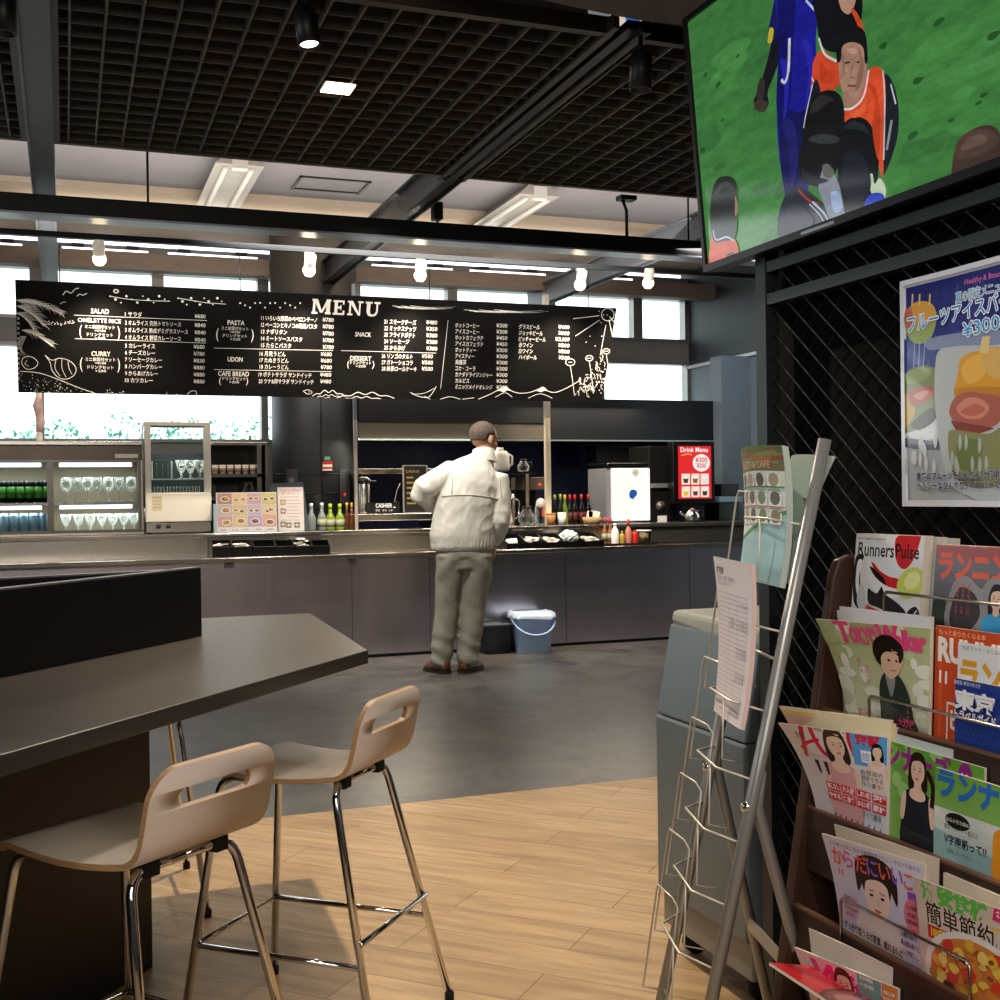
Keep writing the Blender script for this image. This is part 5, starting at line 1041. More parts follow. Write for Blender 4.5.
# rear orange player
S([(812, -8), (814, 22), (818, 44), (830, 52), (846, 50), (856, 34), (856, -10)], '16161c'); S([(836, -10), (838, 8), (846, 14), (852, 4), (852, -10)], 'c49a80')
S([(814, 54), (806, 80), (812, 94), (826, 94), (838, 82), (842, 64), (832, 60), (824, 52)], 'e2502e'); S([(850, 8), (858, 20), (864, 46), (860, 46), (855, 26), (849, 12)], 'e2502e')
St([(816, 38), (822, 54), (834, 61)], 2.4, 'e8e8ee'); St([(808, 76), (818, 94)], 1.6, 'e8e8ee'); S([(812, 80), (802, 118), (798, 134), (806, 132), (814, 104), (818, 92)], '20222c'); St([(810, 84), (803, 116), (801, 128)], 1.6, 'cfd4e0')
# main orange player
S([(838, 44), (836, 70), (840, 92), (850, 101), (859, 92), (864, 72), (863, 48), (851, 39)], 'b68c78'); S([(834, 60), (835, 34), (848, 25), (862, 32), (865, 60), (862, 62), (860, 47), (850, 42), (840, 46), (838, 60)], '18161a')
St([(842, 63), (847, 62)], 1.6, '4a3028'); St([(854, 62), (860, 62)], 1.6, '4a3028'); St([(850, 66), (848, 76), (852, 78)], 1.2, '94695a'); St([(845, 85), (850, 86), (855, 85)], 1.8, '8d3f3a')
S([(842, 90), (842, 106), (858, 106), (860, 88), (851, 98)], 'a97f6c')
S([(884, 74), (892, 88), (896, 112), (894, 140), (884, 170), (879, 172), (880, 130), (878, 84)], '20242e'); St([(888, 84), (893, 104)], 1.8, 'd4d8e2'); St([(889, 120), (884, 150)], 3, '9aa0a8')
S([(840, 108), (846, 108), (858, 98), (866, 70), (880, 70), (883, 100), (881, 150), (880, 178), (872, 150), (862, 130), (846, 122), (838, 120)], 'ea5630'); St([(840, 109), (850, 108), (861, 96), (866, 70)], 2.2, 'ece6ea'); St([(880, 70), (882, 100), (881, 160)], 1.8, 'd8d4da')
# front players, dark heads
S([(805, 112), (802, 130), (796, 160), (800, 180), (822, 186), (838, 160), (842, 120), (838, 96), (826, 90), (812, 96)], '191a1c'); S([(836, 150), (840, 126), (852, 117), (866, 122), (874, 142), (876, 168), (870, 196), (850, 214), (836, 206)], '14171d')
S([(786, 190), (776, 215), (778, 244), (802, 238), (828, 226), (830, 214), (812, 196), (798, 188)], '242a36'); S([(822, 166), (830, 172), (838, 190), (842, 222), (830, 224), (820, 200), (816, 186)], '8f96a4'); S([(828, 194), (836, 192), (840, 208), (832, 212)], 'a9c2e6')
St([(796, 190), (806, 200), (816, 204)], 2.2, 'b8343a'); St([(810, 202), (822, 214), (829, 228)], 2.2, 'bfd0e2'); St([(807, 204), (818, 216), (825, 230)], 1.4, 'bfd0e2')
S([(866, 176), (870, 174), (872, 184), (877, 178), (883, 188), (881, 202), (872, 198), (867, 188)], 'cfe0c0'); S([(862, 204), (868, 194), (880, 194), (883, 206), (874, 212), (864, 214)], '2f48c8'); S([(846, 220), (862, 206), (868, 212), (858, 222)], 'b08a70')
# little figures in the corners
S([(709, 238), (707, 268), (722, 265), (736, 258), (733, 240), (722, 234), (713, 230)], 'e4552e'); S([(711, 240), (708, 210), (712, 184), (722, 176), (734, 182), (735, 210), (733, 236), (722, 241)], '2b2e2c'); St([(711, 230), (714, 240), (724, 237), (732, 241)], 1.8, 'c9d6e8'); S([(733, 196), (736, 208), (733, 216)], 'a98672'); S([(724, 256), (730, 252), (735, 257), (730, 261)], '1f2b4a')
S([(950, 160), (951, 186), (975, 180), (996, 168), (1000, 140), (990, 126), (975, 127), (958, 138)], '4b3a33'); S([(953, 156), (956, 140), (972, 130), (988, 130), (996, 142), (985, 150), (968, 158)], '5a463c')
# folds, sheen and shading inside the broadcast picture
S([(778, 60), (782, 90), (780, 130), (786, 100), (786, 66)], '2a2ab0'); S([(800, 40), (806, 70), (802, 110), (808, 90), (810, 50)], '2a2cb4'); S([(780, 120), (786, 150), (790, 190), (796, 160), (792, 124)], '232672'); S([(758, 78), (754, 96), (760, 100), (763, 84)], '3a3430')
S([(755, 100), (752, 106), (757, 112), (763, 109), (765, 102)], '4a3d38'); St([(754, 104), (752, 110)], 1.4, '4a3d38'); St([(758, 108), (757, 114)], 1.4, '4a3d38'); St([(762, 107), (763, 112)], 1.4, '4a3d38')
S([(856, 48), (861, 60), (860, 80), (853, 92), (855, 76), (857, 62)], '9c7462'); S([(839, 52), (840, 66), (843, 76), (842, 60)], 'a07866'); S([(844, 50), (850, 48), (856, 51), (850, 54)], 'cda48c'); S([(843, 66), (846, 70), (843, 73)], 'c79f8a')
S([(866, 84), (872, 100), (870, 130), (876, 160), (878, 120), (874, 90)], 'd04824'); S([(848, 112), (858, 108), (864, 98), (862, 112), (852, 118)], 'f2683e'); S([(818, 62), (826, 70), (834, 72), (828, 84), (818, 80)], 'cf4424')
S([(808, 112), (812, 100), (822, 95), (832, 100), (824, 104), (814, 112)], '33302e'); S([(842, 128), (850, 121), (862, 125), (868, 136), (858, 130)], '2c2f36'); S([(806, 140), (816, 134), (834, 136), (836, 142), (820, 144)], '3a3d42'); S([(840, 160), (850, 150), (864, 160), (868, 190), (852, 204), (842, 190)], '1e2430'); S([(800, 168), (812, 176), (826, 180), (816, 184), (802, 180)], '2a2c30')
S([(820, 166), (826, 164), (832, 172), (828, 178), (822, 176)], '6f6a68'); S([(712, 196), (718, 184), (727, 182), (732, 190), (722, 188)], '444a46'); S([(958, 150), (966, 138), (980, 134), (984, 142), (970, 148)], '6f5950')
St([(787, 38), (786, 70), (783, 82), (779, 80)], 3.2, 'd9dcec'); S([(784, 214), (792, 204), (804, 210), (812, 222), (800, 230)], '2e3544')
a.build('screen_picture', lambda u, v, k: tp(u + e, v + eb, -.008 + k), t, print_mat('lit television picture', .08, .74, .3, 34), lift=2e-5)
# ================================================================== mesh partition
MX = 1.487; MY0 = 2.28; MY1 = .3
t = thing('mesh_partition', 'tall black metal partition with diamond wire mesh', 'partition', (MX, 0, 0))
m_fr = mat('dark green grey frame', '2c3333', .4, .3, .08)
g = MB(); g.box(-.018, .018, MY0 - .02, MY0 + .02, 0, 3.0).build('post', m_fr, t); MB().box(-.018, .018, MY1 - .02, MY1 + .02, 0, 3.0).build('post', m_fr, t)
for z in (1.628, 1.70): MB().box(-.016, .016, MY1 + .02, MY0 - .02, z - .012, z + .012).build('rail', m_fr, t)
for z in (.06, 2.97): MB().box(-.016, .016, MY1 + .02, MY0 - .02, z - .012, z + .012).build('rail', m_fr, t)
g = MB(); r = .0011; y0, y1, z0, z1 = MY1 + .02, MY0 - .02, .07, 2.96
def dl(c, s, m):
    P = []
    for y in (y0, y1):
        z = c + s * y
        if z0 <= z <= z1: P.append((y, z))
    for z in (z0, z1):
        y = (z - c) / s
        if y0 < y < y1: P.append((y, z))
    if len(P) >= 2: g.tube([(m * .0012, *P[0]), (m * .0012, *P[1])], r * (1.25 if m > 0 else .9), 4, caps=False, m=0 if m > 0 else 1)
sl = .82; dz = .052
c = -3.0
while c < 6:
    dl(c, sl, 1); dl(c, -sl, -1); c += dz
g.build('wire_mesh', [mat('glinting wire', '747472', .35, .9), mat('black wire', '161617', .4, .6)], t, fix=False)  # glints are put into the paler colour of one wire direction
struct(MB().box(1.53, 1.56, .1, 2.325, .0, 3.3).build('wall_mesh', mat('black backing board', '030303', .85, spec=.1)), 'black board behind the wire mesh')
# ================================================================== fruit ice bar poster
PX = 1.470; pz0 = 1.170; pw = .30; ph = .418; PY0 = 1.802
PO = Plane((PX, PY0, pz0), (0, -1, 0), (0, 0, 1))
t = thing('ice_bar_poster', 'laminated blue poster of a fruit ice bar fixed to the wire mesh', 'poster', (PX, PY0, pz0))
cv = lambda u, v: .0025 * math.sin(u * 14) * math.sin(v * 9 + .6)
pm = lambda u, v, k: (-k - cv(u, v) - .004, -u, v)
a = Art(pw, ph, 'e2e4ec')
def Q(px, py): return PO.uv(px, py)
def S(pts, c, n=5): a.blob([Q(*p) for p in pts], c, n)
u0, v0 = Q(908, 499); 
a.grad(.012, ph * .5, pw - .012, ph - .014, '3f4f94', '20266e', 10); a.grad(.012, .012, pw - .012, ph * .5, 'b4b8bc', '9aa2b2', 10)
rnd = random.Random(6)
for k in range(9): x = rnd.uniform(.02, pw - .03); a.blob([(x, ph * .66), (x + .01, ph * .8), (x + .004, ph * .94), (x - .008, ph * .8)], rnd.choice(['2c3684', '343f8e', '262c78']), 4)
S([(905, 380), (920, 366), (940, 360), (955, 372), (965, 384), (1005, 380), (1005, 340), (905, 340)], '3a4c96')
S([(903, 432), (925, 440), (950, 436), (985, 428), (990, 420), (960, 415), (905, 418)], 'd9dde2'); S([(903, 446), (940, 450), (985, 444), (985, 434), (940, 441), (903, 438)], '5d636e')
# little stemmed dish behind
S([(906, 318), (911, 338), (922, 344), (934, 336), (938, 312), (924, 306), (912, 308)], '9db06a'); S([(908, 316), (916, 303), (930, 302), (937, 310), (934, 322), (918, 326)], 'd8a24a'); S([(907, 312), (913, 308), (915, 322), (909, 328)], 'c46a58')
for x in (914, 921, 931): a.line([Q(x, 306), Q(x + .5, 294)], .004, 'e0c684')
for x in (917, 922, 927): a.line([Q(x, 342), Q(x - 1, 368)], .002, 'aebbe0')
# fruit sandwich at left
S([(903, 384), (912, 370), (930, 366), (946, 374), (952, 392), (946, 412), (930, 424), (912, 432), (903, 428)], '7d8c52'); S([(903, 398), (914, 396), (918, 412), (908, 428), (902, 426)], 'c9a850'); S([(912, 392), (925, 387), (936, 388), (934, 398), (920, 406), (913, 404)], 'b8584e'); S([(916, 396), (926, 391), (932, 392), (924, 400)], 'd99486'); S([(914, 424), (934, 408), (938, 420), (922, 430)], '4a443c'); S([(906, 376), (920, 368), (934, 370), (928, 380), (912, 384)], '93a566')
# cup with the ice bar
S([(938, 366), (938, 400), (944, 450), (952, 482), (972, 496), (1005, 498), (1005, 336), (960, 340), (942, 350)], 'bcc4c8'); S([(930, 340), (960, 333), (1005, 330), (1005, 344), (960, 346), (932, 350)], '8a96b8')
S([(961, 372), (964, 358), (980, 351), (1005, 350), (1005, 396), (960, 400)], 'e0a23c'); S([(964, 370), (972, 358), (990, 354), (988, 374), (972, 384)], 'ecb858'); S([(984, 352), (1005, 350), (1005, 378), (990, 374)], 'dfb46c'); S([(960, 396), (962, 388), (1005, 388), (1005, 402), (980, 406)], 'c98a3a')
S([(953, 414), (958, 398), (972, 392), (988, 394), (1004, 398), (1003, 420), (990, 428), (966, 428)], 'b3675a'); S([(960, 408), (970, 398), (984, 399), (992, 408), (984, 418), (968, 418)], 'd98f7c'); S([(964, 412), (978, 404), (988, 410), (976, 416)], 'c4705e'); S([(955, 420), (962, 432), (980, 434), (1002, 426), (990, 430), (970, 430)], '8f4a42')
S([(952, 434), (960, 430), (990, 434), (1005, 430), (1005, 480), (984, 488), (964, 482), (954, 462)], '8d9164'); S([(960, 446), (972, 438), (986, 446), (978, 470), (964, 468)], '74804f'); S([(955, 470), (966, 484), (985, 488), (982, 478), (968, 474)], '6d7244')
a.poly([Q(985, 337), Q(993, 336), Q(991, 353), Q(982, 353)], 'e6cd8c')
for k in range(9):
    x = rnd.uniform(945, 1000); y = rnd.uniform(440, 470); S([(x, y - 9), (x + 2.2, y), (x, y + 8), (x - 1.5, y)], 'b3bdb6', 3)
for k in range(10): x = rnd.uniform(906, 940); y = rnd.uniform(440, 470); S([(x, y - 8), (x + 2, y), (x, y + 8), (x - 2, y)], 'cfd4d8', 3)
def lined(s_, px, py, size, c, oc, sx, rot=0.0, o=.0016, bold=.012):
    u, v = Q(px, py)
    for k in range(8): a.text(s_, u + o * math.cos(k * PI / 4), v + o * math.sin(k * PI / 4), size, oc, sx=sx, rot=rot, bold=bold)
    a.text(s_, u, v, size, c, sx=sx, rot=rot, bold=bold)
u, v = Q(967, 285); a.text('Healthy & Beauty', u, v, .0135, 'd878c0', bold=.01)
lined('夏の限定メニュー', 958, 303, .021, '3f9fd8', 'f6f8fc', .74, .03, .0011)
lined('フルーツアイスバー', 910.5, 332, .034, '2a8fd6', 'fbfcff', .85, .03, .0019, .012)
lined('¥300', 966, 337.5, .034, '3b9fdc', 'fbfcff', 1.25, .04, .0018, .01)
lined('季節のフルーツをふんだんに使用した', 920.5, 479.5, .015, '2d2f5c', 'f4f4fa', .9, 0, .0004, .03)
lined('ヘルシーなひんやりアイスバーです', 921.5, 489, .015, '2d2f5c', 'f4f4fa', .9, 0, .0004, .03)
a.rect(0, 0, pw, .010, 'e6e7ee'); a.rect(0, ph - .010, pw, ph, 'd8dbe8'); a.rect(0, 0, .010, ph, 'd8dbe8'); a.rect(pw - .01, 0, pw, ph, 'd8dbe8')
a.build('printed_sheet', pm, t, print_mat('laminated print', .12, coat=.5), lift=3e-5, cu=20, cv=22)
g = MB(); n = 10
for i in range(n):
    for j in range(n): g.quad(*[Vector(pm(pw * (i + x) / n, ph * (j + y) / n, -.0012)) for x, y in ((0, 0), (1, 0), (1, 1), (0, 1))])
g.build('backing_sheet', mat('laminate film', 'd5d8e2', .3), t)
for u, v in ((.006, ph - .006), (.006, .008), (pw - .006, ph - .006), (pw - .006, .008)): MB().tube([(-.004, -u, v), (.014, -u + .01, v + .008)], .002, 6).build('fixing_wire', m_silv, t)
# ================================================================== grey waste bin
bx0, bx1, by0, by1 = 1.468, 1.95, 2.345, 2.775
t = thing('waste_station', 'grey blue floor standing waste bin with sloped lid on castors', 'waste bin', (0, 0, 0))
m_bin = mat('grey blue bin steel', '6c787e', .4, .2, .04); m_bin2 = mat('light grey bin lid', '9a9c93', .4, 0, .04)
MB().box(bx0, bx1, by0, by1, .07, .16).build('plinth', mat('grey bin plinth', '8b8b84', .45, .1), t, .006)
MB().box(bx0 - .015, bx1, by0 - .004, by1 + .004, .16, .62).build('lower_body', m_bin, t, .008)
def taper(z0, z1, xa, xb_): return [Vector((xa, by0, z0)), Vector((bx1, by0, z0)), Vector((bx1, by1, z0)), Vector((xa, by1, z0))], [Vector((xb_, by0, z1)), Vector((bx1, by0, z1)), Vector((bx1, by1, z1)), Vector((xb_, by1, z1))]
g = MB(); g.loft(list(taper(.622, .855, bx0 - .013, bx0 + .03))); o = g.build('upper_body', m_bin, t, .006); 
for p_ in o.data.polygons: p_.use_smooth = False
g = MB(); g.loft([[Vector((bx0 + .03, by0, .82)), Vector((bx1, by0, .82)), Vector((bx1, by1, .857)), Vector((bx0 + .03, by1, .857))], [Vector((bx0 + .036, by0, .885)), Vector((bx1, by0, .885)), Vector((bx1, by1, .892)), Vector((bx0 + .036, by1, .892))]]); o = g.build('lid', m_bin2, t, .012)
for p_ in o.data.polygons: p_.use_smooth = False
for x in (bx0 + .06, bx1 - .06):
    for y in (by0 + .06, by1 - .06): MB().lathe([(0, -.012), (.032, -.012), (.032, .012), (0, .012)], M=Matrix.Translation((x, y, .033)) @ Matrix.Rotation(PI / 2, 4, 'X'), seg=16).box(x - .02, x + .02, y - .02, y + .02, .05, .075).build('castor', m_rubber, t)
# ================================================================== walnut magazine rack
def wood(name, c, sc=3.0, stretch=(8, 1, 8)):
    return mat(name, c, .4, 0, .28, sc, stretch=stretch)
m_wal = wood('dark walnut', '33221b'); m_wal2 = wood('walnut side', '3f2a20', 3, (9, 9, 1.2)); m_wedge = wood('light walnut edge', '6a4a38', 4)
RX = {0: 1.345, 1: 1.293, 2: 1.258, 3: 1.225, 4: 1.193, 5: 1.16}
LZ = {1: .975, 2: .811, 3: .641, 4: .471, 5: .295}
RY0, RY1 = 1.772, .86
t = thing('magazine_rack', 'dark walnut sloping magazine rack with five tiers and wire rails', 'magazine rack', (0, 0, 0))
prof = [(1.14, 0), (1.475, 0), (1.47, 1.085), (1.325, 1.085), (1.298, 1.076), (1.285, 1.045), (1.155, .28)]
for y in (RY0, RY1 - .02): MB().prism(prof, lambda a_, b_, k: Vector((a_, y + k, b_)), 0, .02).build('side_panel', m_wal2, t, .004)
MB().box(1.44, 1.455, RY1, RY0, .05, 1.06).build('back_panel', m_wal, t)
def tier_x(n, z): # each board leans back a little
    return RX[n] + (z - LZ[n]) * .03
for n in range(1, 6):
    z1 = LZ[n]; z0 = z1 - .108 if n < 5 else .06
    MB().prism([(tier_x(n, z0), z0), (tier_x(n, z0) + .012, z0), (tier_x(n, z1) + .012, z1), (tier_x(n, z1), z1)], lambda a_, b_, k: Vector((a_, k, b_)), RY1, RY0).build('tier_board', m_wal, t)
    MB().box(tier_x(n, z1) + .0005, tier_x(n, z1) + .0118, RY1, RY0, z1, z1 + .004).build('board_edge', m_wedge, t)
    MB().box(tier_x(n, z1 - .07) + .013, tier_x(n, z1) + .06, RY1, RY0, z1 - .082, z1 - .072).build('pocket_floor', m_wal, t)
m_wire = mat('brushed wire', 'a9a49c', .25, 1)
def rail(n, ya, yb, h=.055, dx=-.006):
    z = LZ[n]; x = tier_x(n, z) + dx
    MB().tube([(x, ya, z - .05), (x, ya, z + h - .006), (x, ya - .006, z + h), (x, yb + .006, z + h), (x, yb, z + h - .006), (x, yb, z - .05)], .0026, 8).build('wire_rail', m_wire, t)
rail(1, at_x(887, 600, RX[1]).y, 1.02); rail(2, at_x(872, 700, RX[2]).y, 1.0, .048); rail(4, at_x(844, 910, RX[4]).y, at_x(973, 980, RX[4]).y, .062)
# --- magazines
m_page = mat('magazine pages', 'd9cdbb', .7, 0, .1, 60, stretch=(1, 1, 30))
m_cov = print_mat('glossy cover print', .22, coat=.3)
def magazine(label, X0, Y0, w, z0, z1, art, lean=.16, curl=0.0, th=.012, name='magazine', group=None, page=None, fold=False, flat=None):
    h = z1 - z0; z = z0 - .06; H = h + .06
    if z0 < .9: lean = .04; th = min(th, .005)
    def mp(u, v, k):
        c = curl * (max(0, v) / H) ** 2 * max(0, 1 - u / w)
        if flat:
            b = flat
            an = min(1.35, max(0, v - b) * 14); s = max(0, v - b); R = 1 / 14
            if v <= b: x, zz = X0 + (v - .06) * .16, z + v
            else: x = X0 + (b - .06) * .16 - (R * (1 - math.cos(an)) + max(0, s - 1.35 * R) * math.sin(1.35)); zz = z + b + R * math.sin(an) + max(0, s - 1.35 * R) * math.cos(1.35)
            return Vector((x + k * math.cos(an), -u, zz + k * math.sin(an)))
        return Vector((X0 + (v - .06) * lean - c - k, -u, z + v))
    t = thing(name, label, 'magazine' if name == 'magazine' else 'book', (0, Y0, 0), 0, group)
    g = MB(); nu, nv = 8, 12
    idx = {}
    for s, k in ((0, -.0004), (1, -th)):
        for i in range(nu + 1):
            for j in range(nv + 1): idx[s, i, j] = len(g.v); g.v.append(tuple(mp(w * i / nu, H * j / nv, k if not fold or s == 0 else -th * (1 - .6 * abs(2 * i / nu - 1)))))
    def q(*f): g.f.append(list(f)); g.m.append(0); g.s.append(False)
    for s in (0, 1):
        for i in range(nu):
            for j in range(nv): q(idx[s, i, j], idx[s, i + 1, j], idx[s, i + 1, j + 1], idx[s, i, j + 1])
    for i in range(nu):
        for j in (0, nv): q(idx[0, i, j], idx[0, i + 1, j], idx[1, i + 1, j], idx[1, i, j])
    for j in range(nv):
        for i in (0, nu): q(idx[0, i, j], idx[0, i, j + 1], idx[1, i, j + 1], idx[1, i, j])
    g.build('pages', page or m_page, t)
    full = Art(w, H); base = art.L[0][2]
    full.rect(0, 0, w, .062, base)
    for vs, fs, c in art.L: full.L.append(([(x, y + .06) for x, y in vs], fs, c))
    full.build('cover', mp, t, m_cov, lift=3e-5, cu=8, cv=12 if curl < .005 and not flat else 44)
    return t
def woman(a, x, y, s, hair='1d1613', skin='e6c4b0', top='d88a90', long=True, turn=.0, bare=False, face=True):
    """bust: (x,y) is the chin, s is the head height"""
    R = lambda pts, c: a.blob([(x + p[0] * s, y + p[1] * s) for p in pts], c, 4)
    if long: R([(-.42, .75), (-.5, .3), (-.48, -.15), (-.3, -.25), (.0, .1), (.3, -.25), (.5, -.12), (.48, .35), (.38, .8), (.2, 1.06), (0, 1.12), (-.25, 1.04)], hair)
    R([(-.16, .1), (-.18, -.2), (-.3, -.3), (.3, -.3), (.18, -.2), (.16, .1)], skin)
    R([(-.2, -.2), (-.62, -.36), (-.8, -.6), (-.84, -1.4), (-.75, -2.4), (.75, -2.4), (.84, -1.4), (.8, -.6), (.62, -.36), (.2, -.2), (0, -.42)], top)
    if bare:
        R([(-.62, -.36), (-.82, -.6), (-.9, -1.3), (-.72, -1.4), (-.6, -.8)], skin); R([(.62, -.36), (.82, -.6), (.9, -1.3), (.72, -1.4), (.6, -.8)], skin); R([(-.3, -.22), (-.4, -.5), (0, -.62), (.4, -.5), (.3, -.22)], skin)
    R([(-.33, .6), (-.34, .35), (-.24, .1), (0, -.03), (.24, .1), (.34, .35), (.33, .6), (.2, .92), (-.2, .92)], skin)
    R([(-.36, .5), (-.4, .8), (-.24, 1.06), (0, 1.12), (.24, 1.06), (.4, .8), (.36, .5), (.3, .72), (.12, .82), (-.1, .8), (-.28, .72)], hair)
    if face:
        q = turn * .06
        for sx in (-1, 1): a.ell(x + (sx * .15 + q) * s, y + .47 * s, .055 * s, .026 * s, '2a1c18', 10); a.line([(x + (sx * .22 + q) * s, y + .56 * s), (x + (sx * .08 + q) * s, y + .575 * s)], .02 * s, '4a352c')
        a.line([(x + (q + .0) * s, y + .42 * s), (x + (q + .03) * s, y + .3 * s), (x + (q - .02) * s, y + .28 * s)], .02 * s, 'c4937e'); a.blob([(x + (q - .11) * s, y + .19 * s), (x + q * s, y + .2 * s), (x + (q + .11) * s, y + .19 * s), (x + q * s, y + .13 * s)], 'c8505a', 3)
def captions(a, x, y, w, n, size, c, rnd, txt='特集最新情報と楽しみ方ガイド'):
    for k in range(n): s = ''.join(rnd.choice(txt) for _ in range(rnd.randint(6, 10))); a.text(s, x, y - k * size * 1.35, size, c, width=w * rnd.uniform(.7, 1), bold=.02)
rn = random.Random(21)
# tier 1: running shoe cover
w_, h_ = .178, .150; a = Art(w_, h_, 'dedfe3')
a.text('Runners', .008, h_ * .74, .034, '111114', width=w_ * .54, bold=.012); a.text('Sports magazine style book', .006, h_ * .93, .006, '444448', width=.075)
B_ = lambda pts, c, n=5: a.blob([(x * w_, y * h_) for x, y in pts], c, n)
B_([(.62, .98), (.6, .8), (.66, .66), (.76, .62), (.86, .72), (.93, .9), (.92, 1.02)], 'c8242c'); a.text('Pulse', .61 * w_, h_ * .74, .034, '111114', width=w_ * .33, bold=.012)
B_([(.02, .72), (.0, .45), (.03, .2), (.12, .1), (.2, .02), (.22, .15), (.13, .35), (.1, .6), (.14, .74)], '26262a'); B_([(.05, .66), (.04, .4), (.1, .25), (.09, .5), (.12, .68)], 'f0f0f2'); B_([(.08, .2), (.2, .05), (.2, .3), (.12, .42)], 'c9cacf')
B_([(.2, .68), (.3, .66), (.4, .58), (.55, .52), (.68, .5), (.7, .38), (.62, .34), (.45, .4), (.3, .5)], 'c9242c'); B_([(.2, .7), (.22, .5), (.36, .34), (.52, .28), (.68, .3), (.7, .38), (.5, .42), (.34, .54), (.24, .7)], 'e9e9ec'); B_([(.24, .62), (.34, .5), (.5, .42), (.46, .5), (.34, .58)], '17171a')
B_([(.24, .36), (.26, .2), (.4, .16), (.6, .12), (.78, .1), (.8, .16), (.64, .26), (.5, .32), (.44, .4), (.38, .32), (.3, .34)], '1c1c20'); B_([(.24, .18), (.26, .08), (.5, .03), (.78, .04), (.8, .12), (.5, .12), (.3, .16)], 'c92a2e'); a.ell(.85 * w_, .47 * h_, .035, .025, 'c8d060', a=.4); a.ell(.87 * w_, .5 * h_, .02, .014, 'e4e8a0', a=.4)
B_([(.8, .02), (.84, .16), (.94, .22), (1.0, .14), (1.0, 0)], '17171b'); a.line([(.9 * w_, .1 * h_), (.96 * w_, .18 * h_)], .003, 'c8c8cc')
magazine('white running shoe magazine with red and black shoes on the top tier', tier_x(1, .975) + .014, 1.752, w_, .975, 1.124, a, .10, 0, .018)
for k in range(2): magazine('white paged magazine tucked behind the running shoe magazine, ' + ('nearer copy' if k == 0 else 'rear copy'), tier_x(1, .975) + .034 + k * .013, 1.735 - k * .014, .178, .975, 1.122 - k * .002, Art(.178, .15, 'b9babd'), .10, 0, .012, group='copies behind the running shoe magazine')
# tier 1 right
w_, h_ = .21, .145; a = Art(w_, h_, '57565c'); a.grad(0, 0, w_, h_ * .8, '3c3f46', '75737c', 6); a.rect(0, h_ * .8, w_, h_, '9c5a5c'); a.rect(0, h_ * .93, w_, h_, 'c4554e'); a.text('走る人のための総合情報誌', .01, h_ * .94, .008, 'f4e6d8', width=w_ * .5)
a.text('ランニング', .008, h_ * .60, .048, 'e0604c', width=w_ * .92, bold=.05); B_([(.0, .0), (.0, .3), (.12, .34), (.2, .2), (.22, 0)], '2c3a34'); B_([(.2, .5), (.35, .62), (.5, .5), (.6, .62), (.9, .55), (1, .3), (1, 0), (.2, 0)], '8f8d90'); B_([(.3, .5), (.45, .42), (.5, .2), (.35, 0), (.2, .1), (.22, .35)], '3a3236')
for k in range(3): a.text('走るを楽しむ', (.26 + k * .06) * w_, h_ * .5, .008, 'd45a5a', vertical=True)
woman(a, .66 * w_, .30 * h_, .034, top='3a9fd6', long=True)
magazine('running magazine with red title and woman in a blue jacket on the top tier', tier_x(1, .975) + .014, 1.545, w_, .975, 1.112, a, .10, 0, .014)
# tier 2
for k, (lb, dy, zz) in enumerate((('white thin magazine behind the green man cover, upper one', -.01, .999), ('white thin magazine behind the green man cover, lower one', .004, .991))): magazine(lb, tier_x(2, .811) + .018 + k * .005, 1.735 + dy, .21, .811, zz, Art(.21, .2, 'd8d8dc'), .06, .02, .006, group='white magazines behind the man cover')
w_, h_ = .198, .170; a = Art(w_, h_, 'c3cba8'); a.grad(0, 0, w_, h_, 'cdd0b2', '9fae74', 8)
for k in range(40): x, y = rn.uniform(0, w_), rn.uniform(0, h_); a.ell(x, y, rn.uniform(.006, .022), rn.uniform(.006, .018), rn.choice(['b7c296', 'd6dac2', 'aab782', 'e2e4d4', 'c9cfae', '98a86c'] if y > h_ * .5 else ['d6d8c8', 'e4e5da', 'c4c9ae', 'dcdfcc']), 12)
a.text('T', .03, h_ * .80, .052, 'd8467a', bold=.06, sx=.8); a.text('OKYO', .055, h_ * .80, .036, 'd8467a', width=.052, bold=.06); a.text('W', .105, h_ * .785, .054, 'd8467a', bold=.06, sx=.62); a.text('alker', .138, h_ * .785, .042, 'd8467a', width=.055, bold=.06); a.text('おでかけ最新ガイド', .06, h_ * .95, .008, 'c96a8a')
B_([(.5, .0), (.46, .2), (.48, .4), (.54, .52), (.62, .55), (.72, .5), (.8, .34), (.84, .15), (.88, 0)], '2e3832'); B_([(.56, .52), (.6, .3), (.66, .5)], '8d8f90'); B_([(.52, .7), (.53, .58), (.6, .48), (.68, .52), (.74, .62), (.75, .72), (.66, .78)], 'd9b49a'); B_([(.47, .72), (.49, .82), (.58, .9), (.68, .89), (.76, .8), (.76, .7), (.72, .64), (.7, .72), (.6, .74), (.54, .68), (.53, .6), (.49, .64)], '1d1714')
a.ell(.615 * w_, .66 * h_, .0035, .002, '2a1c18', 8); a.ell(.69 * w_, .66 * h_, .003, .002, '2a1c18', 8); a.line([(.62 * w_, .56 * h_), (.68 * w_, .565 * h_)], .002, 'b4706a')
a.text('秋の旅', .3 * w_, h_ * .6, .009, 'd8608a', vertical=True); a.text('人気の街', .36 * w_, h_ * .55, .008, 'd8608a', vertical=True); a.text('特集', .06 * w_ + .02, h_ * .05, .013, 'd8467a', bold=.05); a.text('大満足', .13, h_ * .05, .013, 'd8467a', bold=.05); a.text('グルメ', .155, h_ * .22, .008, 'c8708a', vertical=True)
magazine('pale green city magazine with pink title and man in black suit', tier_x(2, .811) + .012, 1.708, w_, .811, .982, a, .11, .075, .01)
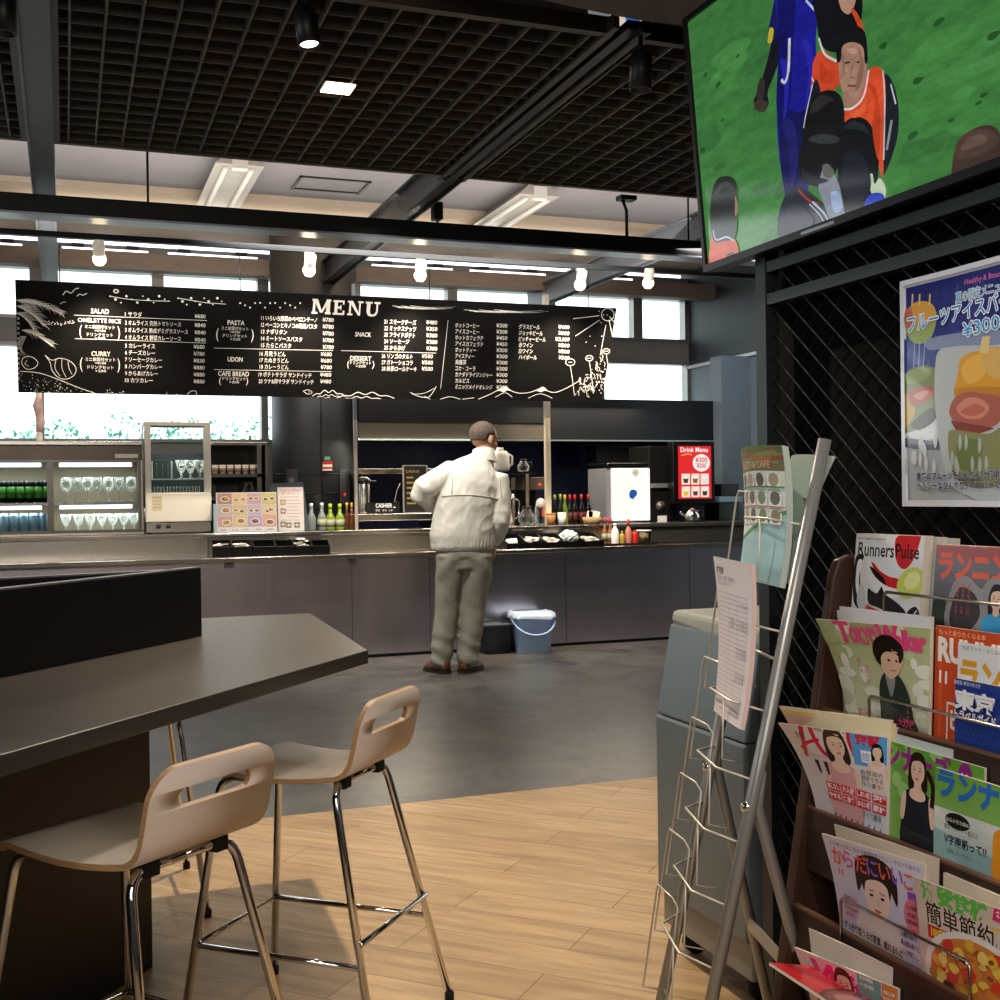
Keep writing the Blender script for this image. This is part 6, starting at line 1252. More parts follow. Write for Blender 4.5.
w_, h_ = .21, .185; a = Art(w_, h_, 'cf4e26'); a.text('RUNNING', .006, h_ * .66, .05, 'f6f2ea', width=w_ * .95, bold=.05); a.text('もっと走りたくなる本', .008, h_ * .88, .009, 'f4d8a8', width=.1); a.text('11', .01, h_ * .47, .026, 'f6f2ea', bold=.04); a.rect(.028, .0, .09, h_ * .32, 'f4e0d0'); a.rect(.031, -.01, .087, h_ * .3, 'cf4e26'); a.text('ヒ', .036, h_ * .1, .036, 'f6f2ea', bold=.03); a.text('楽しく走る', .12, h_ * .3, .014, 'f6e4c0')
magazine('orange red running magazine half hidden on the second tier', tier_x(2, .811) + .024, 1.512, w_, .811, .986, a, .11, 0, .010)
w_, h_ = .2, .165; a = Art(w_, h_, 'e4e6ea'); a.text('市民ランナーのための専門誌', .008, h_ * .88, .008, '5a5a60', width=.11); a.text('ランナーズ', .006, h_ * .52, .056, 'e0a32c', width=w_ * 1.1, bold=.05); a.rect(.1, .0, .2, h_ * .4, 'a9b7c6'); woman(a, .14, h_ * .2, .04, top='d8d0c0')
magazine('white running magazine with yellow title behind the blue guide book', tier_x(2, .811) + .018, 1.455, w_, .811, .966, a, .11, 0, .008)
w_, h_ = .2, .105; a = Art(w_, h_, '27408f')
for i in range(22):
    for j in range(12): a.ell(.005 + i * .009 + (j % 2) * .0045, .004 + j * .009, .0016, .0016, '3352a8', 6)
a.text('最新版 東京の歩き方', .006, h_ * .9, .007, 'dfe6f4', width=.055); a.text('東京', .006, h_ * .58, .030, 'f4f6fa', bold=.05, width=.085); a.text('トラベルガイド', .008, h_ * .42, .0145, 'f4f6fa', bold=.03, width=.085)
magazine('dark blue Tokyo travel guide book with white lettering on the second tier', tier_x(2, .811) + .012, 1.452, w_, .811, .912, a, .11, 0, .012, 'guide_book')
# tier 3
for k, (lb, dy, zz, c) in enumerate((('cream magazine in the stack behind the red scripted cover', .012, .828, 'e8dcb8'), ('yellow edged magazine in the stack behind the red scripted cover', .004, .822, 'e8c85a'), ('pink edged magazine in the stack behind the red scripted cover', -.004, .816, 'e4b8ae'))): magazine(lb, tier_x(3, .641) + .017 + k * .004, 1.755 + dy * .3, .185, .641, zz, Art(.185, .2, c), .10, .09, .006, group='stack behind the red scripted cover')
magazine('pale teal magazine behind the green running magazine', tier_x(3, .641) + .024, 1.64, .2, .641, .806, Art(.2, .2, 'c3d2cd'), .11, 0, .008)
w_, h_ = .18, .165; a = Art(w_, h_, 'dfd9de'); a.grad(0, 0, w_, h_, 'd4d6e2', 'e6d8d6', 6)
S2 = lambda pts, wd, c='d2203c': a.curve([(x * w_, y * h_) for x, y in pts], wd * w_, c, 6)
S2([(.12, .62), (.16, .78), (.2, .92), (.22, .97)], .045); S2([(.1, .7), (.2, .78), (.34, .84)], .03); S2([(.3, .98), (.3, .82), (.34, .7), (.4, .68)], .045); S2([(.68, .7), (.64, .86), (.66, .98), (.7, .9), (.66, .72)], .035); S2([(.72, .72), (.66, .78), (.72, .84), (.78, .78), (.72, .72)], .035)
a.text('特集 からだ整う秋の習慣', .06, h_ * .93, .008, '4a4048', width=.08, rot=.05); a.text('10', .022, h_ * .82, .016, '4a4048', bold=.03)
a.rect(.66 * w_, .64 * h_, .99 * w_, .99 * h_, '5a9fd8'); a.text('京都', .7 * w_, .86 * h_, .02, 'c8283c', bold=.05); a.rect(.74 * w_, .68 * h_, .84 * w_, .8 * h_, 'eef2f8'); a.text('旅', .745 * w_, .7 * h_, .016, '3a6fb8'); woman(a, .9 * w_, .74 * h_, .022, top='e8d4cc', bare=True, face=False)
woman(a, .5 * w_, .68 * h_, .044, top='dca2a6', long=True, turn=1, hair='2a1814', bare=True)
for k, x in enumerate((.2, .3)): a.poly([(x * w_, .6 * h_), ((x + .05) * w_, .6 * h_), ((x + .045) * w_, .46 * h_), ((x + .02) * w_, .46 * h_)], '2a2428')
a.rect(.15 * w_, .64 * h_, .38 * w_, .66 * h_, 'e4b4b0')
for r in range(2):
    for k in range(4): x = (.26 + k * .19) * w_; y = (.30 - r * .1) * h_; a.rect(x, y, x + .17 * w_, y + .085 * h_, 'cf2638'); a.text(('着こなし', '大人服', 'しまい術', '整理', 'やせる', '保存食', 'ゆるい朝', '家計')[r * 4 + k], x + .01 * w_, y + .02 * h_, .011, 'f8f0f0', width=.15 * w_, bold=.03)
a.text('すべて解決', .7 * w_, .12 * h_, .012, '3a3238', width=.24 * w_)
for k in range(3): a.text(('自然派の', '野菜で作る', '作り置き?'), 0, 0, .001, '3a3238') if False else a.text(('自然派の', '野菜で作る', '作り置き?')[k], .72 * w_, (.56 - k * .06) * h_, .009, '4a4a58', width=.24 * w_)
for k in range(9): a.line([(.3 * w_ + k * .014, .0), (.3 * w_ + k * .014 + .003, .06 * h_)], .002, '28242c')
magazine('magazine with red script title and woman in a pink dress', tier_x(3, .641) + .012, 1.752, w_, .641, .80, a, .12, .09, .012)
w_, h_ = .205, .165; a = Art(w_, h_, '6fae3e'); a.grad(0, 0, w_, h_, '86b85a', '5f9f36', 6)
for k in range(24): a.ell(rn.uniform(0, w_), rn.uniform(0, h_), rn.uniform(.006, .02), rn.uniform(.006, .02), rn.choice(['7ab648', '8fc062', '5f9a38', '9cc878']), 10)
a.text('ランナーズ', -.05, h_ * .7, .044, '9a2a8c', width=w_ * .92, bold=.05); a.ell(.168, h_ * .8, .015, .021, '8f2a84', 18); a.text('10', .168, h_ * .745, .019, 'f4ecf4', 'C', bold=.04); woman(a, .065, h_ * .60, .044, top='22262e', bare=True, turn=-.6, long=True, hair='2a1a14'); a.curve([(.085, .75 * h_), (.1, .62 * h_), (.098, .42 * h_)], .009, '2a1a14'); a.ell(.155, h_ * .52, .011, .008, 'c8322c', 14); a.text('初心者', .155, h_ * .5, .006, 'f8eee0', 'C')
a.text('レベル別', .155, h_ * .41, .010, '23301c', vertical=True); a.text('トレーニング大全', .175, h_ * .5, .009, 'f0f6e4', vertical=True)
magazine('green running magazine with purple title and woman in a black top', tier_x(3, .641) + .018, 1.572, w_, .641, .794, a, .12, 0, .008)
w_, h_ = .215, .15; a = Art(w_, h_, '7ab04e'); a.grad(0, h_ * .5, w_, h_, '86b65c', '5f9f40', 5); a.grad(0, 0, w_, h_ * .52, '9fb8bc', 'd9dcd6', 5); a.poly([(0, 0), (w_, 0), (w_, h_ * .14), (0, h_ * .3)], '8fb0b4')
a.text('ランナーズ', .006, h_ * .66, .048, '2f6fc0', width=w_ * 1.0, bold=.05); a.ell(.05, h_ * .43, .026, .012, '1f2420', 18); a.text('おなか引き締め', .05, h_ * .41, .007, 'f0f0ec', 'C'); a.text('東京トレーナー直伝の', .022, h_ * .33, .009, '33383a', width=.07); a.text('V字腹筋って!?', .022, h_ * .19, .016, '23282a', width=.088, bold=.02); a.text('実践してください', .03, h_ * .1, .007, '4a5054', width=.05)
woman(a, .15, h_ * .56, .034, top='e0952c', turn=-.5, long=False, hair='2a1a14')
magazine('green running magazine with blue title and runner in an orange shirt', tier_x(3, .641) + .012, 1.462, w_, .641, .776, a, .12, 0, .014)
# tier 4
magazine('folded cream magazine behind the lavender cover', tier_x(4, .471) + .019, 1.645, .215, .471, .648, Art(.215, .2, 'd6c7b2'), .10, .03, .014, fold=True)
magazine('cream magazine behind the food cover on the fourth tier', tier_x(4, .471) + .020, 1.42, .215, .471, .63, Art(.215, .2, 'e0cfb8'), .10, .0, .014)
w_, h_ = .195, .160; a = Art(w_, h_, 'c6c5dc'); a.grad(0, 0, w_, h_, 'bdbfda', 'd2cbdc', 6)
a.text('心も体も元気になれる健康実用マガジン 今日から始める', .012, h_ * .93, .0085, '3a3448', width=w_ * .9)
a.text('11', .018, h_ * .62, .015, 'd8504c', bold=.04)
woman(a, .10, h_ * .30, .078, top='cfcac8', long=False, hair='1c1718', skin='e8cdbf'); a.blob([(.058, h_ * .52), (.06, h_ * .82), (.085, h_ * .93), (.12, h_ * .92), (.142, h_ * .78), (.144, h_ * .52), (.134, h_ * .6), (.126, h_ * .68), (.1, h_ * .7), (.075, h_ * .66)], '1c1718', 4)
for sx in (-1, 1): a.ell(.1 + sx * .012, h_ * .30 + .078 * .47, .0045, .0024, '1c1414', 10)
a.blob([(.062, h_ * .33), (.1, h_ * .26), (.138, h_ * .33), (.15, h_ * .1), (.05, h_ * .1)], 'd4cecb', 4)
a.ell(.178, h_ * .5, .021, .027, 'd8788c', 20); a.rect(.165, h_ * .64, .198, h_ * .71, '8a4cc0'); captions(a, .163, h_ * .54, .03, 3, .008, '7a1c3a', rn); captions(a, .02, h_ * .38, .036, 4, .007, 'c8486a', rn); a.text('すっきり整うヨガ習慣、眠れる体に', .014, h_ * .06, .014, '2c2432', width=w_ * .72, bold=.02, rot=-.02); captions(a, .15, h_ * .26, .05, 3, .010, '3a3044', rn); a.text('特別付録', .15, h_ * .32, .008, 'd8486a', bold=.03)
for i, ch in enumerate('からだにいいこと'): a.text(ch, .012 + i * .0245, h_ * (.74 - .0 * i), .034 if i < 6 else .03, ('e0584c', 'c85a9c', 'e0584c', '9a5cc0', 'e0584c', '8a5cc8', 'e0584c', '8a5cc8')[i], sx=.8, bold=.02)
magazine('lavender health magazine with a smiling woman in a bob haircut', tier_x(4, .471) + .012, 1.648, w_, .471, .634, a, .12, .045, .010)
w_, h_ = .215, .165; a = Art(w_, h_, 'd8c4b8'); a.grad(0, h_ * .5, w_, h_, 'dccfc6', 'cfb8ae', 4); a.text('毎日大活躍の食材で栄養満点おかずを作ろう!', .012, h_ * .92, .0085, '5a4038', width=w_ * .85)
a.text('激安食材', .012, h_ * .735, .034, '5cc04a', width=.125, bold=.06); a.text('簡単節約', .018, h_ * .53, .036, '2a2422', width=.13, bold=.01); a.text('を使って', .142, h_ * .68, .009, 'e0c02c', bold=.05); a.text('レシピ', .152, h_ * .52, .016, '4a3a34', width=.04); a.poly([(.146, h_ * .78), (.215, h_ * .76), (.215, h_ * .92), (.15, h_ * .9)], 'd82a6c'); a.text('冬の鍋と煮込み', .152, h_ * .82, .010, 'fff0f4', width=.055, bold=.04)
a.rect(.02, h_ * .38, .105, h_ * .5, 'c8243c'); a.text('100円台以下!', .026, h_ * .405, .017, 'f4d83c', width=.07, bold=.05)
a.ell(.12, h_ * .12, .11, .075, 'ecebe6', 40); a.ell(.12, h_ * .12, .098, .066, 'd88a3c', 40)
for k in range(110):
    r = math.sqrt(rn.random()) * .09; an = rn.uniform(0, 6.28); x = .12 + r * math.cos(an); y = h_ * .12 + r * .7 * math.sin(an); rr = rn.uniform(.006, .016); a.blob([(x + rr * math.cos(q) * rn.uniform(.5, 1.1), y + rr * .8 * math.sin(q) * rn.uniform(.5, 1.1)) for q in (0, 1.2, 2.4, 3.6, 4.9)], rn.choice(['e8b83c', 'f0cc50', 'd87a3a', 'b85a34', '5a3028', 'd8402c', 'e8a050', 'c8843c', 'f0d478', '4a2c28', '8a4a2c']), 3)
magazine('recipe magazine with green and black lettering over a pasta dish', tier_x(4, .471) + .012, 1.452, w_, .471, .618, a, .12, .02, .014)
# tier 5
w_, h_ = .2, .15; magazine('cream folded magazine standing at the back of the lowest tier', tier_x(5, .295) + .023, 1.692, .19, .295, .462, Art(.19, .2, 'dcd6ca'), .10, .02, .016, fold=True)
a = Art(w_, h_, 'e2a6bc'); a.grad(0, 0, w_, h_, 'd8b0b8', 'ecc2d2', 5); a.text('With', .02, h_ * .62, .06, 'e03c8c', width=.15, bold=.04, shear=.2); woman(a, .095, h_ * .62, .042, top='c8307c', hair='4a2a20'); a.rect(.125, h_ * .72, .17, h_ * .95, '7aa29c'); a.rect(.172, 0, w_, h_ * .96, 'd8863c'); captions(a, .13, h_ * .9, .036, 2, .008, 'f0f4f0', rn); captions(a, .174, h_ * .85, .024, 5, .007, 'fff0e0', rn); a.ell(.04, h_ * .42, .02, .018, '8a5a3c', 16); woman(a, .15, h_ * .4, .03, top='e8dcd4', hair='5a3a2c', face=False)
magazine('pink fashion magazine with woman in magenta on the lowest tier', tier_x(5, .295) + .018, 1.682, w_, .295, .438, a, .12, .05, .012)
w_, h_ = .25, .30; a = Art(w_, h_, 'd42a34'); a.ell(w_ * .62, h_ * .52, .055, .075, '5a2a26', 26); a.ell(w_ * .6, h_ * .55, .04, .056, '8a4a44', 22); a.ell(w_ * .58, h_ * .58, .02, .03, 'b07a72', 18); a.ell(.014, h_ * .95, .005, .006, 'f0d4d4', 10)
magazine('red magazine flopped forward out of the lowest tier of the rack', tier_x(5, .295) + .012, 1.64, w_, .295, .52, a, .1, 0, .010, flat=.12)
# ================================================================== brochure stand
t = thing('brochure_stand', 'silver tube folding brochure stand with wire pockets', 'brochure stand', (0, 0, 0))
m_tube = mat('silver painted tube', '9a9a98', .35, .5, .05); m_pw = mat('white coated wire', 'cfc8b8', .35, .3)
RF, RT = Vector((.951, 1.781, 0)), Vector((1.24, 1.728, 1.29)); LF, LT = Vector((1.0355, 2.07, 0)), Vector((1.32, 2.018, 1.22))
MB().tube([RF, RT], .0115, 14).build('front_leg', m_tube, t); MB().tube([LF, LT], .0115, 14).build('front_leg', m_tube, t)
def leg_at(A, B, z): return A + (B - A) * ((z - A.z) / (B.z - A.z))
HR, HL = leg_at(RF, RT, .66), leg_at(LF, LT, .66)
BR, BL = Vector((1.33, 1.80, 0)), Vector((1.385, 2.10, 0))
for Hh, Bk in ((HR, BR), (HL, BL)):
    MB().tube([Hh + Vector((.02, 0, .06)), Hh + Vector((.012, 0, 0)), Bk], .0105, 12).build('rear_leg', m_tube, t); MB().lathe([(0, -.016), (.008, -.016), (.008, .016), (0, .016)], M=Matrix.Translation(Hh) @ Matrix.Rotation(PI / 2, 4, 'Y'), seg=12).build('hinge_bolt', m_chrome, t)
for z, A, B2 in ((.22, (RF, RT), (LF, LT)), (.215, (HR, BR), (HL, BL)), ):
    if A[0] is RF: P0, P1 = leg_at(*A, z), leg_at(*B2, z)
    else: P0, P1 = A[0] + (A[1] - A[0]) * .5, B2[0] + (B2[1] - B2[0]) * .5
    d = (P1 - P0).normalized(); n_ = Vector((0, 0, 1)); s_ = d.cross(n_)
    MB().prism([(-.002, -.014), (.002, -.014), (.002, .014), (-.002, .014)], lambda a_, b_, k: P0 + d * k + s_ * a_ + n_ * b_, .004, (P1 - P0).length - .004).build('cross_bar', m_tube, t)
for A in (RF, LF, BR, BL): MB().lathe([(0, 0), (.013, 0), (.014, .03), (.0115, .032)], c=(A.x, A.y, 0), seg=12).build('foot_cap', m_rubber, t)
# stand coordinates: s along the width, q up the slope, n outwards (to the left of the picture)
W_ = (LF - RF).length; es = (RF - LF).normalized(); eq = (RT - RF).normalized(); en = es.cross(eq).normalized()
if en.x > 0: en = -en
def SP(s, q, n): return LF + es * s + eq * q + en * n
def pocket(q, dep=.045, hgt=.10, wide=.115):
    g = MB(); r = .0019; s0, s1 = .02, .11
    g.tube([SP(s0, q - .1, .012), SP(s0, q - .1, dep), SP(s0, q + hgt - .012, dep + .012), SP(s0 + .012, q + hgt, dep + .014), SP(s1 - .012, q + hgt, dep + .0), SP(s1, q + hgt - .012, dep - .01), SP(s1, q - .1, .02)], r, 6)
    g.build('pocket_hoop', m_pw, t)
    g = MB(); r = .0022
    g.tube([SP(.012, q + .05, .0), SP(.10, q + .05, dep + .01), SP(W_ - .06, q + .05, dep + .01), SP(W_ - .008, q + .05, 0)], r, 6)
    g.tube([SP(.2, q - .06, .0), SP(.2, q - .06, dep * .8), SP(.2, q + .05, dep + .01)], r * .8, 6)
    g.build('pocket_ring', m_pw, t)
for q in (.34, .45, .56, .67, .79, .93, 1.12): pocket(q)
for q in (.93, 1.22):
    g = MB(); g.tube([SP(.0, q, 0), SP(W_, q, 0)], .003, 8); g.build('tier_bar', m_pw, t)
MB().prism([(-.012, -.002), (.012, -.002), (.012, .002), (-.012, .002)], lambda a_, b_, k: SP(k, 1.2 + a_, -.004 + b_), 0.004, W_ - .004).build('top_bar', m_tube, t)
# brochures in the stand (curved sheets)
def brochure(label, q0, q1, s0, s1, n0, bow, top, art, th=.004, name='brochure', pagem=None, sidecurl=0.0):
    w = s1 - s0; h = q1 - q0
    def mp(u, v, k):
        x = u / w; y = v / h
        n = n0 + bow * math.sin(PI * x) * (.3 + .7 * y) + top * y * y + sidecurl * (1 - x) ** 3 * y
        return SP(s0 + u, q0 + v, n + k)
    o = thing(name, label, name, (0, 0, 0), 0, None)
    art.build('cover', mp, o, print_mat('matte cover print', .5), lift=4e-5, cu=32, cv=24)
    g = MB(); nu, nv = 10, 12
    for i in range(nu):
        for j in range(nv): g.quad(*[mp(w * (i + a_) / nu, h * (j + b_) / nv, -.0004) for a_, b_ in ((0, 0), (1, 0), (1, 1), (0, 1))]); g.quad(*[mp(w * (i + a_) / nu, h * (j + b_) / nv, -th) for a_, b_ in ((0, 0), (1, 0), (1, 1), (0, 1))])
    for i in range(nu):
        for v in (0, h): g.quad(mp(w * i / nu, v, -.0004), mp(w * (i + 1) / nu, v, -.0004), mp(w * (i + 1) / nu, v, -th), mp(w * i / nu, v, -th))
    for j in range(nv):
        for u in (0, w): g.quad(mp(u, h * j / nv, -.0004), mp(u, h * (j + 1) / nv, -.0004), mp(u, h * (j + 1) / nv, -th), mp(u, h * j / nv, -th))
    g.build('pages', pagem or mat('brochure pages', 'b9c4bc', .6), o)
    return o
W2 = .235; w_, h_ = W2 + .03, .245; a = Art(w_, h_, '9fc4c6'); a.grad(0, 0, w_, h_ * .42, '8fb8be', 'a8ced2', 4); a.poly([(0, h_ * .30), (w_, h_ * .52), (w_, h_), (0, h_)], '4f8a3a'); a.poly([(.0, h_ * .335), (w_, h_ * .55), (w_, h_), (0, h_)], 'dfe6de'); a.grad(0, h_ * .82, w_, h_, '7a6a3c', '4f6a34', 4)
for k in range(14): a.blob([(rn.uniform(0, w_), h_ * rn.uniform(.84, 1)) for _ in range(5)], rn.choice(['a86a3a', 'c48a4c', '5f7a3a', '8a4a2e', '7d8f4a']), 3)
a.text('SWEETS & CAFE', .03, h_ * .84, .018, 'd8c8a0', width=w_ * .7)
for r in range(3):
    for c in range(4): x = .02 + c * .06; y = h_ * (.44 + r * .13); a.rect(x, y, x + .05, y + .02, 'f2f4ee'); a.ell(x + .025, y + .014, .02, .012, rn.choice(['6a6258', '8a7a62', 'a89a82', '7a8a62', '5a4a42']), 16); a.line([(x, y - .004), (x + .045, y - .004)], .002, '9aa29a')
a.rect(0, h_ * .70, w_, h_ * .712, '4f8a3a'); a.rect(0, h_ * .56, w_, h_ * .57, 'c87a7a')
brochure('green and pale blue food brochure in the top pocket of the silver stand', 1.055, 1.30, .01, .01 + w_, .02, .02, .045, a, .012)
a = Art(.24, .235, '7d9a86'); brochure('pale brochure bowed behind the green one in the silver stand', 1.065, 1.30, .06, .28, .004, .03, -.03, Art(.22, .235, '90a398'), .006)
w_, h_ = .185, .285; a = Art(w_, h_, 'e8dcdc'); a.text('時刻表', .012, h_ * .90, .014, '5a5258', bold=.05); a.text('路線バス乗り場案内', .012, h_ * .86, .010, '8d8488', width=.1); a.text('平日 土休日ダイヤ', .012, h_ * .83, .008, '8d8488', width=.08)
for k in range(26): a.line([(.012, h_ * (.78 - k * .029)), (w_ - .02, h_ * (.78 - k * .029))], .0008, 'a9a0a6')
for x in (.012, .075, .12, w_ - .02): a.line([(x, h_ * .78), (x, h_ * .055)], .0008, 'a9a0a6')
for r, n in ((.72, 1), (.62, 3), (.45, 3), (.3, 3), (.14, 5)):
    for k in range(n): a.text('6:15 7:05 8:40', .125, h_ * (r - k * .022), .0075, '8f868e', width=.045); 
for k in range(3): a.text('行先', .083, h_ * (.62 - k * .022), .0075, '8f868e', width=.025)
brochure('white timetable booklet curled at its left edge in the silver stand', .80, 1.085, .10, .285, .04, .012, .04, a, .008, 'booklet', mat('pinkish paper', 'e4c6c0', .7), .02)
# ================================================================== bar table
TZ = .83
def e2(x, y): return Vector((x, y))
tip = at_z(368, 650, TZ); fc = at_z(310, 613, TZ); fr = at_z(0, 755, TZ)
d = (Vector((fr.x, fr.y)) - Vector((tip.x, tip.y))).normalized(); far = Vector((tip.x, tip.y)) + d * 3.0
t = thing('bar_table', 'long dark grey bar table with low black divider on a black panel base', 'table', (0, 0, 0))
poly = [(tip.x, tip.y), (fc.x, fc.y), (-1.7, fc.y), (-1.95, 3.05), (far.x - .35, far.y + .95), (far.x, far.y)]
MB().prism(poly, lambda a_, b_, k: Vector((a_, b_, k)), TZ - .033, TZ).build('tabletop', mat('dark grey laminate top', '3f3a35', .38, 0, .1, 4), t, .003)
de = at_z(202, 636, TZ); dv = at_z(0, 678, TZ); dd = (Vector((dv.x, dv.y)) - Vector((de.x, de.y))).normalized(); nrm = Vector((dd.y, -dd.x))
if nrm.x > 0: nrm = -nrm
def bar(p, q, th, z0, z1, nm, m, bev=.002, side=None):
    dd_ = (q - p).normalized(); n_ = side or Vector((dd_.y, -dd_.x)); P = [p, q, q + n_ * th, p + n_ * th]
    return MB().prism([(v.x, v.y) for v in P], lambda a_, b_, k: Vector((a_, b_, k)), z0, z1).build(nm, m, t, bev)
zt = CAM.z - (568 - 498.9) / 1180 * 3.19
D0 = Vector((de.x, de.y)); D1 = D0 + dd * 2.6
m_cap = mat('grey divider edge', '6d6965', .4)
bar(D0, D1, .03, TZ, zt, 'divider', m_black2, .001, nrm); bar(D0, D1, .03, zt, zt + .004, 'divider_cap', m_cap, 0, nrm)
E0 = D0 + nrm * .03 + dd * .1; E1 = E0 + Vector((-1.9, -.55))
bar(E0, E1, .03, TZ, zt, 'divider', m_black2, .001, Vector((.28, -.96)).normalized()); bar(E0, E1, .03, zt, zt + .004, 'divider_cap', m_cap, 0, Vector((.28, -.96)).normalized())
be = at_z(153, 967, 0); B0 = Vector((be.x, be.y)); 
m_base = mat('black brown base panel', '171211', .45, 0, .15, 5)
o = bar(B0, B0 + dd * .62, .35, 0.0, TZ - .033, 'base_panel', m_base, .002, nrm); bar(B0 + dd * .66 - nrm * .0, B0 + dd * 2.0, .35, 0, TZ - .033, 'base_panel', m_black2, .002, nrm)
bar(B0 + dd * .62 + nrm * .02, B0 + dd * .66 + nrm * .02, .3, 0, TZ - .033, 'base_joint', m_dark, 0, nrm)
# ================================================================== bar stools
m_ply = mat('pale birch seat', 'e2d2bc', .35, 0, .06, 3, stretch=(1, 6, 1)); m_plyb = mat('beige stool back', 'dccabb', .4, 0, .04); m_plye = mat('plywood edge', 'b08a60', .5, 0, .2, 6, stretch=(1, 1, 40))
SZ = .60
def stool(label, cx, cy, rz, legs_out=.07):
    """local: seat faces +y (front), back at -y; seat top at SZ"""
    t = thing('bar_stool', label, 'stool', (cx, cy, 0), rz, 'pale plywood bar stools')
    w, d, th = .305, .355, .011; hb = .174; R = .055
    path = [(.5 * d + .03, SZ - .022), (.5 * d + .015, SZ - .008), (.5 * d - .02, SZ)] + [(.5 * d - .02 - k * (d - .07) / 6, SZ - .012 * math.sin(PI * k / 6)) for k in range(1, 6)]
    y0 = -.5 * d + R; 
    path += [(y0 - R * math.sin(a_) * .9, SZ + R * (1 - math.cos(a_))) for a_ in [math.radians(q) for q in (0, 20, 40, 60, 78)]]
    yb, zb = path[-1]
    path += [(yb - .010 * (k / 7) - .018 * (k / 7), zb + (hb - R) * k / 7) for k in range(1, 8)]
    n = len(path); L = [0]
    for k in range(1, n): L.append(L[-1] + math.dist(path[k], path[k - 1]))
    tot = L[-1]; nrm_ = []
    for k in range(n):
        a_ = path[max(0, k - 1)]; b_ = path[min(n - 1, k + 1)]; q = Vector((b_[0] - a_[0], b_[1] - a_[1])).normalized(); nrm_.append((-q.y, q.x) if False else (q.y, -q.x))
    def at(l, k):
        l = max(0, min(tot, l)); i = 0
        while i < n - 2 and L[i + 1] < l: i += 1
        f = (l - L[i]) / (L[i + 1] - L[i]); return (path[i][0] + (path[i + 1][0] - path[i][0]) * f - (nrm_[i][0] * (1 - f) + nrm_[i + 1][0] * f) * k, path[i][1] + (path[i + 1][1] - path[i][1]) * f - (nrm_[i][1] * (1 - f) + nrm_[i + 1][1] * f) * k)
    # outline in (x along width, l along path), with rounded corners and a hand slot
    def half(l):
        hw = w / 2
        rt = .06
        if l > tot - rt: q = l - (tot - rt); hw = w / 2 - rt + math.sqrt(max(0, rt * rt - q * q))
        if l < .035: q = .035 - l; hw = w / 2 - .035 + math.sqrt(max(0, .035 ** 2 - q * q))
        return hw
    sl0, sl1, shw, sr = tot - .078, tot - .042, .088, .018
    ls = sorted(set([k * tot / 60 for k in range(61)] + [sl0 + (sl1 - sl0) * k / 8 for k in range(9)] + [tot - .06 + .06 * math.sin(k * PI / 16) for k in range(9)] + [.035 - .035 * math.sin(k * PI / 12) for k in range(7)]))
    ls = [l for i, l in enumerate(ls) if i == 0 or l - ls[i - 1] > 1e-5]
    def slot(l):
        if l <= sl0 or l >= sl1: return None
        q = abs(l - (sl0 + sl1) / 2); return shw - sr + math.sqrt(max(0, sr * sr - q * q))
    g = MB()
    def strip(l0, l1, xa0, xb0, xa1, xb1, m):
        for k, mm in ((0, m), (th, m)):
            P = [(xa0, *at(l0, k)), (xb0, *at(l0, k)), (xb1, *at(l1, k)), (xa1, *at(l1, k))]; g.add(P, [(0, 1, 2, 3)], mm, True)
    def edge(l0, x0, l1, x1): g.add([(x0, *at(l0, 0)), (x1, *at(l1, 0)), (x1, *at(l1, th)), (x0, *at(l0, th))], [(0, 1, 2, 3)], 2)
    for l0, l1 in zip(ls[:-1], ls[1:]):
        lm = (l0 + l1) / 2; m = 0 if lm < d + .0 else 1
        a0, a1 = half(l0), half(l1); s = slot(lm)
        edge(l0, a0, l1, a1); edge(l0, -a0, l1, -a1)
        if s:
            s0 = slot(l0) or (shw - sr); s1 = slot(l1) or (shw - sr)
            strip(l0, l1, -a0, -s0, -a1, -s1, m); strip(l0, l1, s0, a0, s1, a1, m); edge(l0, s0, l1, s1); edge(l0, -s0, l1, -s1)
        else: strip(l0, l1, -a0, a0, -a1, a1, m)
    a0 = half(0); g.add([(-a0, *at(0, 0)), (a0, *at(0, 0)), (a0, *at(0, th)), (-a0, *at(0, th))], [(0, 1, 2, 3)], 2); a0 = half(tot); g.add([(-a0, *at(tot, 0)), (a0, *at(tot, 0)), (a0, *at(tot, th)), (-a0, *at(tot, th))], [(0, 1, 2, 3)], 2)
    a_ = shw - sr
    for l in (sl0, sl1): g.add([(-a_, *at(l, 0)), (a_, *at(l, 0)), (a_, *at(l, th)), (-a_, *at(l, th))], [(0, 1, 2, 3)], 2)
    o = g.build('seat_shell', [m_ply, m_plyb, m_plye], t)
    # side frames: front legs bend over under the seat, rear legs drop from behind the bend
    r = .0092; zt_ = SZ - th - .012
    X = w / 2 - .03; ft = {}
    for s in (-1, 1):
        f0 = Vector((s * (X + legs_out), d * .5 + .055, 0)); b0 = Vector((s * (X + legs_out), -d * .5 - .07, 0)); ft[s] = (f0, b0)
        tf = Vector((s * X, d * .5 - .01, zt_)); tb = Vector((s * X, -d * .5 + .06, zt_ - .002))
        def bend(f, tt, into):
            c = tt - Vector((0, 0, 0)); dn = (f - tt).normalized(); P = [f]
            for k in range(7):
                q = k / 6; A_ = tt + dn * .045; B_ = tt; C_ = tt + into * .045
                P.append(A_ * (1 - q) ** 2 + B_ * 2 * q * (1 - q) + C_ * q * q)
            P.append(tt + into * (.1 if into.y else X)); return P
        MB().tube(bend(f0 + Vector((0, 0, .012)), tf, Vector((0, -1, 0))), r, 12).build('front_leg', m_chrome, t)
        MB().tube(bend(b0 + Vector((0, 0, .012)), tb, Vector((-s, 0, 0))), r, 12).build('rear_leg', m_chrome, t)
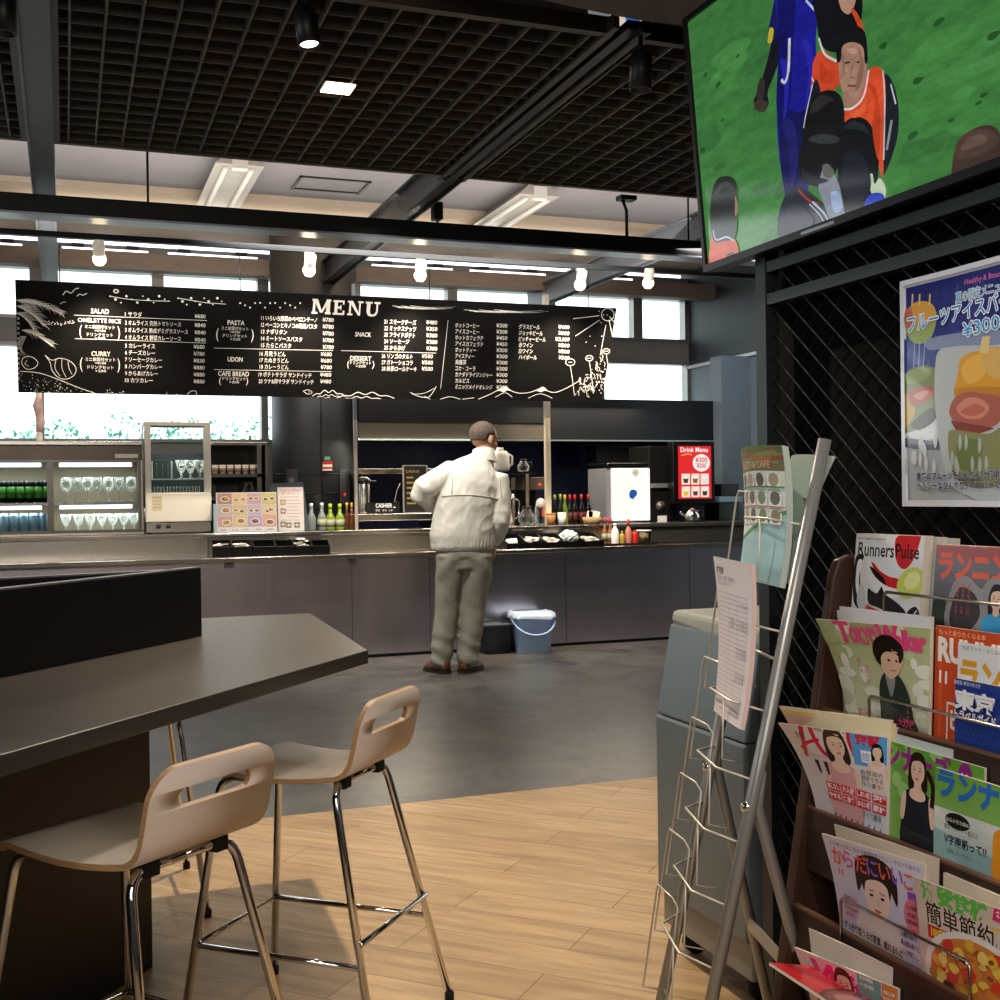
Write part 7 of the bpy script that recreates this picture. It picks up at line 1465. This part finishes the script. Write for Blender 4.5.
        for p_ in (f0, b0): MB().lathe([(0, 0), (.011, 0), (.0115, .02), (.0095, .022)], c=(p_.x, p_.y, 0), seg=12).build('foot_cap', m_rubber, t)
        MB().box(s * (X - .04) - .016, s * (X - .04) + .016, -d * .5 + .045, -d * .5 + .075, zt_ - .016, zt_ + .012).build('seat_clip', m_rubber, t, .003)
    z = .205; P = lambda s, i: ft[s][i] + ((Vector((s * X, (d * .5 - .01) if i == 0 else (-d * .5 + .06), zt_)) - ft[s][i]) * (z / zt_))
    for s in (-1, 1): MB().tube([P(s, 0) + Vector((0, .008, 0)), P(s, 1) - Vector((0, .008, 0))], .0065, 10).build('side_stretcher', m_chrome, t)
    MB().tube([P(-1, 0), P(1, 0)], .0065, 10).build('foot_rest', m_chrome, t)
    MB().tube([P(-1, 1) + Vector((0, 0, .05)), P(1, 1) + Vector((0, 0, .05))], .0065, 10).build('rear_stretcher', m_chrome, t)
    return t
def stool_at(label, pa, pb, pc, zoff=0):
    A = at_z(*pa, SZ); B2 = at_z(*pb, SZ); d_ = (B2 - A); ang = math.atan2(d_.y, d_.x); bx_ = Vector((math.cos(ang), math.sin(ang), 0)); fy = Vector((-math.sin(ang), math.cos(ang), 0))
    ang += math.radians(4); bx_ = Vector((math.cos(ang), math.sin(ang), 0)); fy = Vector((-bx_.y, bx_.x, 0)); c_ = B2 - bx_ * .162 + fy * .175; return stool(label, c_.x, c_.y, ang)
stool_at('pale plywood bar stool nearest the camera at the table, left one', (135, 866), (270, 822), None)
stool_at('pale plywood bar stool further along the table, right one', (331, 783), (413, 749), None)
stool('bar stool mostly hidden behind the table, only chrome legs showing', .17, 3.70, PI + .03)
# ================================================================== customer standing at the counter
foot = at_z(458, 672, 0)
man = thing('person', 'person in an off white jacket and grey green trousers facing the counter', 'person', (foot.x, foot.y, 0), -math.radians(15))
m_skin = mat('skin', 'c69878', .5, 0, .08, 30); m_hair = mat('cropped grey hair', '5c4d43', .75, 0, .35, 90, bump=.4, bscale=200)
m_jack = mat('off white jacket cloth', 'e2dccd', .7, 0, .04, 10, bump=.5, bscale=14); m_jack2 = mat('jacket seam', 'b3ac9d', .8, 0, .08, 20)
m_tro = mat('grey green trouser cloth', '8b8678', .8, 0, .07, 12, bump=.4, bscale=12); m_shoe = mat('brown leather', '54301f', .35, 0, .2, 12); m_sole = mat('dark shoe sole', '231812', .6)
def remesh(g, name, m, parent, vox, it=6, wr=0.0, seed=0, disp=None):
    o = g.build(name, m, None, fix=False)
    r = o.modifiers.new('r', 'REMESH'); r.mode = 'VOXEL'; r.voxel_size = vox
    s = o.modifiers.new('s', 'SMOOTH'); s.factor = .5; s.iterations = it
    bake(o)
    if wr:
        for v in o.data.vertices:
            p = v.co; n = noise.noise(Vector((p.x * 11 + seed, p.y * 11, p.z * 6))) + .6 * noise.noise(Vector((p.x * 22 + p.z * 14, p.y * 20, p.z * 9 + seed)))
            v.co = p + v.normal * (n * wr)
    if disp:
        for v in o.data.vertices: v.co = v.co + v.normal * disp(v.co)
    o.data.update(); o.parent = parent; return o
HC = Vector((.203, .03, 1.585)); HM = Matrix.Translation(HC) @ Matrix.Rotation(-math.radians(52), 4, 'Z') @ Matrix.Rotation(math.radians(-6), 4, 'X')
def hp(x, y, z): return HM @ Vector((x, y, z))
body = MB()
def hball(c, rx, ry, rz): 
    R = HM.to_3x3(); body.ball(hp(*c), rx, ry, rz, 20, 14, M=R)
hball((0, -.012, .03), .082, .101, .091); hball((0, .025, -.035), .062, .07, .078); hball((0, .06, -.085), .035, .034, .026)
hball((0, .096, -.012), .012, .018, .026); hball((0, .104, -.03), .016, .014, .011); hball((0, .084, -.062), .024, .012, .007); hball((0, .08, -.072), .022, .012, .008)
for s in (-1, 1):
    hball((s * .083, -.012, -.01), .010, .022, .033); hball((s * .03, .078, .008), .018, .013, .011); hball((s * .03, .083, .026), .022, .012, .007); hball((s * .04, .055, -.035), .026, .03, .03)
body.limb([(.19, -.005, 1.38, .075, .065), (.195, .005, 1.47, .056, .058), (.2, .02, 1.53, .055, .058), (.203, .03, 1.58, .055, .06)])
# inner trunk, arms, legs
body.limb([(.06, 0, .78, .13, .09), (.05, 0, .92, .14, .095), (.085, 0, 1.1, .14, .095), (.125, -.01, 1.28, .155, .1), (.155, -.01, 1.37, .12, .08), (.185, -.005, 1.42, .06, .055)])
LS, LE, LW = Vector((-.03, -.01, 1.36)), Vector((-.255, -.06, 1.235)), Vector((-.10, .20, 1.10)); RS, RE, RW = Vector((.295, -.01, 1.31)), Vector((.305, -.05, 1.06)), Vector((.265, .07, .87))
def seg(a, b, r0, r1): body.limb([(*(a + (b - a) * k / 4), r0 + (r1 - r0) * k / 4, r0 + (r1 - r0) * k / 4) for k in range(5)], 12)
for S_, E_, W3 in ((LS, LE, LW), (RS, RE, RW)): seg(S_, E_, .045, .038); seg(E_, W3, .037, .026)
body.limb([(.1, 0, 1.3, .1, .06), (-.03, -.01, 1.36, .05, .05)]); body.limb([(.2, 0, 1.28, .1, .06), (.295, -.01, 1.31, .05, .05)])
for hx, kx, ax, sg in ((-.035, -.068, -.118, -1), (.135, .108, .066, 1)): body.limb([(hx, 0, .82, .085, .085), (hx - .01, .0, .68, .075, .078), (kx, .015, .43, .052, .056), (ax + .01, -.01, .25, .05, .054), (ax, -.01, .07, .034, .04)], 14)
# hands: palm, four unequal bent fingers and a thumb
def hand(W3, d, up, side, curl):
    d = d.normalized(); sv = (side - d * side.dot(d)).normalized(); nv = d.cross(sv)
    P = lambda a_, b_, c_: W3 + d * a_ + sv * b_ + nv * c_
    body.loft([[P(a_, w_ * math.cos(q) , t_ * math.sin(q)) for q in [2 * PI * k / 12 for k in range(12)]] for a_, w_, t_ in ((-.01, .026, .02), (.03, .036, .017), (.07, .04, .015), (.09, .038, .012))])
    for i, (b_, L_) in enumerate(((-.029, .062), (-.01, .074), (.01, .07), (.028, .055))):
        p = [P(.085, b_, 0)]; an = 0
        for k in range(3): an += curl; p.append(p[-1] + (d * math.cos(an) + nv * math.sin(an)) * L_ * (.45, .32, .23)[k])
        body.tube(p, [.0088, .0084, .0078, .0062], 8)
    p0 = P(.025, -.034, .002); body.tube([p0, p0 + d * .03 - sv * .018, p0 + d * .055 - sv * .02 + nv * .012, p0 + d * .072 - sv * .014 + nv * .02], [.0125, .011, .0095, .007], 8)
hand(RW, Vector((-.05, .12, -.95)), None, Vector((.0, -1, 0)), .35); hand(LW, Vector((.45, .8, -.1)), None, Vector((0, 0, 1)), .4)
bo = remesh(body, 'body', m_skin, man, .0062, 4)
# hair
hair = MB(); R = HM.to_3x3(); g = MB(); g.ball((0, 0, 0), 1, 1, 1, 32, 22)
vs = [Vector(v) for v in g.v]; keep = lambda v: (v.y < .42 - .25 * max(0, -v.z) - .55 * max(0, -v.z - .1) * 2) and v.z > -.62 + .25 * max(0, v.y) * 2 and not (v.z < -.02 and v.y > -.05)
fs = [f for f in g.f if all(keep(vs[i]) for i in f)]
hair.add([hp(v.x * .0855, v.y * .1055 - .014, v.z * .0945 + .03) for v in vs], fs, 0, True)
ho = hair.build('hair', m_hair, man)
sd = ho.modifiers.new('t', 'SOLIDIFY'); sd.thickness = .006; sd.offset = -1
# eyes and glasses
g = MB()
for s in (-1, 1): g.ball(hp(s * .03, .0895, .006), .009, .006, .006, 10, 8, M=R)
g.build('eyes', mat('dark eyes', '241a16', .2), man)
g = MB()
for s in (-1, 1):
    g.tube([hp(s * .033 + .023 * math.cos(2 * PI * k / 16), .106, .006 + .017 * math.sin(2 * PI * k / 16)) for k in range(16)], .0018, 6, closed=True)
    g.tube([hp(s * .056, .104, .01), hp(s * .079, .06, .012), hp(s * .084, -.005, .012), hp(s * .083, -.022, -.004)], .0022, 6)
g.tube([hp(-.01, .108, .01), hp(0, .111, .013), hp(.01, .108, .01)], .0018, 6); g.build('glasses', mat('dark spectacle frame', '15120f', .3, .4), man)
# jacket
j = MB()
j.limb([(.045, .0, .835, .205, .135), (.045, 0, .86, .218, .15), (.045, -.005, .93, .222, .155), (.06, -.012, 1.06, .212, .15), (.085, -.02, 1.19, .208, .145), (.118, -.024, 1.30, .2, .13), (.145, -.02, 1.375, .165, .108), (.175, -.012, 1.43, .10, .085), (.19, -.004, 1.462, .072, .072)], 28)
def sleeve(S_, E_, W3, r):
    m1 = S_ + (E_ - S_) * .5; m2 = E_ + (W3 - E_) * .55
    j.limb([(*(S_ + Vector((.05 if S_.x < .1 else -.05, 0, -.01))), r[0], r[0]), (*S_, r[0], r[0]), (*m1, r[1], r[1]), (*(E_ + (S_ - E_) * .12), r[2], r[2]), (*(E_ + (W3 - E_) * .1), r[2], r[2]), (*m2, r[3], r[3]), (*(W3 + (E_ - W3) * .1), r[4], r[4]), (*(W3 + (E_ - W3) * .02), r[4] * .9, r[4] * .9)], 18)
sleeve(LS, LE, LW, (.085, .078, .072, .062, .045)); sleeve(RS, RE, RW, (.078, .07, .066, .06, .045))
def folds(p):
    f = 0
    def ridge(a_, b_, c_): return (.32 - abs(noise.noise(Vector((a_, b_, c_))))) * 2
    t_ = max(0, min(1, (1.34 - p.z) * 7)) * max(0, min(1, (p.z - .875) * 9))
    f += .0085 * ridge(p.x * 7.5 + p.z * 2.6, p.y * 3, p.z * 2.4 - p.x * 1.2) * t_
    f += .0045 * ridge(p.x * 14 - p.z * 5 + 7, p.y * 6, p.z * 7) * (.35 + .65 * t_)
    if p.x < -.14 or p.x > .24: f += .007 * ridge(p.x * 5 + 3, p.y * 6, p.z * 13 + p.x * 6)
    if p.z < .90: f += .0025 * math.sin(math.atan2(p.y, p.x - .045) * 44)
    return f
jo = remesh(j, 'jacket', m_jack, man, .0085, 3, .003, 3, folds)
# hem band, collar, yoke seam
g = MB(); g.limb([(.045, 0, .828, .205, .138), (.045, 0, .834, .214, .144), (.045, 0, .862, .216, .146), (.045, 0, .868, .21, .14)], 40); hb = g.build('hem_band', m_jack2, jo)
for v in hb.data.vertices: a_ = math.atan2(v.co.y, v.co.x - .045); v.co.x += .0015 * math.cos(a_) * math.sin(a_ * 20); v.co.y += .0015 * math.sin(a_) * math.sin(a_ * 20)
g = MB(); rings = []
for z, rx, ry in ((1.43, .096, .086), (1.465, .084, .078), (1.512, .074, .073), (1.516, .068, .067), (1.47, .07, .066)): rings.append([Vector((.19 + .06 * (z - 1.44) + rx * math.cos(2 * PI * k / 24), -.002 + ry * math.sin(2 * PI * k / 24) + .1 * (z - 1.44), z + .014 * math.sin(2 * PI * k / 24 + PI))) for k in range(24)])
g.loft(rings, caps=False); g.build('collar', m_jack, jo)
def on_jacket(x, z):
    from mathutils.bvhtree import BVHTree
    h = JT.ray_cast(Vector((x, -1, z)), Vector((0, 1, 0)))
    return h[0] if h[0] else None
from mathutils.bvhtree import BVHTree
bmj = bmesh.new(); bmj.from_mesh(jo.data); JT = BVHTree.FromBMesh(bmj)
def seam(pts, nm, r=.004, m=None):
    P = [on_jacket(x, z) for x, z in pts]; P = [p + Vector((0, -.0015, 0)) for p in P if p]
    if len(P) > 2: MB().tube(P, r, 6).build(nm, m or m_jack2, jo)
seam([(-.10 + k * .02, 1.215 - .0014 * (k - 2) - .00035 * (k - 10) ** 2 * .6) for k in range(20)], 'yoke_seam')
seam([(-.03 + .004 * math.sin(k), 1.36 - k * .03) for k in range(6)], 'shoulder_seam', .003); seam([(.30 - .004 * math.sin(k), 1.33 - k * .03) for k in range(6)], 'shoulder_seam', .003)
# trousers
tr = MB()
tr.limb([(.06, -.01, .70, .175, .12), (.052, -.008, .79, .19, .135), (.05, 0, .86, .195, .135), (.05, 0, .93, .185, .13)], 24)
tr.limb([(-.035, -.01, .80, .11, .125), (-.045, -.008, .68, .102, .108), (-.06, .0, .55, .09, .095), (-.07, .005, .43, .084, .088), (-.09, -.005, .28, .08, .082), (-.112, -.01, .14, .074, .08), (-.118, -.01, .055, .072, .084)], 20)
tr.limb([(.14, -.01, .80, .112, .125), (.135, -.008, .68, .108, .11), (.122, .0, .55, .096, .098), (.108, .005, .43, .088, .09), (.09, -.005, .28, .082, .084), (.07, -.01, .14, .076, .082), (.066, -.01, .055, .074, .086)], 20)
def tfold(p):
    c = -.09 if p.x < .02 else .09
    return .006 * math.sin(p.z * 62 + p.x * 20 + 2 * noise.noise(Vector((p.x * 9, 1, p.z * 7)))) * max(0, min(1, (.34 - p.z) * 4)) + .005 * math.sin((p.z * 30 + abs(p.x - .05) * 40)) * max(0, min(1, (p.z - .55) * 5)) * (1 if p.z < .78 else 0)
to = remesh(tr, 'trousers', m_tro, man, .011, 4, .006, 9, tfold)
# shoes
for s, ax, rz in ((-1, -.118, .5), (1, .066, -.55)):
    M = Matrix.Translation((ax, -.01, 0)) @ Matrix.Rotation(rz, 4, 'Z'); g = MB()
    def ring(y, w_, h_, z0=.018): return [M @ Vector((w_ * math.cos(q), y, z0 + h_ * max(0, math.sin(q)) if math.sin(q) > 0 else z0)) for q in [2 * PI * k / 16 for k in range(16)]]
    g.loft([ring(-.085, .018, .045), ring(-.075, .036, .075), ring(-.04, .042, .085), ring(.0, .043, .085), ring(.05, .045, .066), ring(.1, .05, .052), ring(.14, .047, .044), ring(.17, .034, .034), ring(.182, .014, .02)])
    so = g.build('shoe', m_shoe, man)
    g = MB(); g.prism([(x * 1.08, y) for x, y in ((.02, -.09), (.04, -.07), (.045, 0), (.053, .09), (.05, .14), (.034, .178), (0, .19), (-.034, .178), (-.05, .14), (-.053, .09), (-.045, 0), (-.04, -.07), (-.02, -.09))], lambda a_, b_, k: M @ Vector((a_, b_, k)), 0, .02); g.build('sole', m_sole, so)
    g = MB()
    for k in range(4): g.tube([M @ Vector((-.022, .03 + k * .016, .098 - k * .008)), M @ Vector((0, .034 + k * .016, .106 - k * .009)), M @ Vector((.022, .03 + k * .016, .098 - k * .008))], .0025, 5)
    g.build('laces', m_sole, so)
# ================================================================== light
w = bpy.data.worlds.new('daylight'); SC.world = w; w.use_nodes = True
w.node_tree.nodes['Background'].inputs[0].default_value = (.93, .98, 1, 1); w.node_tree.nodes['Background'].inputs[1].default_value = 3.0
def light(name, kind, loc, energy, color, size=.3, target=None, spot=60, blend=.5, size_y=None):
    l = bpy.data.lights.new(name, kind); l.energy = energy; l.color = color; o = bpy.data.objects.new(name, l); COL.objects.link(o); o.location = loc
    if kind == 'AREA':
        l.size = size
        if size_y: l.shape = 'RECTANGLE'; l.size_y = size_y
    elif kind == 'SPOT': l.spot_size = math.radians(spot); l.spot_blend = blend; l.shadow_soft_size = size
    else: l.shadow_soft_size = size
    if target is not None: o.rotation_euler = (Vector(target) - Vector(loc)).to_track_quat('-Z', 'Y').to_euler()
    return o
WARM = (1, .84, .64); WARM2 = (1, .86, .68); COOL = (.88, .94, 1)
for i, (x, y, z) in enumerate(SPOTS): light('bulb_light', 'SPOT', (x, y + .05, z - .05), 110, WARM2, .04, (x + .1, 8.75, .9), 95, .8)
light('downlight_light', 'SPOT', (1.15, 5.1, 2.97), 60, WARM, .06, (1.15, 5.1, 0), 110, .6)
light('floor_spot', 'SPOT', (.78, 3.95, 2.98), 280, WARM, .03, (1.35, 3.2, 0), 95, .7)
light('floor_spot', 'SPOT', (2.0, 4.3, 2.9), 60, WARM, .05, (1.3, 2.6, 0), 90, .7)
light('floor_spot', 'SPOT', (4.5, 6.2, 2.9), 70, WARM2, .1, (4.2, 6.6, 0), 100, .7)
light('kitchen_light', 'AREA', (2.8, 9.6, 1.75), 20, WARM2, 1.2, (2.8, 9.2, 0.9), size_y=.3)
light('kitchen_light', 'AREA', (4.4, 9.5, 2.05), 14, WARM2, 1.2, (4.4, 9.1, 0.9), size_y=.3)
light('room_fill', 'AREA', (-.6, -1.6, 2.5), 60, (1, .93, .85), 2.5, (1.6, 5, .6), size_y=1.6)
light('counter_wash', 'AREA', (2.4, 7.5, 2.9), 60, (1, .95, .88), 4.5, (2.6, 8.6, .3), size_y=.15)  # area light added to brighten the counter front and the customer
light('aisle_wash', 'SPOT', (1.6, 6.6, 2.95), 230, (1, .95, .88), .15, (2.6, 8.1, .5), 75, .8)
light('counter_fill', 'AREA', (2.4, 8.45, 2.75), 26, WARM2, 5.0, (2.4, 8.9, .8), size_y=.2)  # added fill light over the counter, no fitting there
light('ceiling_wash', 'AREA', (2.0, 8.0, 2.98), 50, (1, .9, .8), 6.5, (2.0, 8.3, 4), size_y=1.2)  # area light added to brighten the ceiling from below
light('grid_bounce', 'AREA', (1.8, 4.6, .9), 4, (1, .92, .82), 3.0, (1.8, 4.9, 3), size_y=2.0)
light('entrance_wash', 'SPOT', (4.6, 8.2, 2.9), 90, COOL, .2, (6, 9.6, 1.6), 80, .8)
light('left_window_fill', 'AREA', (-4.5, 4.0, 2.0), 60, COOL, 3.0, (1, 4.5, .6), size_y=2.0)  # unseen area light standing in for windows on the left
light('rack_spot', 'SPOT', (.4, .6, 3.0), 90, (1, .92, .82), .1, (1.25, 1.5, .6), 55, .7)
light('stool_fill', 'SPOT', (-.2, .6, 2.98), 75, (1, .93, .85), .12, (.35, 2.4, .6), 45, .8)  # soft light added to brighten the stool seats and backs
light('beam_wash', 'AREA', (2.2, 9.6, 3.28), 30, WARM2, 5.0, (2.2, 9.6, 4), size_y=.3)
for x in (fx0 + .4, fxm + .35):
    for zz in (zs_f - .045, zt_f - .05): light('refrigerator_light', 'AREA', (x, FY + .1, CT + zz), 1.6, (.95, .97, 1), .6, (x, FY + .14, CT), size_y=.05)
light('showcase_light', 'AREA', (SX, SY + .15, CT + .72), 1.5, (1, .97, .9), .3, (SX, SY + .15, CT), size_y=.1)
SC.view_settings.view_transform = 'Standard'; SC.view_settings.look = 'None'; SC.view_settings.exposure = 0.0
SC.cycles.use_denoising = True; SC.cycles.max_bounces = 8; SC.cycles.transparent_max_bounces = 24; SC.cycles.caustics_reflective = False; SC.cycles.caustics_refractive = False; SC.cycles.sample_clamp_indirect = 6
